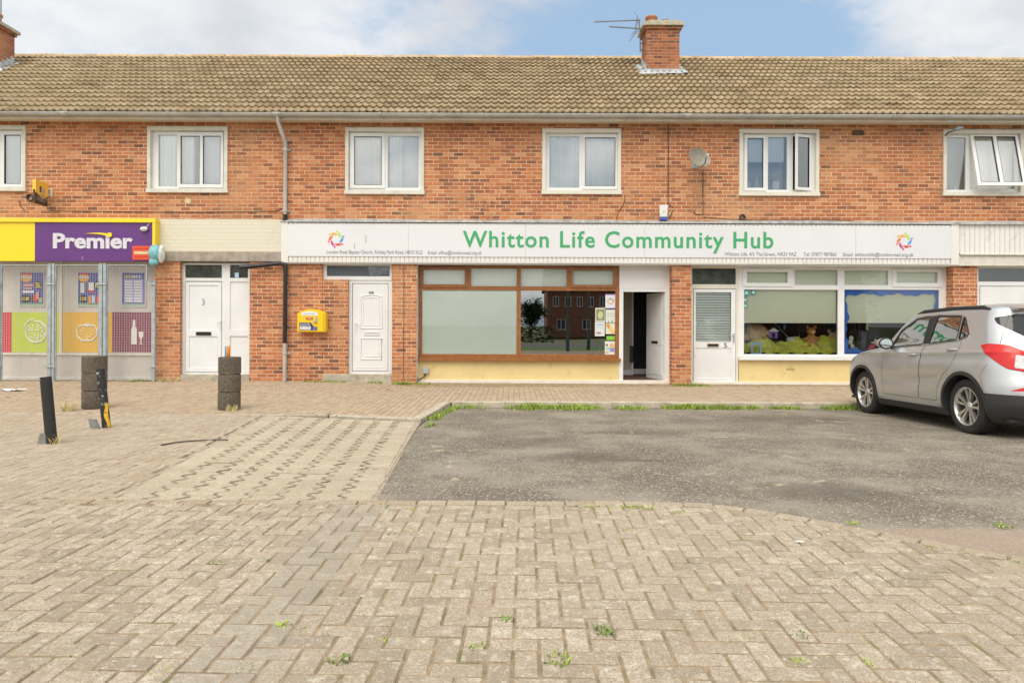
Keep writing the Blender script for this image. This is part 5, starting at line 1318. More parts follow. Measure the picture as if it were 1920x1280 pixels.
mb.tube([px_(1197, 36), px_(1192, 62), px_(1180, 78)], .009, 6); mb.tube([px_(1194, 62), px_(1200, 50)], .012, 6); mb.tube([px_(1184, 68), px_(1188, 60)], .010, 6)
mb.build('lower_antenna', AM, TA)
mb = MB(); mb.tube([px_(2, 0 - 60), px_(1.5, 38)], .02, 8); tag(mb.build('aerial_pole', pm('pole_grey', (.30, .31, .31), .5, .4), None), 'plain grey aerial pole above the left chimney', 'pole')

# ---------------------------------------------------------------- security cage panels
YG = WALL - .20; pos = [(-4, 2.5), (91.5, 103.5), (187, 200), (286.5, 291.5)]
for n, (a, b2) in enumerate(pos):
    lab = ['galvanised post at the left edge of the picture', 'galvanised double post of the shop cage between the lime and yellow panels', 'galvanised double post between the yellow and plum panels', 'slim galvanised end post beside the brick pier'][n]
    x0, x1 = F(a, 600, YG)[0], F(b2, 600, YG)[0]; zt_ = Z(494 if n < 3 else 527, a, YG)
    PS = thing('cage_post', ((x0 + x1) / 2, YG, 0), lab, 'post', 'galvanised posts of the shop cage')
    mb = MB(); w_ = x1 - x0
    if n in (1, 2): mb.box(x0, x0 + w_ * .44, YG - .03, YG + .03, zpv(0, YG), zt_); mb.box(x0 + w_ * .54, x1, YG - .03, YG + .03, zpv(0, YG), zt_)
    else: mb.box(x0, x1, YG - .03, YG + .03, zpv(0, YG), zt_)
    mb.build('post', GALV, PS, bevel=.004)
    for py in (533, 687):
        z = Z(py, a, YG); mb = MB(); mb.tube([(x0 - .05, YG - .045, z), (x1 + .03, YG - .045, z)], .013, 8); mb.tube([(x0 - .03, YG - .05, z + .03), (x0 - .03, YG - .05, z - .03)], .010, 8); mb.tube([(x1 + .01, YG - .05, z + .03), (x1 + .01, YG - .05, z - .03)], .010, 8)
        mb.build('bolt', GALV, PS)
WIRE = pm('zinc_wire', (.62, .63, .60), .45, .2)
for n, (a, b2) in enumerate(((2.8, 91), (104, 186.5), (200.5, 276))):
    lab = ['wire mesh cage panel before the lime pizza graphic', 'wire mesh cage panel before the yellow tomato graphic', 'wire mesh cage panel before the plum bottle graphic'][n]
    x0, x1 = F(a, 600, YG)[0], F(b2, 600, YG)[0]; z0, z1 = Z(710, a, YG), Z(496, a, YG); xe = x1 if n < 2 else F(286, 600, YG)[0]
    CP = thing('mesh_panel', ((x0 + x1) / 2, YG, z0), lab, 'mesh panel', 'wire mesh panels of the shop cage')
    mb = MB(); t_ = .018
    mb.box(x0, x0 + t_, YG - .015, YG + .015, z0, z1); mb.box(x1 - t_, x1, YG - .015, YG + .015, z0 if n < 2 else Z(527, a, YG), z1); mb.box(x0 + t_, x1 - t_, YG - .015, YG + .015, z1 - t_, z1); mb.box(x0 + t_, xe - t_, YG - .015, YG + .015, z0, z0 + t_)
    if n == 2: mb.box(x1, xe, YG - .012, YG + .012, Z(529, a, YG), Z(527, a, YG)); mb.box(xe - t_, xe, YG - .012, YG + .012, z0, Z(527, a, YG))
    mb.build('panel_frame', GALV, CP)
    mb = MB(); x = x0 + t_ + .04
    while x < xe - t_:
        zt_ = z1 if x < x1 else Z(528, a, YG); mb.box(x - .0016, x + .0016, YG + .0, YG + .005, z0 + t_, zt_ - t_); x += .0535
    z = z0 + t_ + .04
    while z < z1 - t_:
        xr = x1 if z > Z(528, a, YG) else xe; mb.box(x0 + t_, xr - t_, YG - .005, YG - .0002, z - .0016, z + .0016); z += .0535
    mb.build('wire_mesh', WIRE, CP)

# posters inside the cage
def poster(r, Y, name, label, bgc, parts, frame=None, group=None):
    q = Rg(r, Y); o = thing(name, ((q[0] + q[1]) / 2, Y, q[2]), label, 'poster', group)
    if frame: w_ = frame; mb = MB(); plate(mb, (q[0] - w_, q[1] + w_, q[2] - w_, q[3] + w_), [q], Y - .02, Y - .0005); mb.build('poster_frame', pm('frame_grey', (.60, .60, .57), .4), o)
    MB().box(q[0], q[1], Y - .006, Y - .0005, q[2], q[3]).build('sheet', pm('sheet_%s' % str(bgc), bgc, .5), o)
    W_, H_ = q[1] - q[0], q[3] - q[2]
    for i, p in enumerate(parts):
        kind, (a, b2, c_, d), col = p[:3]; yy = Y - .0065 - .0012 * (i + 1); m = pm('ink_%s' % str(col), col, .5)
        a, b2, c_, d = q[0] + a * W_, q[0] + b2 * W_, q[2] + c_ * H_, q[2] + d * H_
        if kind == 'r': MB().box(a, b2, yy - .001, yy, c_, d).build('print_block', m, o)
        elif kind == 'e': MB().prism([((a + b2) / 2 + (b2 - a) / 2 * math.cos(k * .3927), (c_ + d) / 2 + (d - c_) / 2 * math.sin(k * .3927)) for k in range(16)], yy - .001, yy).build('print_disc', m, o)
        elif kind == 't': text(p[3], (a, b2, c_, d), yy, m, o, 'print_text', .001, bold=.03)
    return o
BLU = (.10, .10, .38); YW = (.80, .62, .05); BK = (.02, .02, .03); WH = (.75, .75, .76); RD = (.65, .05, .04); OG = (.80, .30, .03)
YQ = YS - .002
common = [('r', (0, 1, 0, .07), (.25, .42, .22)), ('e', (.0, .5, .70, .98), OG), ('r', (.06, .50, .93, .98), RD), ('t', (.03, .5, .81, .91), WH, 'MEGA'), ('t', (.08, .44, .74, .80), YW, 'DEALS')]
poster((39, 510.5, 82.5, 573), YQ, 'poster', 'framed purple offer poster above the lime panel', BLU, common + [('r', (.12, .55, .58, .65), (.70, .40, .30)), ('r', (.12, .5, .49, .55), (.60, .35, .40)), ('r', (.10, .58, .38, .45), WH), ('e', (.62, .92, .50, .74), BK), ('t', (.66, .88, .54, .70), YW, 'DEAL'), ('e', (.02, .42, .09, .33), BK), ('t', (.07, .38, .16, .26), YW, '£1.85'), ('r', (.45, .58, .12, .30), (.15, .05, .06)), ('e', (.58, .78, .12, .34), RD), ('e', (.68, .82, .2, .42), (.70, .30, .2)), ('r', (.80, .97, .1, .24), (.35, .40, .25))], frame=.022)
poster((147.5, 510.5, 188, 573), YQ, 'poster', 'framed purple offer poster above the yellow panel', BLU, common + [('r', (.10, .28, .38, .68), (.62, .66, .70)), ('r', (.33, .45, .42, .66), (.20, .08, .12)), ('r', (.48, .72, .42, .70), WH), ('r', (.48, .72, .40, .46), RD), ('e', (.74, .99, .50, .74), BK), ('t', (.78, .97, .55, .70), YW, '£3'), ('e', (.04, .42, .09, .33), BK), ('t', (.08, .40, .16, .26), YW, '£1.50'), ('r', (.48, .60, .06, .30), OG), ('r', (.63, .78, .08, .30), (.45, .60, .80)), ('r', (.82, .98, .08, .30), RD)], frame=.022)
rows = [('r', (.08, .92, .10, .80), (.42, .38, .62))] + [('r', (x_, x_ + .32, .12 + k * .083, .165 + k * .083), WH) for k in range(8) for x_ in (.14, .54)]
poster((229.5, 511, 272.5, 573.5), YQ, 'poster', 'framed purple fixture table poster above the plum panel', BLU, [('r', (0, 1, 0, .07), (.30, .45, .32))] + rows + [('t', (.16, .42, .83, .91), YW, 'BIG'), ('t', (.46, .84, .83, .91), WH, 'MATCH')], frame=.024)

# notices in the dark shop window
YN = YB + .028
NT_ = 'notices taped in the dark shop window'
poster((1135, 551.5, 1153.7, 578.5), YN, 'notice', 'white notice with purple edges and a ring of coloured figures, topmost of the taped notices', (.72, .71, .74), [('r', (0, 1, .93, 1), (.42, .32, .60)), ('r', (0, 1, 0, .07), (.42, .32, .60)), ('e', (.18, .84, .28, .72), (.68, .48, .36)), ('e', (.30, .66, .38, .62), (.72, .70, .70)), ('e', (.35, .65, .62, .74), (.18, .42, .28)), ('e', (.7, .88, .5, .66), (.65, .4, .1))], group=NT_)
poster((1116, 577, 1134.5, 603), YN, 'notice', 'notice with a misty olive picture, upper left of the taped notices', (.60, .62, .50), [('r', (.1, .95, .1, .9), (.24, .25, .14)), ('e', (.25, .8, .2, .75), (.52, .54, .27))], group=NT_)
poster((1135.5, 580.5, 1154, 605), YN, 'notice', 'plain pale typed notice directly under the ring of figures', (.64, .67, .60), [('r', (.1, .9, .68, .71), (.40, .38, .42)), ('r', (.1, .9, .50, .53), (.60, .48, .45)), ('e', (.22, .36, .05, .15), (.2, .2, .25)), ('e', (.58, .72, .05, .15), (.05, .1, .08))], group=NT_)
poster((1115.5, 603.5, 1133.8, 630), YN, 'notice', 'white notice with a blue ruled box, lower left of the taped notices', (.66, .68, .68), [('r', (.12, .86, .80, .86), (.35, .40, .48)), ('r', (.15, .82, .58, .78), (.60, .64, .68)), ('e', (.1, .66, .16, .30), (.45, .25, .18))], group=NT_)
poster((1135.5, 606, 1153.8, 626), YN, 'notice', 'notice with an orange guitar shape above the green strip', (.68, .66, .52), [('e', (.05, .45, .66, .98), (.72, .30, .04)), ('e', (.28, .6, .36, .72), (.75, .50, .12)), ('e', (.5, .95, .06, .42), (.78, .52, .14)), ('e', (.2, .34, .60, .70), (.08, .05, .03))], group=NT_)
poster((1136, 627.5, 1153.8, 638.5), YN, 'notice', 'small bright green strip in a black border', (.015, .02, .02), [('r', (.06, .92, .12, .78), (.22, .55, .04))], group=NT_)
poster((1134, 639.5, 1153, 665), YN, 'notice', 'multicoloured pastel notice at the bottom of the taped column', (.70, .70, .66), [('r', (.5, .95, .22, .52), (.22, .26, .58)), ('e', (.45, .8, .45, .9), (.72, .45, .15)), ('e', (.08, .3, .62, .82), (.25, .20, .10)), ('e', (.08, .5, .40, .55), (.30, .58, .48)), ('e', (.08, .4, .12, .3), (.68, .52, .2)), ('e', (.6, .95, .6, .85), (.75, .42, .38))], group=NT_)

# ---------------------------------------------------------------- display in the white shop window
YW_ = YB + .30
zs_ = F(1480, 664, YW_)[1]
mb = MB(); q = Rg((1390, 664, 1770, 668), YB + .1); mb.box(q[0], q[1], YB + .09, YB + .9, zs_ - .06, zs_ - .02); mb.build('window_board', UPVC, w5)
LIME = pm('lime_cloth', (.66, .68, .07), .8, noise=.3, nscale=5, bump=.03, bscale=7)
mb = MB(); nx, ny = 60, 10; a, b2 = F(1393, 650, YW_)[0], F(1573, 650, YW_)[0]
for j in range(ny + 1):
    for i in range(nx + 1):
        u, v = i / nx, j / ny; x = a + (b2 - a) * u
        hgt = .05 + .30 * v + .06 * math.sin(u * 19 + v * 3) * v + .03 * math.sin(u * 43 + 2 * v) + .05 * v * (u > .6)
        mb.v.append((x, YB + .14 + .38 * v + .02 * math.sin(u * 31), zs_ - .03 + hgt))
for j in range(ny):
    for i in range(nx): q_ = j * (nx + 1) + i; mb.f.append([q_, q_ + 1, q_ + nx + 2, q_ + nx + 1]); mb.m.append(0)
tag(mb.build('lime_cloth', LIME, None, smooth=True), 'crumpled lime green cloth spread along the bottom of the white shop window', 'cloth')
FUR = pm('beige_fur', (.62, .46, .26), .95, noise=.2, nscale=12, bump=.02, bscale=40)
def at(px, py, y): x, z = F(px, py, y); return (x, y, z)
def soft(parts, name, m, parent=None):
    mb = MB()
    for c_, r, sq in parts: mb.ball(c_, r, 16, sq=sq)
    return mb.build(name, m, parent, smooth=True)
c_ = at(1416, 623, YB + .6); PB = thing('plush_toy', (c_[0], c_[1], c_[2] - .2), 'large round beige plush animal lying at the left of the shop window', 'plush toy')
soft([(c_, .26, (1.15, .7, .85)), (at(1434, 626, YB + .52), .13, (1, .9, .9)), (at(1398, 630, YB + .6), .14, (1, .8, .8))], 'plush_body', FUR, PB)
soft([(at(1438, 629, YB + .43), .035, (1, .8, .8))], 'plush_nose', DARK, PB)
c_ = at(1449, 625, YB + .45); HL = thing('toy_house', (c_[0], c_[1], c_[2] - .1), 'little purple and white toy house on the lime cloth', 'toy house')
mb = MB(); plate(mb, (c_[0] - .09, c_[0] + .09, c_[2] - .11, c_[2] + .05), [(c_[0] - .035, c_[0] + .035, c_[2] - .10, c_[2] + .01)], c_[1] - .05, c_[1] + .05, back=True); mb.build('house_wall', pm('violet', (.22, .12, .48), .5), HL)
mb = MB(); mb.prism([(c_[0] - .13, c_[2] + .05), (c_[0] + .13, c_[2] + .05), (c_[0], c_[2] + .13)], c_[1] - .06, c_[1] + .06); mb.build('house_roof', UPVC, HL)
GIR = pm('ginger_plush', (.50, .23, .07), .9, noise=.35, nscale=16)
def bear(px, py, s, lab, m, y):
    c_ = at(px, py, y); B = thing('plush_toy', (c_[0], c_[1], c_[2] - .15 * s), lab, 'plush toy')
    V = lambda a, b2, d=0: (c_[0] + a * s, c_[1] + d * s, c_[2] + b2 * s)
    soft([(V(0, -.06), .10 * s, (1, .8, 1.15)), (V(0, .10), .075 * s, (1.1, 1, .95)), (V(-.10, -.04, -.03), .045 * s, (1.3, 1, .7)), (V(.10, -.03, -.03), .045 * s, (1.3, 1, .7)), (V(-.07, -.16, -.05), .05 * s, (1, 1.2, .8)), (V(.07, -.16, -.05), .05 * s, (1, 1.2, .8)), (V(-.07, .18), .03 * s, (1, .6, 1)), (V(.07, .18), .03 * s, (1, .6, 1))], 'plush_body', m, B)
    soft([(V(0, .08, -.07), .035 * s, (1, .7, .8))], 'plush_muzzle', pm('cream_plush', (.66, .54, .34), .9), B)
bear(1521, 631, 1.25, 'ginger plush bear sitting on the lime cloth', GIR, YB + .42); bear(1562, 640, 1.3, 'tan plush toy at the right end of the lime cloth', FUR, YB + .5)
c_ = at(1507, 645, YB + .38)
mb = MB(); mb.lathe([(.12, 0), (.10, .05), (.02, .06), (0, .06)], (c_[0], c_[1], c_[2] - .03), 16); tag(mb.build('party_hat', pm('lime_paper', (.62, .66, .05), .6), None, smooth=True), 'bright lime paper hat before the ginger bear', 'paper hat')
c_ = at(1484, 636, YB + .5); mb = MB(); mb.ball(c_, .10, 12, sq=(1.3, .8, .6)); tag(mb.build('glass_dish', pm('grey_dish', (.50, .52, .50), .25), None, smooth=True), 'grey dish beside the folded pushchair frame', 'dish')
c_ = at(1419, 655, YB + .12); FR = thing('picture_frame', (c_[0], c_[1], c_[2] - .12), 'pale blue paper picture frame standing low in the window corner', 'picture frame')
mb = MB(); plate(mb, (c_[0] - .13, c_[0] + .11, c_[2] - .12, c_[2] + .16), [(c_[0] - .085, c_[0] + .065, c_[2] - .07, c_[2] + .10)], c_[1], c_[1] + .012, back=True); mb.build('frame_board', pm('sky_blue', (.28, .52, .72), .5), FR)
mb = MB(); mb.box(c_[0] - .14, c_[0] + .12, c_[1] - .002, c_[1] + .02, c_[2] - .15, c_[2] - .122); mb.build('frame_base', pm('teal_blue', (.10, .25, .42), .5), FR)
mb = MB(); mb.tube([at(1450, 603, YB + .9), at(1480, 635, YB + .7)], .012, 8); mb.tube([at(1497, 606, YB + .9), at(1499, 632, YB + .8)], .008, 8); tag(mb.build('metal_rod', STEEL, None), 'grey metal rods of a stand leaning behind the toy house', 'stand')
c_ = at(1471, 612, YB + .5); mb = MB(); mb.ball(c_, .045, 10, sq=(.8, .8, 1.4)); tag(mb.build('blue_ornament', pm('ornament_blue', (.06, .18, .45), .3), None, smooth=True), 'small blue ornament hanging under the blind', 'ornament')
# decals
for n, (px, py, s) in enumerate(((1400.5, 549, .9), (1413.5, 548, .75), (1398.5, 562, .7), (1398.5, 573, .7))):
    x, z = F(px, py, YB); w_ = .065 * s; y = YB + .030
    D = thing('window_decal', (x, y, z), ['larger blue and green square sticker in the corner of the white shop window', 'square sticker to the right of the larger corner sticker', 'square sticker just below the larger corner sticker', 'lowest of the square stickers in the window corner'][n], 'sticker', 'square stickers on the shop window')
    mb = MB(); plate(mb, (x - w_, x + w_, z - w_, z + w_), [(x - w_ * .55, x + w_ * .55, z - w_ * .55, z + w_ * .55)], y - .003, y, back=True); mb.build('sticker_border', pm('decal_blue', (.025, .25, .38), .5), D)
    MB().box(x - w_ * .55, x + w_ * .55, y - .002, y - .0005, z - w_ * .55, z + w_ * .55).build('sticker_centre', pm('decal_green', (.45, .62, .30), .5), D)
# blue scalloped paper border
mb = MB(); y = YB + .062; BLUEP = pm('blue_paper', (.05, .20, .66), .6, noise=.22, nscale=5)
def scal(p0, p1, w0, amp, npt=60, side=1):
    (xa, za_), (xb2, zb_) = p0, p1; L = math.dist(p0, p1); ux, uz = (xb2 - xa) / L, (zb_ - za_) / L; nx_, nz_ = -uz * side, ux * side
    for k in range(npt):
        t0, t1 = k / npt * L, (k + 1) / npt * L; f = lambda t: w0 + amp * math.sin(t * 9) + amp * .6 * math.sin(t * 23 + 1)
        a_, b_ = (xa + ux * t0, za_ + uz * t0), (xa + ux * t1, za_ + uz * t1)
        mb.face([(a_[0], y, a_[1]), (b_[0], y, b_[1]), (b_[0] + nx_ * f(t1), y, b_[1] + nz_ * f(t1)), (a_[0] + nx_ * f(t0), y, a_[1] + nz_ * f(t0))])
wl = Rg((1583, 543, 1761, 666), YB)
scal((wl[0], wl[3]), (wl[1], wl[3]), .11, .022, side=-1); y -= .002
scal((wl[0] + .001, wl[2]), (wl[0] + .001, wl[3]), .10, .028, side=-1); y -= .002
scal((wl[1] - .001, wl[2]), (wl[1] - .001, wl[3]), .07, .02, side=1); y -= .002
scal((wl[0], wl[2]), (wl[1], wl[2]), .13, .03, side=1)
tag(mb.build('paper_border', BLUEP, None), 'blue scalloped paper border round the right pane of the white shop window', 'paper border')
# dark things behind the border
c_ = at(1601, 640, YB + .3); WR = thing('flower_wreath', c_, 'dark green wreath with white flowers in the blue bordered window', 'wreath')
mb = MB()
for k in range(150):
    a = random.uniform(0, 6.28); r = random.uniform(.1, .2); p = (c_[0] + r * .8 * math.cos(a), c_[1] + random.uniform(-.05, .05), c_[2] + r * 1.25 * math.sin(a)); d = random.uniform(0, 6.28); l = .05
    mb.face([p, (p[0] + l * math.cos(d), p[1] - .02, p[2] + l * math.sin(d)), (p[0] + l * .5 * math.cos(d + .6), p[1] + .01, p[2] + l * .8 * math.sin(d + .7))])
mb.build('leaves', pm('dark_leaf', (.03, .05, .025), .7), WR)
for px, py, r in ((1596, 634, .055), (1594.5, 641, .055), (1598, 649, .05), (1604, 655, .05)): soft([(at(px, py, YB + .22), r, (1, .5, 1))], 'flower', pm('white_flower', (.72, .70, .60), .7), WR)
for (r, m, lab, y) in (((1612, 620, 1626, 654), (.10, .11, .13), 'grey upright board in the blue bordered window', .35), ((1627, 616, 1652, 655), (.012, .015, .045), 'navy blue fabric bag beside the grey board', .5)):
    q = Rg(r, YB + y); o = MB().box(q[0], q[1], YB + y, YB + y + .15, zs_ - .02, q[3]).build('navy_bag' if 'bag' in lab else 'display_board', pm('c' + lab[:8], m, .7, noise=.2, nscale=12), None, bevel=.03); tag(o, lab, 'bag' if 'bag' in lab else 'board')
o = soft([(at(1634, 651, YB + .25), .075, (1, .7, .8)), (at(1630, 655, YB + .23), .06, (1, .7, .8)), (at(1638, 648, YB + .27), .05, (1, .7, .8))], 'pink_pompom', pm('hot_pink', (.70, .09, .16), .8), None); tag(o, 'hot pink pompom just above the car bonnet', 'pompom')
o = soft([(at(1642, 641, YB + .3), .06, (.8, .7, 1.2)), (at(1636, 642, YB + .3), .03, (1.4, .7, .6))], 'white_bird', pm('white_flower', (.72, .70, .60), .7), None); tag(o, 'small white bird ornament before the navy bag', 'ornament')
o = MB().prism([(at(1624, 606, YB + .3)[0], at(1624, 606, YB + .3)[2]), (at(1628.5, 606, YB + .3)[0], at(1624, 606, YB + .3)[2]), (at(1628, 619, YB + .3)[0], at(1624, 620, YB + .3)[2]), (at(1623, 617, YB + .3)[0], at(1624, 617, YB + .3)[2])], YB + .3, YB + .304).build('gold_ribbon', pm('gold_cloth', (.42, .38, .18), .7), None); tag(o, 'short olive gold ribbon hanging under the right hand blind', 'ribbon')

# things on the sill of the upper right window
c_ = at(1418, 352, Yf + .12); mb = MB(); mb.lathe([(.08, 0), (.07, .06), (.03, .18), (.005, .30), (0, .30)], (c_[0], c_[1], c_[2] - .02), 16); tag(mb.build('cone_ornament', pm('pearl', (.62, .58, .44), .5), None, smooth=True), 'cream cone ornament on the upper window sill', 'ornament')
c_ = at(1453, 352, Yf + .12); PT = thing('potted_flower', (c_[0], c_[1], c_[2] - .05), 'pale yellow flowers in a square white pot on the upper window sill', 'potted plant')
MB().box(c_[0] - .075, c_[0] + .075, c_[1] - .06, c_[1] + .06, c_[2] - .05, c_[2] + .13).build('pot', UPVC, PT, bevel=.006)
mb = MB()
for k in range(60): a = random.uniform(0, 6.28); mb.ball((c_[0] + random.gauss(.0, .045), c_[1] + random.gauss(0, .03), c_[2] + .22 + random.gauss(0, .06)), .018, 6)
mb.build('flowers', pm('pale_yellow', (.66, .62, .36), .8), PT)
c_ = at(1403, 352, Yf + .12); tag(MB().box(c_[0] - .04, c_[0] + .05, c_[1] - .03, c_[1] + .03, c_[2] - .03, c_[2] + .10).build('sill_candle', pm('pale_jar', (.55, .58, .55), .4), None, bevel=.01), 'short pale jar at the left end of the upper sill', 'jar')
for px, s, col, lab in ((1780, .8, (.20, .22, .24), 'dark little bottle on the far right upper sill'), (1790, .7, (.6, .6, .58), 'white cup in the middle of the far right upper sill'), (1803, 1.2, (.12, .16, .08), 'olive green jar on the far right upper sill')):
    c_ = at(px, 355, Yf + .12); mb = MB(); mb.lathe([(.05 * s, 0), (.055 * s, .08 * s), (.03 * s, .11 * s), (.03 * s, .14 * s), (0, .14 * s)], (c_[0], c_[1], c_[2] - .02), 14); tag(mb.build('sill_jar', pm('jar' + lab[:5], col, .4), None, smooth=True), lab, 'jar')

# ---------------------------------------------------------------- bollards, posts, can, litter
AGG = bpy.data.materials.new('exposed_aggregate'); AGG.use_nodes = True; t = AGG.node_tree; b = t.nodes['Principled BSDF']; h = NT(t); P = h.n('ShaderNodeTexCoord').outputs['Object']
vv = h.vor(P, 130.0, out=1); sx, _, _ = h.xyz(vv); c = h.ramp(sx, [(0, (.07, .057, .042)), (.5, (.125, .102, .076)), (.85, (.19, .16, .12)), (1, (.32, .27, .20))])
c = h.mix(h.sm(h.noise(P, 6, 6, .75), .56, .68, 0, .55), c, (.33, .27, .11)); c = h.mix(h.sm(h.noise(P, 2.5, 4), .4, .7, 0, .35), c, (.06, .05, .04))
t.links.new(c, b.inputs['Base Color']); b.inputs['Roughness'].default_value = .95; t.links.new(h.bump(h.m('MULTIPLY', h.vor(P, 130.0), -1.0), .008), b.inputs['Normal'])
def bollard(px, pyb, pyt, wpx, label, lean=0):
    z0 = -.055; x, y = G(px, pyb, z0); s = FPX / y; r = wpx / 2 / s; H = (pyb - pyt) / s; B = thing('concrete_bollard', (x, y + r, z0), label, 'bollard', 'stacked concrete bollards')
    h3 = H / 3
    for k in range(3):
        mb = MB(); a = k * h3; bt = .02; c_ = (x + random.uniform(-.006, .006), y + r + random.uniform(-.006, .006), z0 + a)
        mb.lathe([(r * .93, -.03 if k == 0 else 0), (r * .93, .014), (r * .99, .017), (r, .026), (r, h3 * .5), (r, h3 - .016), (r * .985, h3 - .004), (r * .95, h3), (0, h3 + .001)], c_, 40); mb.build('drum', AGG, B, smooth=True)
    return x, y + r, z0 + H
bollard(164, 768, 668, 43, 'lichened concrete bollard of stacked drums before the plum panel')
bx, by, bz = bollard(421.5, 770, 670, 41, 'dark concrete bollard of stacked drums before the number 3 door')
c_ = (bx - .01, by - .05, bz); CN = thing('drink_can', c_, 'blue and orange drink can on top of the right bollard', 'can')
mb = MB(); mb.lathe([(.030, 0), (.040, .012), (.040, .155), (.032, .168), (.031, .170)], c_, 24); 
for i in range(len(mb.f)): mb.m[i] = 0 if (mb.v[mb.f[i][0]][0] + mb.v[mb.f[i][1]][0]) / 2 < c_[0] - .002 else 1
cn = mb.build('can_body', [pm('can_blue', (.10, .34, .58), .45), pm('can_orange', (.85, .27, .02), .45)], CN, smooth=True)
mb = MB(); mb.lathe([(.031, .171), (.029, .166), (0, .166)], c_, 24); mb.build('can_lid', STEEL, CN)
def worn(name, base, chips):
    mt = bpy.data.materials.new(name); mt.use_nodes = True; t = mt.node_tree; b = t.nodes['Principled BSDF']; h = NT(t); P = h.n('ShaderNodeTexCoord').outputs['Object']
    x, y, z = h.xyz(P); ch = h.sm(h.noise(P, 17, 6, .75), chips, chips + .03); c = h.mix(ch, base, (.42, .42, .38)); c = h.mix(h.sm(h.noise(P, 26, 5, .7), .67, .69), c, (.30, .27, .05))
    t.links.new(c, b.inputs['Base Color']); b.inputs['Roughness'].default_value = .55; t.links.new(h.bump(h.m('SUBTRACT', 1.0, ch), .002), b.inputs['Normal']); return mt
BPAINT = worn('chipped_black_paint', (.018, .018, .018), .64); BPAINT2 = worn('chipped_black_paint_worn', (.02, .02, .02), .57)
def steel_post(pb, pk, pt, wpx, z0, label, yellow=False, m=None):
    x, y = G(pb[0], pb[1], z0); s = FPX / y; r = wpx / 2 / s; y += r
    W = lambda p: (x + (p[0] - pb[0]) / s, y - (p[1] - pb[1]) * 0, z0 + (pb[1] - p[1]) / s)
    B = thing('steel_post', (x, y, z0), label, 'post', 'battered steel posts on the left paving')
    pts = [(x, y, z0 - .02)] + ([W(pk)] if pk else []) + [W(pt)]; mb = MB(); mb.tube(pts, r, 24); mb.build('post_tube', m or BPAINT, B, smooth=True)
    if yellow:
        mb = MB(); a, c_ = Vector(pts[0]), Vector(pts[-1]); i = 0; mb.v = []; n = 7
        for k in range(13):
            tt = .04 + .40 * k / 12; p = a + (c_ - a) * tt
            for j in range(n): ang = R(-62 + 52 * j / (n - 1) + 14 * math.sin(tt * 19) + (30 * (tt > .3)) * (tt - .3)); mb.v.append((p.x + (r + .0015) * math.cos(ang), p.y + (r + .0015) * math.sin(ang), p.z))
        for k in range(12):
            for j in range(n - 1): q_ = k * n + j; mb.f.append([q_, q_ + 1, q_ + n + 1, q_ + n]); mb.m.append(0)
        mb.build('yellow_stripe', pm('post_yellow', (.78, .46, .02), .5, dirt=((.05, .04, .03), 16, .55, .8)), B, smooth=True)
    return x, y, r, B, s
X1 = steel_post((90, 833), (88.5, 812), (78.5, 707), 19.5, -.028, 'leaning chipped black post with a kink near its foot, at the left')
X2 = steel_post((196, 803), None, (183, 692), 15, -.04, 'leaning black post with a yellow stripe, in front of the left bollard', True, BPAINT2)
GS = pm('grey_stub', (.22, .23, .22), .6, noise=.25, nscale=12, dirt=((.12, .11, .09), 12, .56, .6))
for (px, py, X_, hh, wd_, tilt) in ((77, 834, X1, .125, .052, .03), (179, 804, X2, .125, .055, -.05)):
    x, y = G(px, py, -.035); mb = MB(); mb.prism([(x - wd_, -.045), (x + wd_, -.045), (x + wd_ * .85 + tilt, -.04 + hh), (x - wd_ * .85 + tilt, -.04 + hh * 1.02)], y, y + .03); mb.build('steel_stub', GS, X_[3], bevel=.004)
mb = MB(); x, y = G(24, 734, -.045); n = 8
for j in range(3):
    for i in range(n + 1): mb.v.append((x - .20 + .4 * i / n, y - .1 + .1 * j + .03 * math.sin(i * 1.7), zpv(x, y) + .008 + .035 * abs(math.sin(i * 1.1 + j)) * (i != 4)))
for j in range(2):
    for i in range(n): q_ = j * (n + 1) + i; mb.f.append([q_, q_ + 1, q_ + n + 2, q_ + n + 1]); mb.m.append(0)
tag(mb.build('litter', pm('paper_white', (.78, .77, .75), .7), None), 'crumpled white paper lying on the pavement at the left edge', 'litter')
x, y = G(1500, 1016, .0); mb = MB(); mb.ball((x, y, .005), 0.022, 12, sq=(1.3, .8, .2)); tag(mb.build('chewing_gum', pm('pale_stone', (.66, .63, .57), .7), None, smooth=True), 'flat pale pebble on the paving near the asphalt curve', 'pebble')
# ---------------------------------------------------------------- the car
CAR = thing('parked_car', (6.5, 7.88, -.046), 'silver compact four wheel drive parked nose in to the kerb at the right', 'car')
CAR.rotation_euler = (-.0245, 0, 0); ORG[CAR.name] = Vector((0, 0, 0))
def interp(tab, z, k):
    if z <= tab[0][0]: return tab[0][k]
    for i in range(len(tab) - 1):
        if z <= tab[i + 1][0]:
            a, b2 = tab[i], tab[i + 1]; t = (z - a[0]) / (b2[0] - a[0]); h_ = b2[0] - a[0]
            def slope(j):
                if j <= 0 or j >= len(tab) - 1: return 0 if j > 0 else (tab[1][k] - tab[0][k]) / (tab[1][0] - tab[0][0])
                d0 = (tab[j][k] - tab[j - 1][k]) / (tab[j][0] - tab[j - 1][0]); d1 = (tab[j + 1][k] - tab[j][k]) / (tab[j + 1][0] - tab[j][0])
                return 0 if d0 * d1 <= 0 else 2 * d0 * d1 / (d0 + d1)
            m0, m1 = slope(i) * h_, slope(i + 1) * h_
            if i + 1 == len(tab) - 1: m1 = (b2[k] - a[k])
            return (2 * t**3 - 3 * t**2 + 1) * a[k] + (t**3 - 2 * t**2 + t) * m0 + (-2 * t**3 + 3 * t**2) * b2[k] + (t**3 - t**2) * m1
    return tab[-1][k]
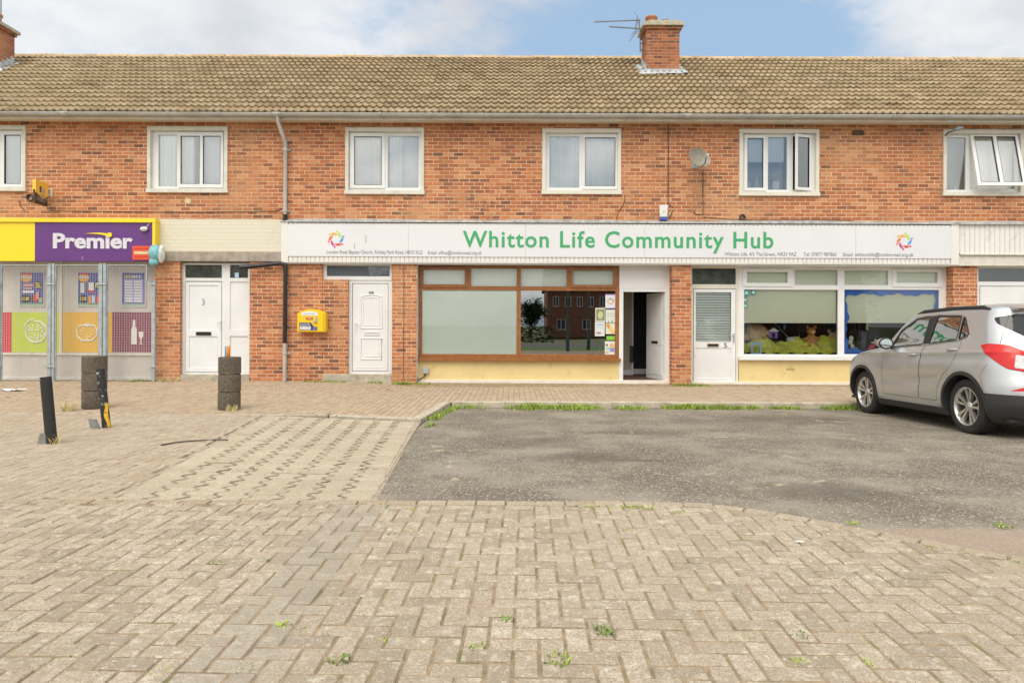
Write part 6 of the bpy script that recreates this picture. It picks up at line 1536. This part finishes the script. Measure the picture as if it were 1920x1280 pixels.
#      z     u_rear u_front half width
TAB = [(.19, .16, 3.92, .79), (.28, .05, 4.06, .845), (.42, .0, 4.13, .870), (.60, .015, 4.13, .882), (.75, .06, 4.09, .884), (.86, .09, 4.00, .880), (.94, .11, 3.80, .868),
       (1.0, .13, 3.48, .848), (1.05, .15, 3.10, .822), (1.10, .18, 2.96, .797), (1.20, .24, 2.84, .764), (1.35, .33, 2.66, .715), (1.46, .385, 2.50, .676), (1.52, .40, 2.38, .648),
       (1.56, .42, 2.26, .612), (1.59, .50, 2.10, .54), (1.615, .68, 1.92, .42), (1.63, .92, 1.74, .26), (1.637, 1.15, 1.55, .10), (1.638, 1.34, 1.37, .005)]
LC_, HW = 4.13, .884; RR, RF = .40, .62
def nominal(p):
    """perimeter coordinate -> (U, V) of a rounded rectangle, rear centre at p = 0"""
    a = HW - RR; arc = math.pi / 2 * RR; b2 = LC_ - RR - RF; arc2 = math.pi / 2 * RF
    if p <= a: return 0.0, p / HW
    p -= a
    if p <= arc: t = p / RR; return (RR - RR * math.cos(t)) / LC_, (a + RR * math.sin(t)) / HW
    p -= arc
    if p <= b2: return (RR + p) / LC_, 1.0
    p -= b2
    if p <= arc2: t = p / RF; return (LC_ - RF + RF * math.sin(t)) / LC_, (HW - RF + RF * math.cos(t)) / HW
    p -= arc2
    return 1.0, max(0.0, (HW - RF - p) / HW)
PMAX = (HW - RR) + math.pi / 2 * RR + (LC_ - RR - RF) + math.pi / 2 * RF + (HW - RF)
WR_, WF_, WZ, WRAD = .75, 3.22, .335, .345
def surf(p, z):
    U, V = nominal(min(max(p, 0), PMAX)); ur, uf, w_ = (interp(TAB, z, k) for k in (1, 2, 3))
    u = ur + (uf - ur) * U
    # slight plan bow and the sculpting of the flanks
    side = max(0.0, (V - .6) / .4)
    if z < 1.08:
        w_ *= 1 - .012 * ((u - 1.95) / 2.0) ** 2
        for wc in (WR_, WF_):
            d = math.hypot(u - wc, z - WZ); w_ += side * .016 * math.exp(-((d - .43) / .10) ** 2) * (1 if z > .3 else .5)
        zc = .50 + .10 * max(0, (1.9 - u)) ** 1.3         # lower blade rising to the rear arch
        w_ -= side * .018 * math.exp(-((z - zc - .09) / .075) ** 2) * (1 / (1 + math.exp((u - 2.85) * 9))) * (1 / (1 + math.exp((1.10 - u) * 9)))
        zs2 = .965 + .045 * (3.2 - u) / 2.6                # shoulder line
        w_ += side * .010 * math.exp(-((z - zs2) / .022) ** 2) - side * .010 * math.exp(-((z - zs2 + .075) / .06) ** 2)
    zz = z
    if z > 1.5: zz = z - .012 * (z - 1.5) / .13 * ((u - 1.5) / 1.0) ** 2
    return Vector((-w_ * V, u, zz))
def pof(u, z):
    """perimeter coordinate of the flank point at length u"""
    lo_, hi_ = 0.0, PMAX
    for _ in range(40):
        m_ = (lo_ + hi_) / 2
        if surf(m_, z).y < u: lo_ = m_
        else: hi_ = m_
    return (lo_ + hi_) / 2
def sidepoly(pts, step=.035, closed=True):
    out = []; n = len(pts)
    for k in range(n if closed else n - 1):
        a, b2 = pts[k], pts[(k + 1) % n]; L = math.dist(a, b2); m_ = max(1, int(L / step))
        for j in range(m_): t = j / m_; u, z = a[0] + (b2[0] - a[0]) * t, a[1] + (b2[1] - a[1]) * t; out.append((pof(u, z), z))
    if not closed: out.append((pof(*pts[-1]), pts[-1][1]))
    return out
def rnd(pts, r=.03, n=4):
    out = []; k = len(pts)
    for i in range(k):
        p0, p1, p2 = Vector(pts[i - 1]), Vector(pts[i]), Vector(pts[(i + 1) % k]); a = (p0 - p1); b2 = (p2 - p1); ra = min(r, a.length * .45, b2.length * .45)
        A, B = p1 + a.normalized() * ra, p1 + b2.normalized() * ra
        for j in range(n + 1): t = j / n; out.append(tuple(A * (1 - t)**2 + p1 * 2 * t * (1 - t) + B * t * t))
    return out
def arcpoly(uc, r): 
    a0 = math.asin((.19 - WZ + .001) / r); return [(uc + r * math.cos(a0 + (math.pi - 2 * a0) * k / 26), WZ + r * math.sin(a0 + (math.pi - 2 * a0) * k / 26)) for k in range(27)]
ARI, ARO = .392, .436
W1 = rnd([(2.50, 1.055), (2.35, 1.30), (2.05, 1.462), (1.74, 1.492), (1.715, 1.105)], .04)
W2 = rnd([(1.60, 1.11), (1.575, 1.497), (1.06, 1.468), (1.02, 1.165)], .035)
W3 = rnd([(.985, 1.17), (1.02, 1.462), (.97, 1.44), (.80, 1.225)], .03)
WBP = [(1.708, 1.105), (1.733, 1.492), (1.582, 1.497), (1.607, 1.11)]
polys = {'glass_front': sidepoly(W1), 'glass_rear': sidepoly(W2), 'glass_quarter': sidepoly(W3), 'b_pillar': sidepoly(WBP)}
for nme, uc in (('r', WR_), ('f', WF_)):
    polys['arch_in_' + nme] = sidepoly(arcpoly(uc, ARI)); polys['arch_out_' + nme] = sidepoly(arcpoly(uc, ARO))
FD = [(2.62, .36), (2.66, .60), (2.60, 1.0), (2.515, 1.04), (2.37, 1.315), (2.06, 1.483), (1.668, 1.505), (1.655, 1.1), (1.72, .36)]
RD_ = [(1.712, .36), (1.648, 1.1), (1.660, 1.507), (1.03, 1.48), (.93, 1.30), (.90, 1.0), (1.02, .80), (1.20, .68), (1.28, .50), (1.29, .36)]
polys['door_front'] = sidepoly(rnd(FD, .05)); polys['door_rear'] = sidepoly(rnd(RD_, .05))
def ptpoly(pts, step=.03):
    out = []; n = len(pts)
    for k in range(n):
        a, b2 = pts[k], pts[(k + 1) % n]; m_ = max(1, int(math.dist(a, b2) / step))
        for j in range(m_): t = j / m_; out.append((a[0] + (b2[0] - a[0]) * t, a[1] + (b2[1] - a[1]) * t))
    return out
pc = HW - RR; PS_ = pc + math.pi / 2 * RR
polys['tail_light'] = ptpoly(rnd([(pof(.52, 1.09), 1.095), (pof(.36, 1.0), .985), (pof(.17, .84), .825), (pc + .06, .785), (pc - .06, .785), (pc + .04, 1.00), (pof(.24, 1.09), 1.10), (pof(.40, 1.11), 1.115)], .03))
polys['reverse_light'] = ptpoly(rnd([(pc + .21, .835), (pc + .03, .815), (pc + .06, .965), (pc + .19, .985)], .02))
polys['rear_reflector'] = ptpoly(rnd([(pc + .30, .570), (pc - .22, .570), (pc - .22, .60), (pc + .16, .615)], .012))
polys['rear_window'] = ptpoly(rnd([(.0, 1.14), (.30, 1.14), (pc + .05, 1.20), (pc + .40, 1.36), (pc + .45, 1.43), (pc + .1, 1.475), (0, 1.475)], .03))
polys['head_light'] = ptpoly(rnd([(pof(3.46, .90), .90), (pof(3.62, .80), .79), (pof(4.02, .74), .70), (pof(4.05, .8), .86), (pof(3.85, .88), .90)], .03))
PF = PMAX - (HW - RF)
polys['wind_screen'] = ptpoly(rnd([(PMAX, 1.10), (PF - .30, 1.10), (PF - .50, 1.34), (PF - .46, 1.49), (PMAX, 1.50)], .03))
polys['grille'] = ptpoly(rnd([(PMAX, .46), (PF - .1, .46), (PF, .74), (PMAX, .78)], .03))
def cladz(p): return .345 if p > pof(.40, .5) else .515
CL = [(0, .515), (pof(.33, .52), .525)] ; 
ARCC = None
# constraint lines: sill line between the arches, bumper line round the rear and front
cons = [('poly', v) for v in polys.values()]
lines = [ptpoly([(0, .53), (pof(.36, .53), .53)])[:0]]
zlev = [.19 + .0 * k for k in range(1)]
z = .19; zlev = []
while z < 1.638: zlev.append(z); z += .022 if z < 1.5 else (.012 if z < 1.6 else .006)
zlev.append(1.6379)
def crumb(a, b2, step): n = max(1, int(math.dist(a, b2) / step)); return [(a[0] + (b2[0] - a[0]) * k / n, a[1] + (b2[1] - a[1]) * k / n) for k in range(n + 1)]
BUMPR = crumb((0.0, .505), (pof(.34, .53), .53), .03)
SILL = crumb((pof(WR_ + ARO - .03, .275), .275), (pof(WF_ - ARO + .03, .275), .275), .03)
BUMPF = crumb((pof(WF_ + ARO - .03, .44), .44), (PMAX, .40), .03)
verts = []; edges = []
for pts in polys.values():
    i = len(verts); n = len(pts); verts += [(a, b2) for a, b2 in pts]; edges += [(i + k, i + (k + 1) % n) for k in range(n)]
for pts in (BUMPR, SILL, BUMPF):
    i = len(verts); verts += pts; edges += [(i + k, i + k + 1) for k in range(len(pts) - 1)]
import numpy as np
bp = np.array(verts); pg = np.arange(0, PMAX + .001, PMAX / 130)
for z in zlev:
    for p in pg:
        if 0 < p < PMAX - .01 and .19 < z < 1.63 and np.min((bp[:, 0] - p) ** 2 + (bp[:, 1] - z) ** 2) < .011 ** 2: continue
        verts.append((float(p), float(z)))
vo, eo_, fo_, _, _, _ = delaunay_2d_cdt([Vector(v) for v in verts], edges, [], 0, 1e-6)
P2 = [(v.x, v.y) for v in vo]
S3 = [surf(*p) for p in P2]
def nrm(p, z):
    e = .004; a = surf(min(p + e, PMAX), z) - surf(max(p - e, 0), z); zz0, zz1 = max(z - e, .19), min(z + e, 1.637)
    b2 = surf(p, zz1) - surf(p, zz0); n_ = a.cross(b2)
    if n_.length < 1e-9: return Vector((0, 0, 1))
    n_.normalize()
    return n_
N3 = [nrm(*p) for p in P2]
# make the normals point away from the middle of the car
N3 = [n_ if (n_.x * s_.x + n_.y * (s_.y - 1.9) * .2 + n_.z * (s_.z - .8)) >= 0 else -n_ for n_, s_ in zip(N3, S3)]
groups = {}
bbox = {k: (min(q[0] for q in v), max(q[0] for q in v), min(q[1] for q in v), max(q[1] for q in v)) for k, v in polys.items()}
def isin(k, c): b2 = bbox[k]; return b2[0] < c[0] < b2[1] and b2[2] < c[1] < b2[3] and inpoly(c, polys[k])
uR = .34
for f in fo_:
    c = (sum(P2[i][0] for i in f) / len(f), sum(P2[i][1] for i in f) / len(f)); g = None
    if isin('arch_in_r', c) or isin('arch_in_f', c): continue
    for k in ('reverse_light', 'tail_light', 'rear_reflector', 'glass_front', 'glass_rear', 'glass_quarter', 'b_pillar', 'rear_window', 'head_light', 'wind_screen', 'grille'):
        if isin(k, c): g = k; break
    if g is None and (isin('arch_out_r', c) or isin('arch_out_f', c)): g = 'lower_trim'
    if g is None:
        cu = surf(*c).y
        if cu < WR_ and c[1] < (.505 + .025 * min(1, c[0] / BUMPR[-1][0])): g = 'lower_trim'
        elif WR_ <= cu <= WF_ and c[1] < .275: g = 'lower_trim'
        elif cu > WF_ and c[1] < .44 - .04 * (c[0] - BUMPF[0][0]) / (PMAX - BUMPF[0][0]): g = 'lower_trim'
    if g is None:
        if isin('door_front', c): g = 'door_front'
        elif isin('door_rear', c): g = 'door_rear'
        else: g = 'body'
    groups.setdefault(g, []).append(list(f))
SILVER = bpy.data.materials.new('silver_paint'); SILVER.use_nodes = True; t = SILVER.node_tree; b = t.nodes['Principled BSDF']; h = NT(t)
b.inputs['Base Color'].default_value = (.60, .605, .61, 1); b.inputs['Metallic'].default_value = .62; b.inputs['Roughness'].default_value = .36; b.inputs['Coat Weight'].default_value = .7; b.inputs['Coat Roughness'].default_value = .03
PO = h.n('ShaderNodeTexCoord').outputs['Object']; h.link(h.mix(h.sm(h.noise(PO, 600, 2), .3, .7), (.45, .455, .46), (.55, .555, .56)), b.inputs['Base Color'])
TRIM = pm('car_trim', (.030, .030, .032), .5, noise=.15, nscale=30)
CGL = glass('car_glass', tint=(.38, .42, .40), refl=2.6, add=.16); CGLR = pm('privacy_glass', (.012, .014, .015), .06)
LRED = pm('lamp_red', (.56, .010, .008), .22); LWHT = pm('lamp_clear', (.62, .62, .60), .15, coat=1.0, noise=.2, nscale=40)
CMAT = {'body': SILVER, 'door_front': SILVER, 'door_rear': SILVER, 'lower_trim': TRIM, 'b_pillar': BLACK, 'glass_front': CGL, 'glass_rear': CGL, 'glass_quarter': CGL, 'rear_window': CGLR, 'wind_screen': CGL,
        'tail_light': LRED, 'reverse_light': LWHT, 'rear_reflector': LRED, 'head_light': LWHT, 'grille': BLACK}
OFF = {'lower_trim': .010, 'glass_front': -.006, 'glass_rear': -.006, 'glass_quarter': -.006, 'rear_window': -.004, 'wind_screen': -.004, 'tail_light': .008, 'reverse_light': .009, 'head_light': .004}
def carmesh(name, key, sides, parent=CAR):
    vs, fs, ns = [], [], []
    off = OFF.get(key, 0)
    for s in sides:
        remap = {}
        for f in groups[key]:
            ff = []
            for i in f:
                if i not in remap:
                    remap[i] = len(vs); q = S3[i] + N3[i] * off; vs.append((q.x * s, q.y, q.z)); ns.append((N3[i].x * s, N3[i].y, N3[i].z))
                ff.append(remap[i])
            a, b2, c_ = (Vector(vs[k]) for k in ff[:3]); fn = (b2 - a).cross(c_ - a)
            if fn.dot(Vector(ns[ff[0]])) < 0: ff = ff[::-1]
            fs.append(ff)
    me = bpy.data.meshes.new(name); me.from_pydata(vs, [], fs); me.materials.append(CMAT[key]); me.shade_smooth(); me.normals_split_custom_set_from_vertices(ns)
    o = bpy.data.objects.new(name, me); COL.objects.link(o); o.parent = parent; ORG[o.name] = Vector((0, 0, 0)); return o
body = carmesh('body', 'body', (1, -1)); carmesh('lower_trim', 'lower_trim', (1, -1)); carmesh('wind_screen', 'wind_screen', (1, -1)); carmesh('rear_window', 'rear_window', (1, -1)); carmesh('grille', 'grille', (1, -1))
def seam(pts, parent, name='seam', w_=.0032, m=BLACK, s=1, closed=True, off=.0006):
    mb = MB(); n = len(pts)
    P3 = [surf(*p) for p in pts]; Q = [nrm(*p) for p in pts]
    for k in range(n if closed else n - 1):
        k2 = (k + 1) % n; d = (P3[k2] - P3[k]); 
        if d.length < 1e-6: continue
        row = []
        for j in (k, k2):
            nn = Q[j] if Q[j].dot(P3[j] - Vector((0, 1.9, .8))) > 0 else -Q[j]; kk = P3[(j + 1) % n] - P3[j - 1] if closed or 0 < j < n - 1 else d; sd_ = kk.cross(nn).normalized() * w_
            row.append((P3[j] + sd_ + nn * off, P3[j] - sd_ + nn * off))
        q_ = [row[0][0], row[0][1], row[1][1], row[1][0]]; mb.face([(v.x * s, v.y, v.z) for v in q_])
    return mb.build(name, m, parent)
for s in (1, -1):
    for key, nm in (('door_front', 'front_door'), ('door_rear', 'rear_door')):
        d = carmesh(nm, key, (s,)); seam(polys[key], d, s=s)
        gk = 'glass_front' if 'front' in key else 'glass_rear'
        g_ = carmesh('side_window', gk, (s,), d); seam(polys[gk], d, 'window_seal', .011, TRIM, s, off=.002)
        if key == 'door_rear': carmesh('quarter_glass', 'glass_quarter', (s,), d); seam(polys['glass_quarter'], d, 'window_seal', .010, TRIM, s, off=.002)
        uh, zh = (1.86, .955) if 'front' in key else (1.02, 1.035)
        mb = MB(); A = surf(pof(uh + .09, zh), zh); B = surf(pof(uh - .09, zh + .006), zh + .006); o_ = Vector((-.032, 0, 0))
        pts = [A + Vector((-.004, 0, 0)), A + o_ + Vector((0, -.03, 0)), B + o_ + Vector((0, .03, 0)), B + Vector((-.004, 0, 0))]; mb.tube([(p.x * s, p.y, p.z) for p in pts], [.010, .014, .015, .011], 10); mb.build('door_handle', SILVER, d, smooth=True)
        # chrome strip under the windows
        pl = {'glass_front': [(2.50, 1.04), (1.66, 1.092)], 'glass_rear': [(1.65, 1.093), (1.0, 1.150), (.80, 1.205)]}[gk]
        ps = sidepoly(pl, .04, closed=False); mb = MB(); mb.tube([((surf(*q_).x - .004) * s, surf(*q_).y, surf(*q_).z) for q_ in ps], .0055, 6); mb.build('chrome_strip', STEEL, d, smooth=True)
    bpl = carmesh('door_pillar', 'b_pillar', (s,)); tl = carmesh('tail_light', 'tail_light', (s,)); carmesh('reversing_lens', 'reverse_light', (s,), tl); seam(polys['tail_light'], tl, 'lamp_edge', .004, BLACK, s, off=.004)
    carmesh('rear_reflector', 'rear_reflector', (s,)); carmesh('headlight', 'head_light', (s,))
    # arch lips and wheel wells
    for uc in (WR_, WF_):
        mb = MB()
        ap = arcpoly(uc, ARI); rows = []
        for (u, z) in ap: q_ = surf(pof(u, z), z); rows.append([(q_.x * s - .012 * s, u, z), (q_.x * s, u, z), (.50 * -s, u, z)])
        for k in range(len(rows) - 1):
            for j in range(2): mb.face([rows[k][j], rows[k][j + 1], rows[k + 1][j + 1], rows[k + 1][j]])
        mb.prism([(u, z) for u, z in ap], -.50 * s if s > 0 else .48, -.48 * s if s > 0 else .50, axis='x')
        mb.build('wheel_arch', TRIM, CAR)
    # roof rail
    mb = MB(); rp = [(2.12, 1.535), (1.95, 1.552), (1.3, 1.566), (.72, 1.555), (.58, 1.54)]; pts = []
    for k, (u, z) in enumerate(rp): q_ = surf(pof(u, z), z); pts.append((q_.x * s, q_.y, q_.z + (.0 if k in (0, 4) else .020)))
    mb.tube(pts, [.010, .020, .022, .022, .012], 10)
    for k in (1, 2, 3): pass
    for k in range(4):
        a, b2 = pts[k], pts[k + 1]
        for sx_ in (-.010, .010): mb.face([(a[0] + sx_, a[1], a[2] - .055), (b2[0] + sx_, b2[1], b2[2] - .055), (b2[0] + sx_, b2[1], b2[2]), (a[0] + sx_, a[1], a[2])])
    mb.build('roof_rail', TRIM, CAR, smooth=True)
    # mirror
    mc = Vector((-.955 * s, 2.40, 1.115)); mr = MB(); mr.ball(tuple(mc + Vector((0, .03, .0))), .11, 18, sq=(.92, .75, .72)); mo = mr.build('door_mirror', SILVER, CAR, smooth=True)
    for v in mo.data.vertices:
        if v.co.y < 2.375: v.co.y = 2.375
    mb = MB(); mb.tube([tuple(mc + Vector((0, -.028, 0)) + Vector((.105 * math.cos(a * .3927) * .95, 0, .078 * math.sin(a * .3927)))) for a in range(17)], .012, 8); mb.build('mirror_housing', BLACK, mo, smooth=True)
    mb = MB(); mb.prism([(mc.x + .088 * math.cos(a * .3927), mc.z + .066 * math.sin(a * .3927)) for a in range(16)], 2.362, 2.372); mb.build('mirror_glass', pm('mirror', (.8, .85, .84), .03, 1.0), mo)
    mb = MB(); mb.tube([(-.80 * s, 2.44, 1.05), (-.87 * s, 2.43, 1.065), (-.94 * s, 2.42, 1.075)], [.03, .022, .03], 10); mb.build('mirror_arm', BLACK, mo, smooth=True)

# floor, interior
INT = pm('car_interior', (.025, .025, .027), .8)
mb = MB(); mb.box(-.72, .72, .15, 3.9, .20, .24); mb.build('underbody', INT, CAR)
mb = MB(); mb.box(-.74, .74, .45, 2.75, .40, .44); mb.prism([(2.3, .9), (2.85, .9), (2.8, 1.05), (2.35, 1.04)], -.74, .74, axis='x'); mb.box(-.70, .70, .24, .8, .44, .95)
mb.build('cabin_floor', INT, CAR)
for xx, u in ((-.36, 1.75), (.36, 1.75), (-.36, .95), (.36, .95)):
    mb = MB(); mb.prism([(u + .55, .55), (u + .55, .68), (u + .1, .66), (u - .10, 1.16), (u - .20, 1.16), (u - .06, .55)], xx - .23, xx + .23, axis='x'); mb.prism([(u - .10, 1.2), (u - .13, 1.36), (u - .21, 1.36), (u - .21, 1.2)], xx - .12, xx + .12, axis='x'); mb.build('seat', INT, CAR, bevel=.02)
mb = MB(); mb.tube([(.36 + .18 * math.cos(a * .3927), 2.12 + .06 * math.sin(a * .3927), 1.0 + .18 * math.sin(a * .3927)) for a in range(17)], .014, 8); mb.build('steering_wheel', INT, CAR, smooth=True)
# spoiler, wiper, plate, badge area
mb = MB(); mb.prism([(.30, 1.535), (.56, 1.588), (.60, 1.565), (.42, 1.51), (.35, 1.52)], -.50, .50, axis='x'); mb.build('rear_spoiler', SILVER, CAR, bevel=.012)
mb = MB(); mb.tube([(-.05, .155, 1.12), (-.35, .20, 1.24)], .010, 8); mb.build('rear_wiper', BLACK, CAR)
mb = MB(); mb.box(-.27, .27, .035, .075, .80, .91); mb.build('number_plate', pm('plate_yellow', (.75, .55, .05), .4), CAR, bevel=.004)
sr = sidepoly([(.30, .0001 + 1.12), (.36, 1.3), (.42, 1.47)], .04, closed=False); seam(sr, body, 'tailgate_seam', .003, BLACK, 1, closed=False, off=.001); seam(sr, body, 'tailgate_seam', .003, BLACK, -1, closed=False, off=.001)
fl = [(pof(.62, 1.02) + .08 * math.cos(k * .3927), .93 + .075 * math.sin(k * .3927)) for k in range(16)]; seam(fl, body, 'fuel_flap', .0025, BLACK, -1, off=.001)
seam(sidepoly([(3.52, .905), (3.10, .975), (2.72, 1.02)], .04, closed=False), body, 'bonnet_seam', .003, BLACK, 1, closed=False, off=.001)
seam(sidepoly([(.36, .56), (.42, .75), (.34, .88)], .04, closed=False), body, 'bumper_seam', .0022, pm('seam_grey', (.12, .12, .12), .5), 1, closed=False, off=.001)
# wheels
TYRE = pm('tyre_rubber', (.022, .021, .020), .75, noise=.25, nscale=8, bump=.002, bscale=80); RIM = pm('alloy', (.62, .61, .59), .28, .85)
RIMD = pm('alloy_dark', (.05, .05, .05), .5, .3)
def wheel(uc, s):
    ax = Vector((-s, 0, 0)); c_ = Vector((-.735 * s, uc, WZ)); T = thing('wheel', (0, 0, 0), None, None); T.parent = CAR; ORG[T.name] = Vector((0, 0, 0))
    mb = MB(); R_ = WRAD; mb.lathe([(.232, -.095), (.255, -.108), (.30, -.112), (.330, -.100), (R_ - .003, -.082), (R_, -.06), (R_, .06), (R_ - .003, .082), (.332, .100), (.300, .112), (.255, .108), (.236, .098), (.232, .085)], c_, 56, ax=ax)
    for gx in (-.045, -.015, .015, .045): mb.lathe([(R_ + .0006, gx - .005), (R_ - .006, gx), (R_ + .0006, gx + .005)], c_, 56, ax=ax)
    mb.build('tyre', TYRE, T, smooth=True)
    mb = MB(); mb.lathe([(.236, .099), (.240, .106), (.232, .108), (.222, .098), (.214, .060), (.208, -.06), (.232, -.09)], c_, 56, ax=ax)
    mb.lathe([(0, .086), (.030, .086), (.036, .080), (.052, .078), (.062, .066), (.062, .03)], c_, 28, ax=ax)
    up0 = Vector((0, 0, 1)); rt = ax.cross(up0)
    def pol(r, a, hgt): return tuple(c_ + ax * hgt + (up0 * math.cos(a) + rt * math.sin(a)) * r)
    for k in range(10):
        a = 2 * math.pi * k / 10 + (.10 if k % 2 else -.10) + .2
        prof = [(.045, .17, .070, .045), (.12, .20, .080, .045), (.19, .20, .092, .055), (.226, .22, .100, .07)]
        i = len(mb.v)
        for r, hw, ht, hb in prof:
            da = hw * .62 * (.16 / max(r, .10)); mb.v += [pol(r, a - da, hb), pol(r, a - da * .75, ht), pol(r, a + da * .75, ht), pol(r, a + da, hb)]
        for j in range(3):
            for q_ in range(3): x = i + j * 4 + q_; mb.f.append([x, x + 4, x + 5, x + 1]); mb.m.append(0)
    for k in range(5): a = 2 * math.pi * k / 5 + .2; p = pol(.042, a + .3, .078); mb.tube([p, tuple(Vector(p) + ax * .008)], .006, 6)
    mb.build('rim', RIM, T, smooth=True)
    mb = MB(); mb.lathe([(0, .0), (.16, .0), (.16, .02), (.10, .03), (0, .03)], c_, 40, ax=ax); mb.lathe([(.0, -.05), (.21, -.05)], c_, 40, ax=ax); mb.build('brake_disc', RIMD, T)
    return T
for s in (1, -1):
    for uc in (WR_, WF_): wheel(uc, s)
for o in list(COL.objects):
    if o.name.startswith('wheel') and o.parent == CAR and o.type == 'EMPTY':
        pass

# ---------------------------------------------------------------- the street behind the camera, seen only in reflections and from beside
mb = MB(); mb.face([(-60, -3.0, -.03), (60, -3.0, -.03), (60, -9, -.03), (-60, -9, -.03)][::-1]); tag(mb.build('verge', pm('verge_grass', (.10, .17, .035), .95, noise=.4, nscale=3), None), kind='structure')
mb = MB(); mb.face([(-60, -9.0, -.06), (60, -9.0, -.06), (60, -17, -.06), (-60, -17, -.06)][::-1]); tag(mb.build('road', pm('road_asphalt', (.12, .115, .11), .9, noise=.2, nscale=3), None), kind='structure')
def house(x, y, w_, lab):
    H = thing('brick_house', (x + w_ / 2, y, 0), lab, 'house', 'brick houses across the street'); BD = MATS.get('far_brick') or pm('far_brick', (.27, .115, .07), .9, noise=.3, nscale=3)
    mb = MB(); win = []
    for k in range(8): xx = x + 1.0 + 1.34 * k; win += [(xx - .36, xx + .36, 3.3, 4.5)]
    for k in range(4): xx = x + 1.6 + w_ * k / 4; win += [(xx - .5, xx + .5, .7, 1.9)]
    mb = MB(); plate(mb, (x, x + w_, -.2, 5.2), win, 0, .2); mb.v = [(a, y - b2, c_) for a, b2, c_ in mb.v]; mb.box(x, x + w_, y - 8, y - .2, -.2, 5.2); mb.build('wall', BD, H)
    for wn_ in win:
        m2 = MB(); plate(m2, wn_, [(wn_[0] + .08, (wn_[0] + wn_[1]) / 2 - .04, wn_[2] + .08, wn_[3] - .08), ((wn_[0] + wn_[1]) / 2 + .04, wn_[1] - .08, wn_[2] + .08, wn_[3] - .08)], .06, .1); m2.v = [(a, y - b2, c_) for a, b2, c_ in m2.v]; f_ = m2.build('window', UPVC, H)
        MB().box(wn_[0], wn_[1], y - .16, y - .14, wn_[2], wn_[3]).build('pane', DARK, f_)
    mb = MB(); mb.prism([(y + .4, 5.15), (y - 4, 8.0), (y - 8.4, 5.15), (y - 8.4, 5.3), (y - 4, 8.2), (y + .4, 5.3)], x - .3, x + w_ + .3, axis='x'); rf = mb.build('roof', pm('far_roof', (.13, .08, .06), .9), H)
    mb = MB(); mb.box(x + .4, x + 1.3, y - 4.4, y - 3.6, 7.6, 9.3); mb.build('chimney', BD, rf)
for n, x in enumerate((-54, -41.5, -29, 4, 16.5, 29)): house(x, -48, 11.4, ['far left of the row', 'second from the left', 'left of the gap', 'right of the gap', 'second from the right', 'far right of the row'][n] and 'red brick house across the road, ' + ['farthest left of the row', 'second from the left end', 'left of the tree gap', 'right of the tree gap', 'second from the right end', 'farthest right of the row'][n])
LEAFM = pm('far_leaf', (.055, .10, .022), .9, noise=.5, nscale=2); BARK = pm('bark', (.10, .075, .05), .9)
def tree(x, y, hh, r, lab):
    T = thing('tree', (x, y, -.05), lab, 'tree', 'trees across the street'); mb = MB(); mb.tube([(x, y, -.1), (x + .1, y, hh * .3), (x, y + .1, hh * .6)], [.28, .2, .1], 10)
    for k in range(5): a = k * 1.3; mb.tube([(x, y, hh * (.3 + .06 * k)), (x + r * .5 * math.cos(a), y + r * .5 * math.sin(a), hh * (.5 + .07 * k))], [.1, .03], 6)
    mb.build('trunk', BARK, T); mb = MB(); cl = [(x + random.gauss(0, r * .42), y + random.gauss(0, r * .42), hh * .68 + random.gauss(0, hh * .14)) for _ in range(26)]
    for _ in range(2600):
        c_ = random.choice(cl); q_ = [c_[k] + random.gauss(0, r * .17) for k in range(3)]; a, e = random.uniform(0, 6.28), random.uniform(-1, 1); l = random.uniform(.12, .26)
        d1 = Vector((math.cos(a), math.sin(a), e * .6)) * l; d2 = Vector((-math.sin(a), math.cos(a), random.uniform(-.5, .5))) * l * .5; p = Vector(q_)
        mb.face([tuple(p - d1), tuple(p + d2), tuple(p + d1), tuple(p - d2)])
    mb.build('crown', LEAFM, T)
tree(-13, -44, 7.0, 3.2, 'broad tree in the gap between the far houses'); tree(2.0, -44, 4.0, 1.8, 'small tree beside the gap'); tree(19, -30, 11, 4.0, 'tall tree before the right hand houses'); tree(-16, -23, 8, 2.8, 'round tree before the left hand houses'); tree(26, -24, 8.5, 3, 'tree at the far right of the road')
LPG = pm('lamp_green', (.07, .11, .09), .5)
for x, y, lab in ((2.65, -1.9, 'green lamp post nearest the camera'), (3.9, -4.2, 'green lamp post farther behind the camera')):
    LP_ = thing('lamp_post', (x, y, -.02), lab, 'lamp post', 'lamp posts behind the camera'); mb = MB(); mb.tube([(x, y, -.02), (x, y, 1.0), (x, y, 1.02), (x, y, 5.4)], [.09, .09, .05, .04], 14); mb.build('pole', LPG, LP_, smooth=True); mb = MB(); mb.tube([(x, y, 5.4), (x, y - .5, 5.55)], .03, 8); mb.box(x - .09, x + .09, y - .95, y - .45, 5.5, 5.6); mb.build('lamp_head', LPG, LP_, bevel=.02)
HG = thing('hedge', (-8, -19, -.05), 'long clipped hedge along the far pavement', 'hedge'); mb = MB()
for _ in range(5000):
    p = Vector((random.uniform(-30, 3), -19 + random.gauss(0, .35), random.uniform(0, 1.15))); a = random.uniform(0, 6.28); l = .16; d1 = Vector((math.cos(a), math.sin(a), .3)) * l; d2 = Vector((-math.sin(a), math.cos(a), .4)) * l * .5; mb.face([tuple(p - d1), tuple(p + d2), tuple(p + d1), tuple(p - d2)])
mb.build('foliage', LEAFM, HG)
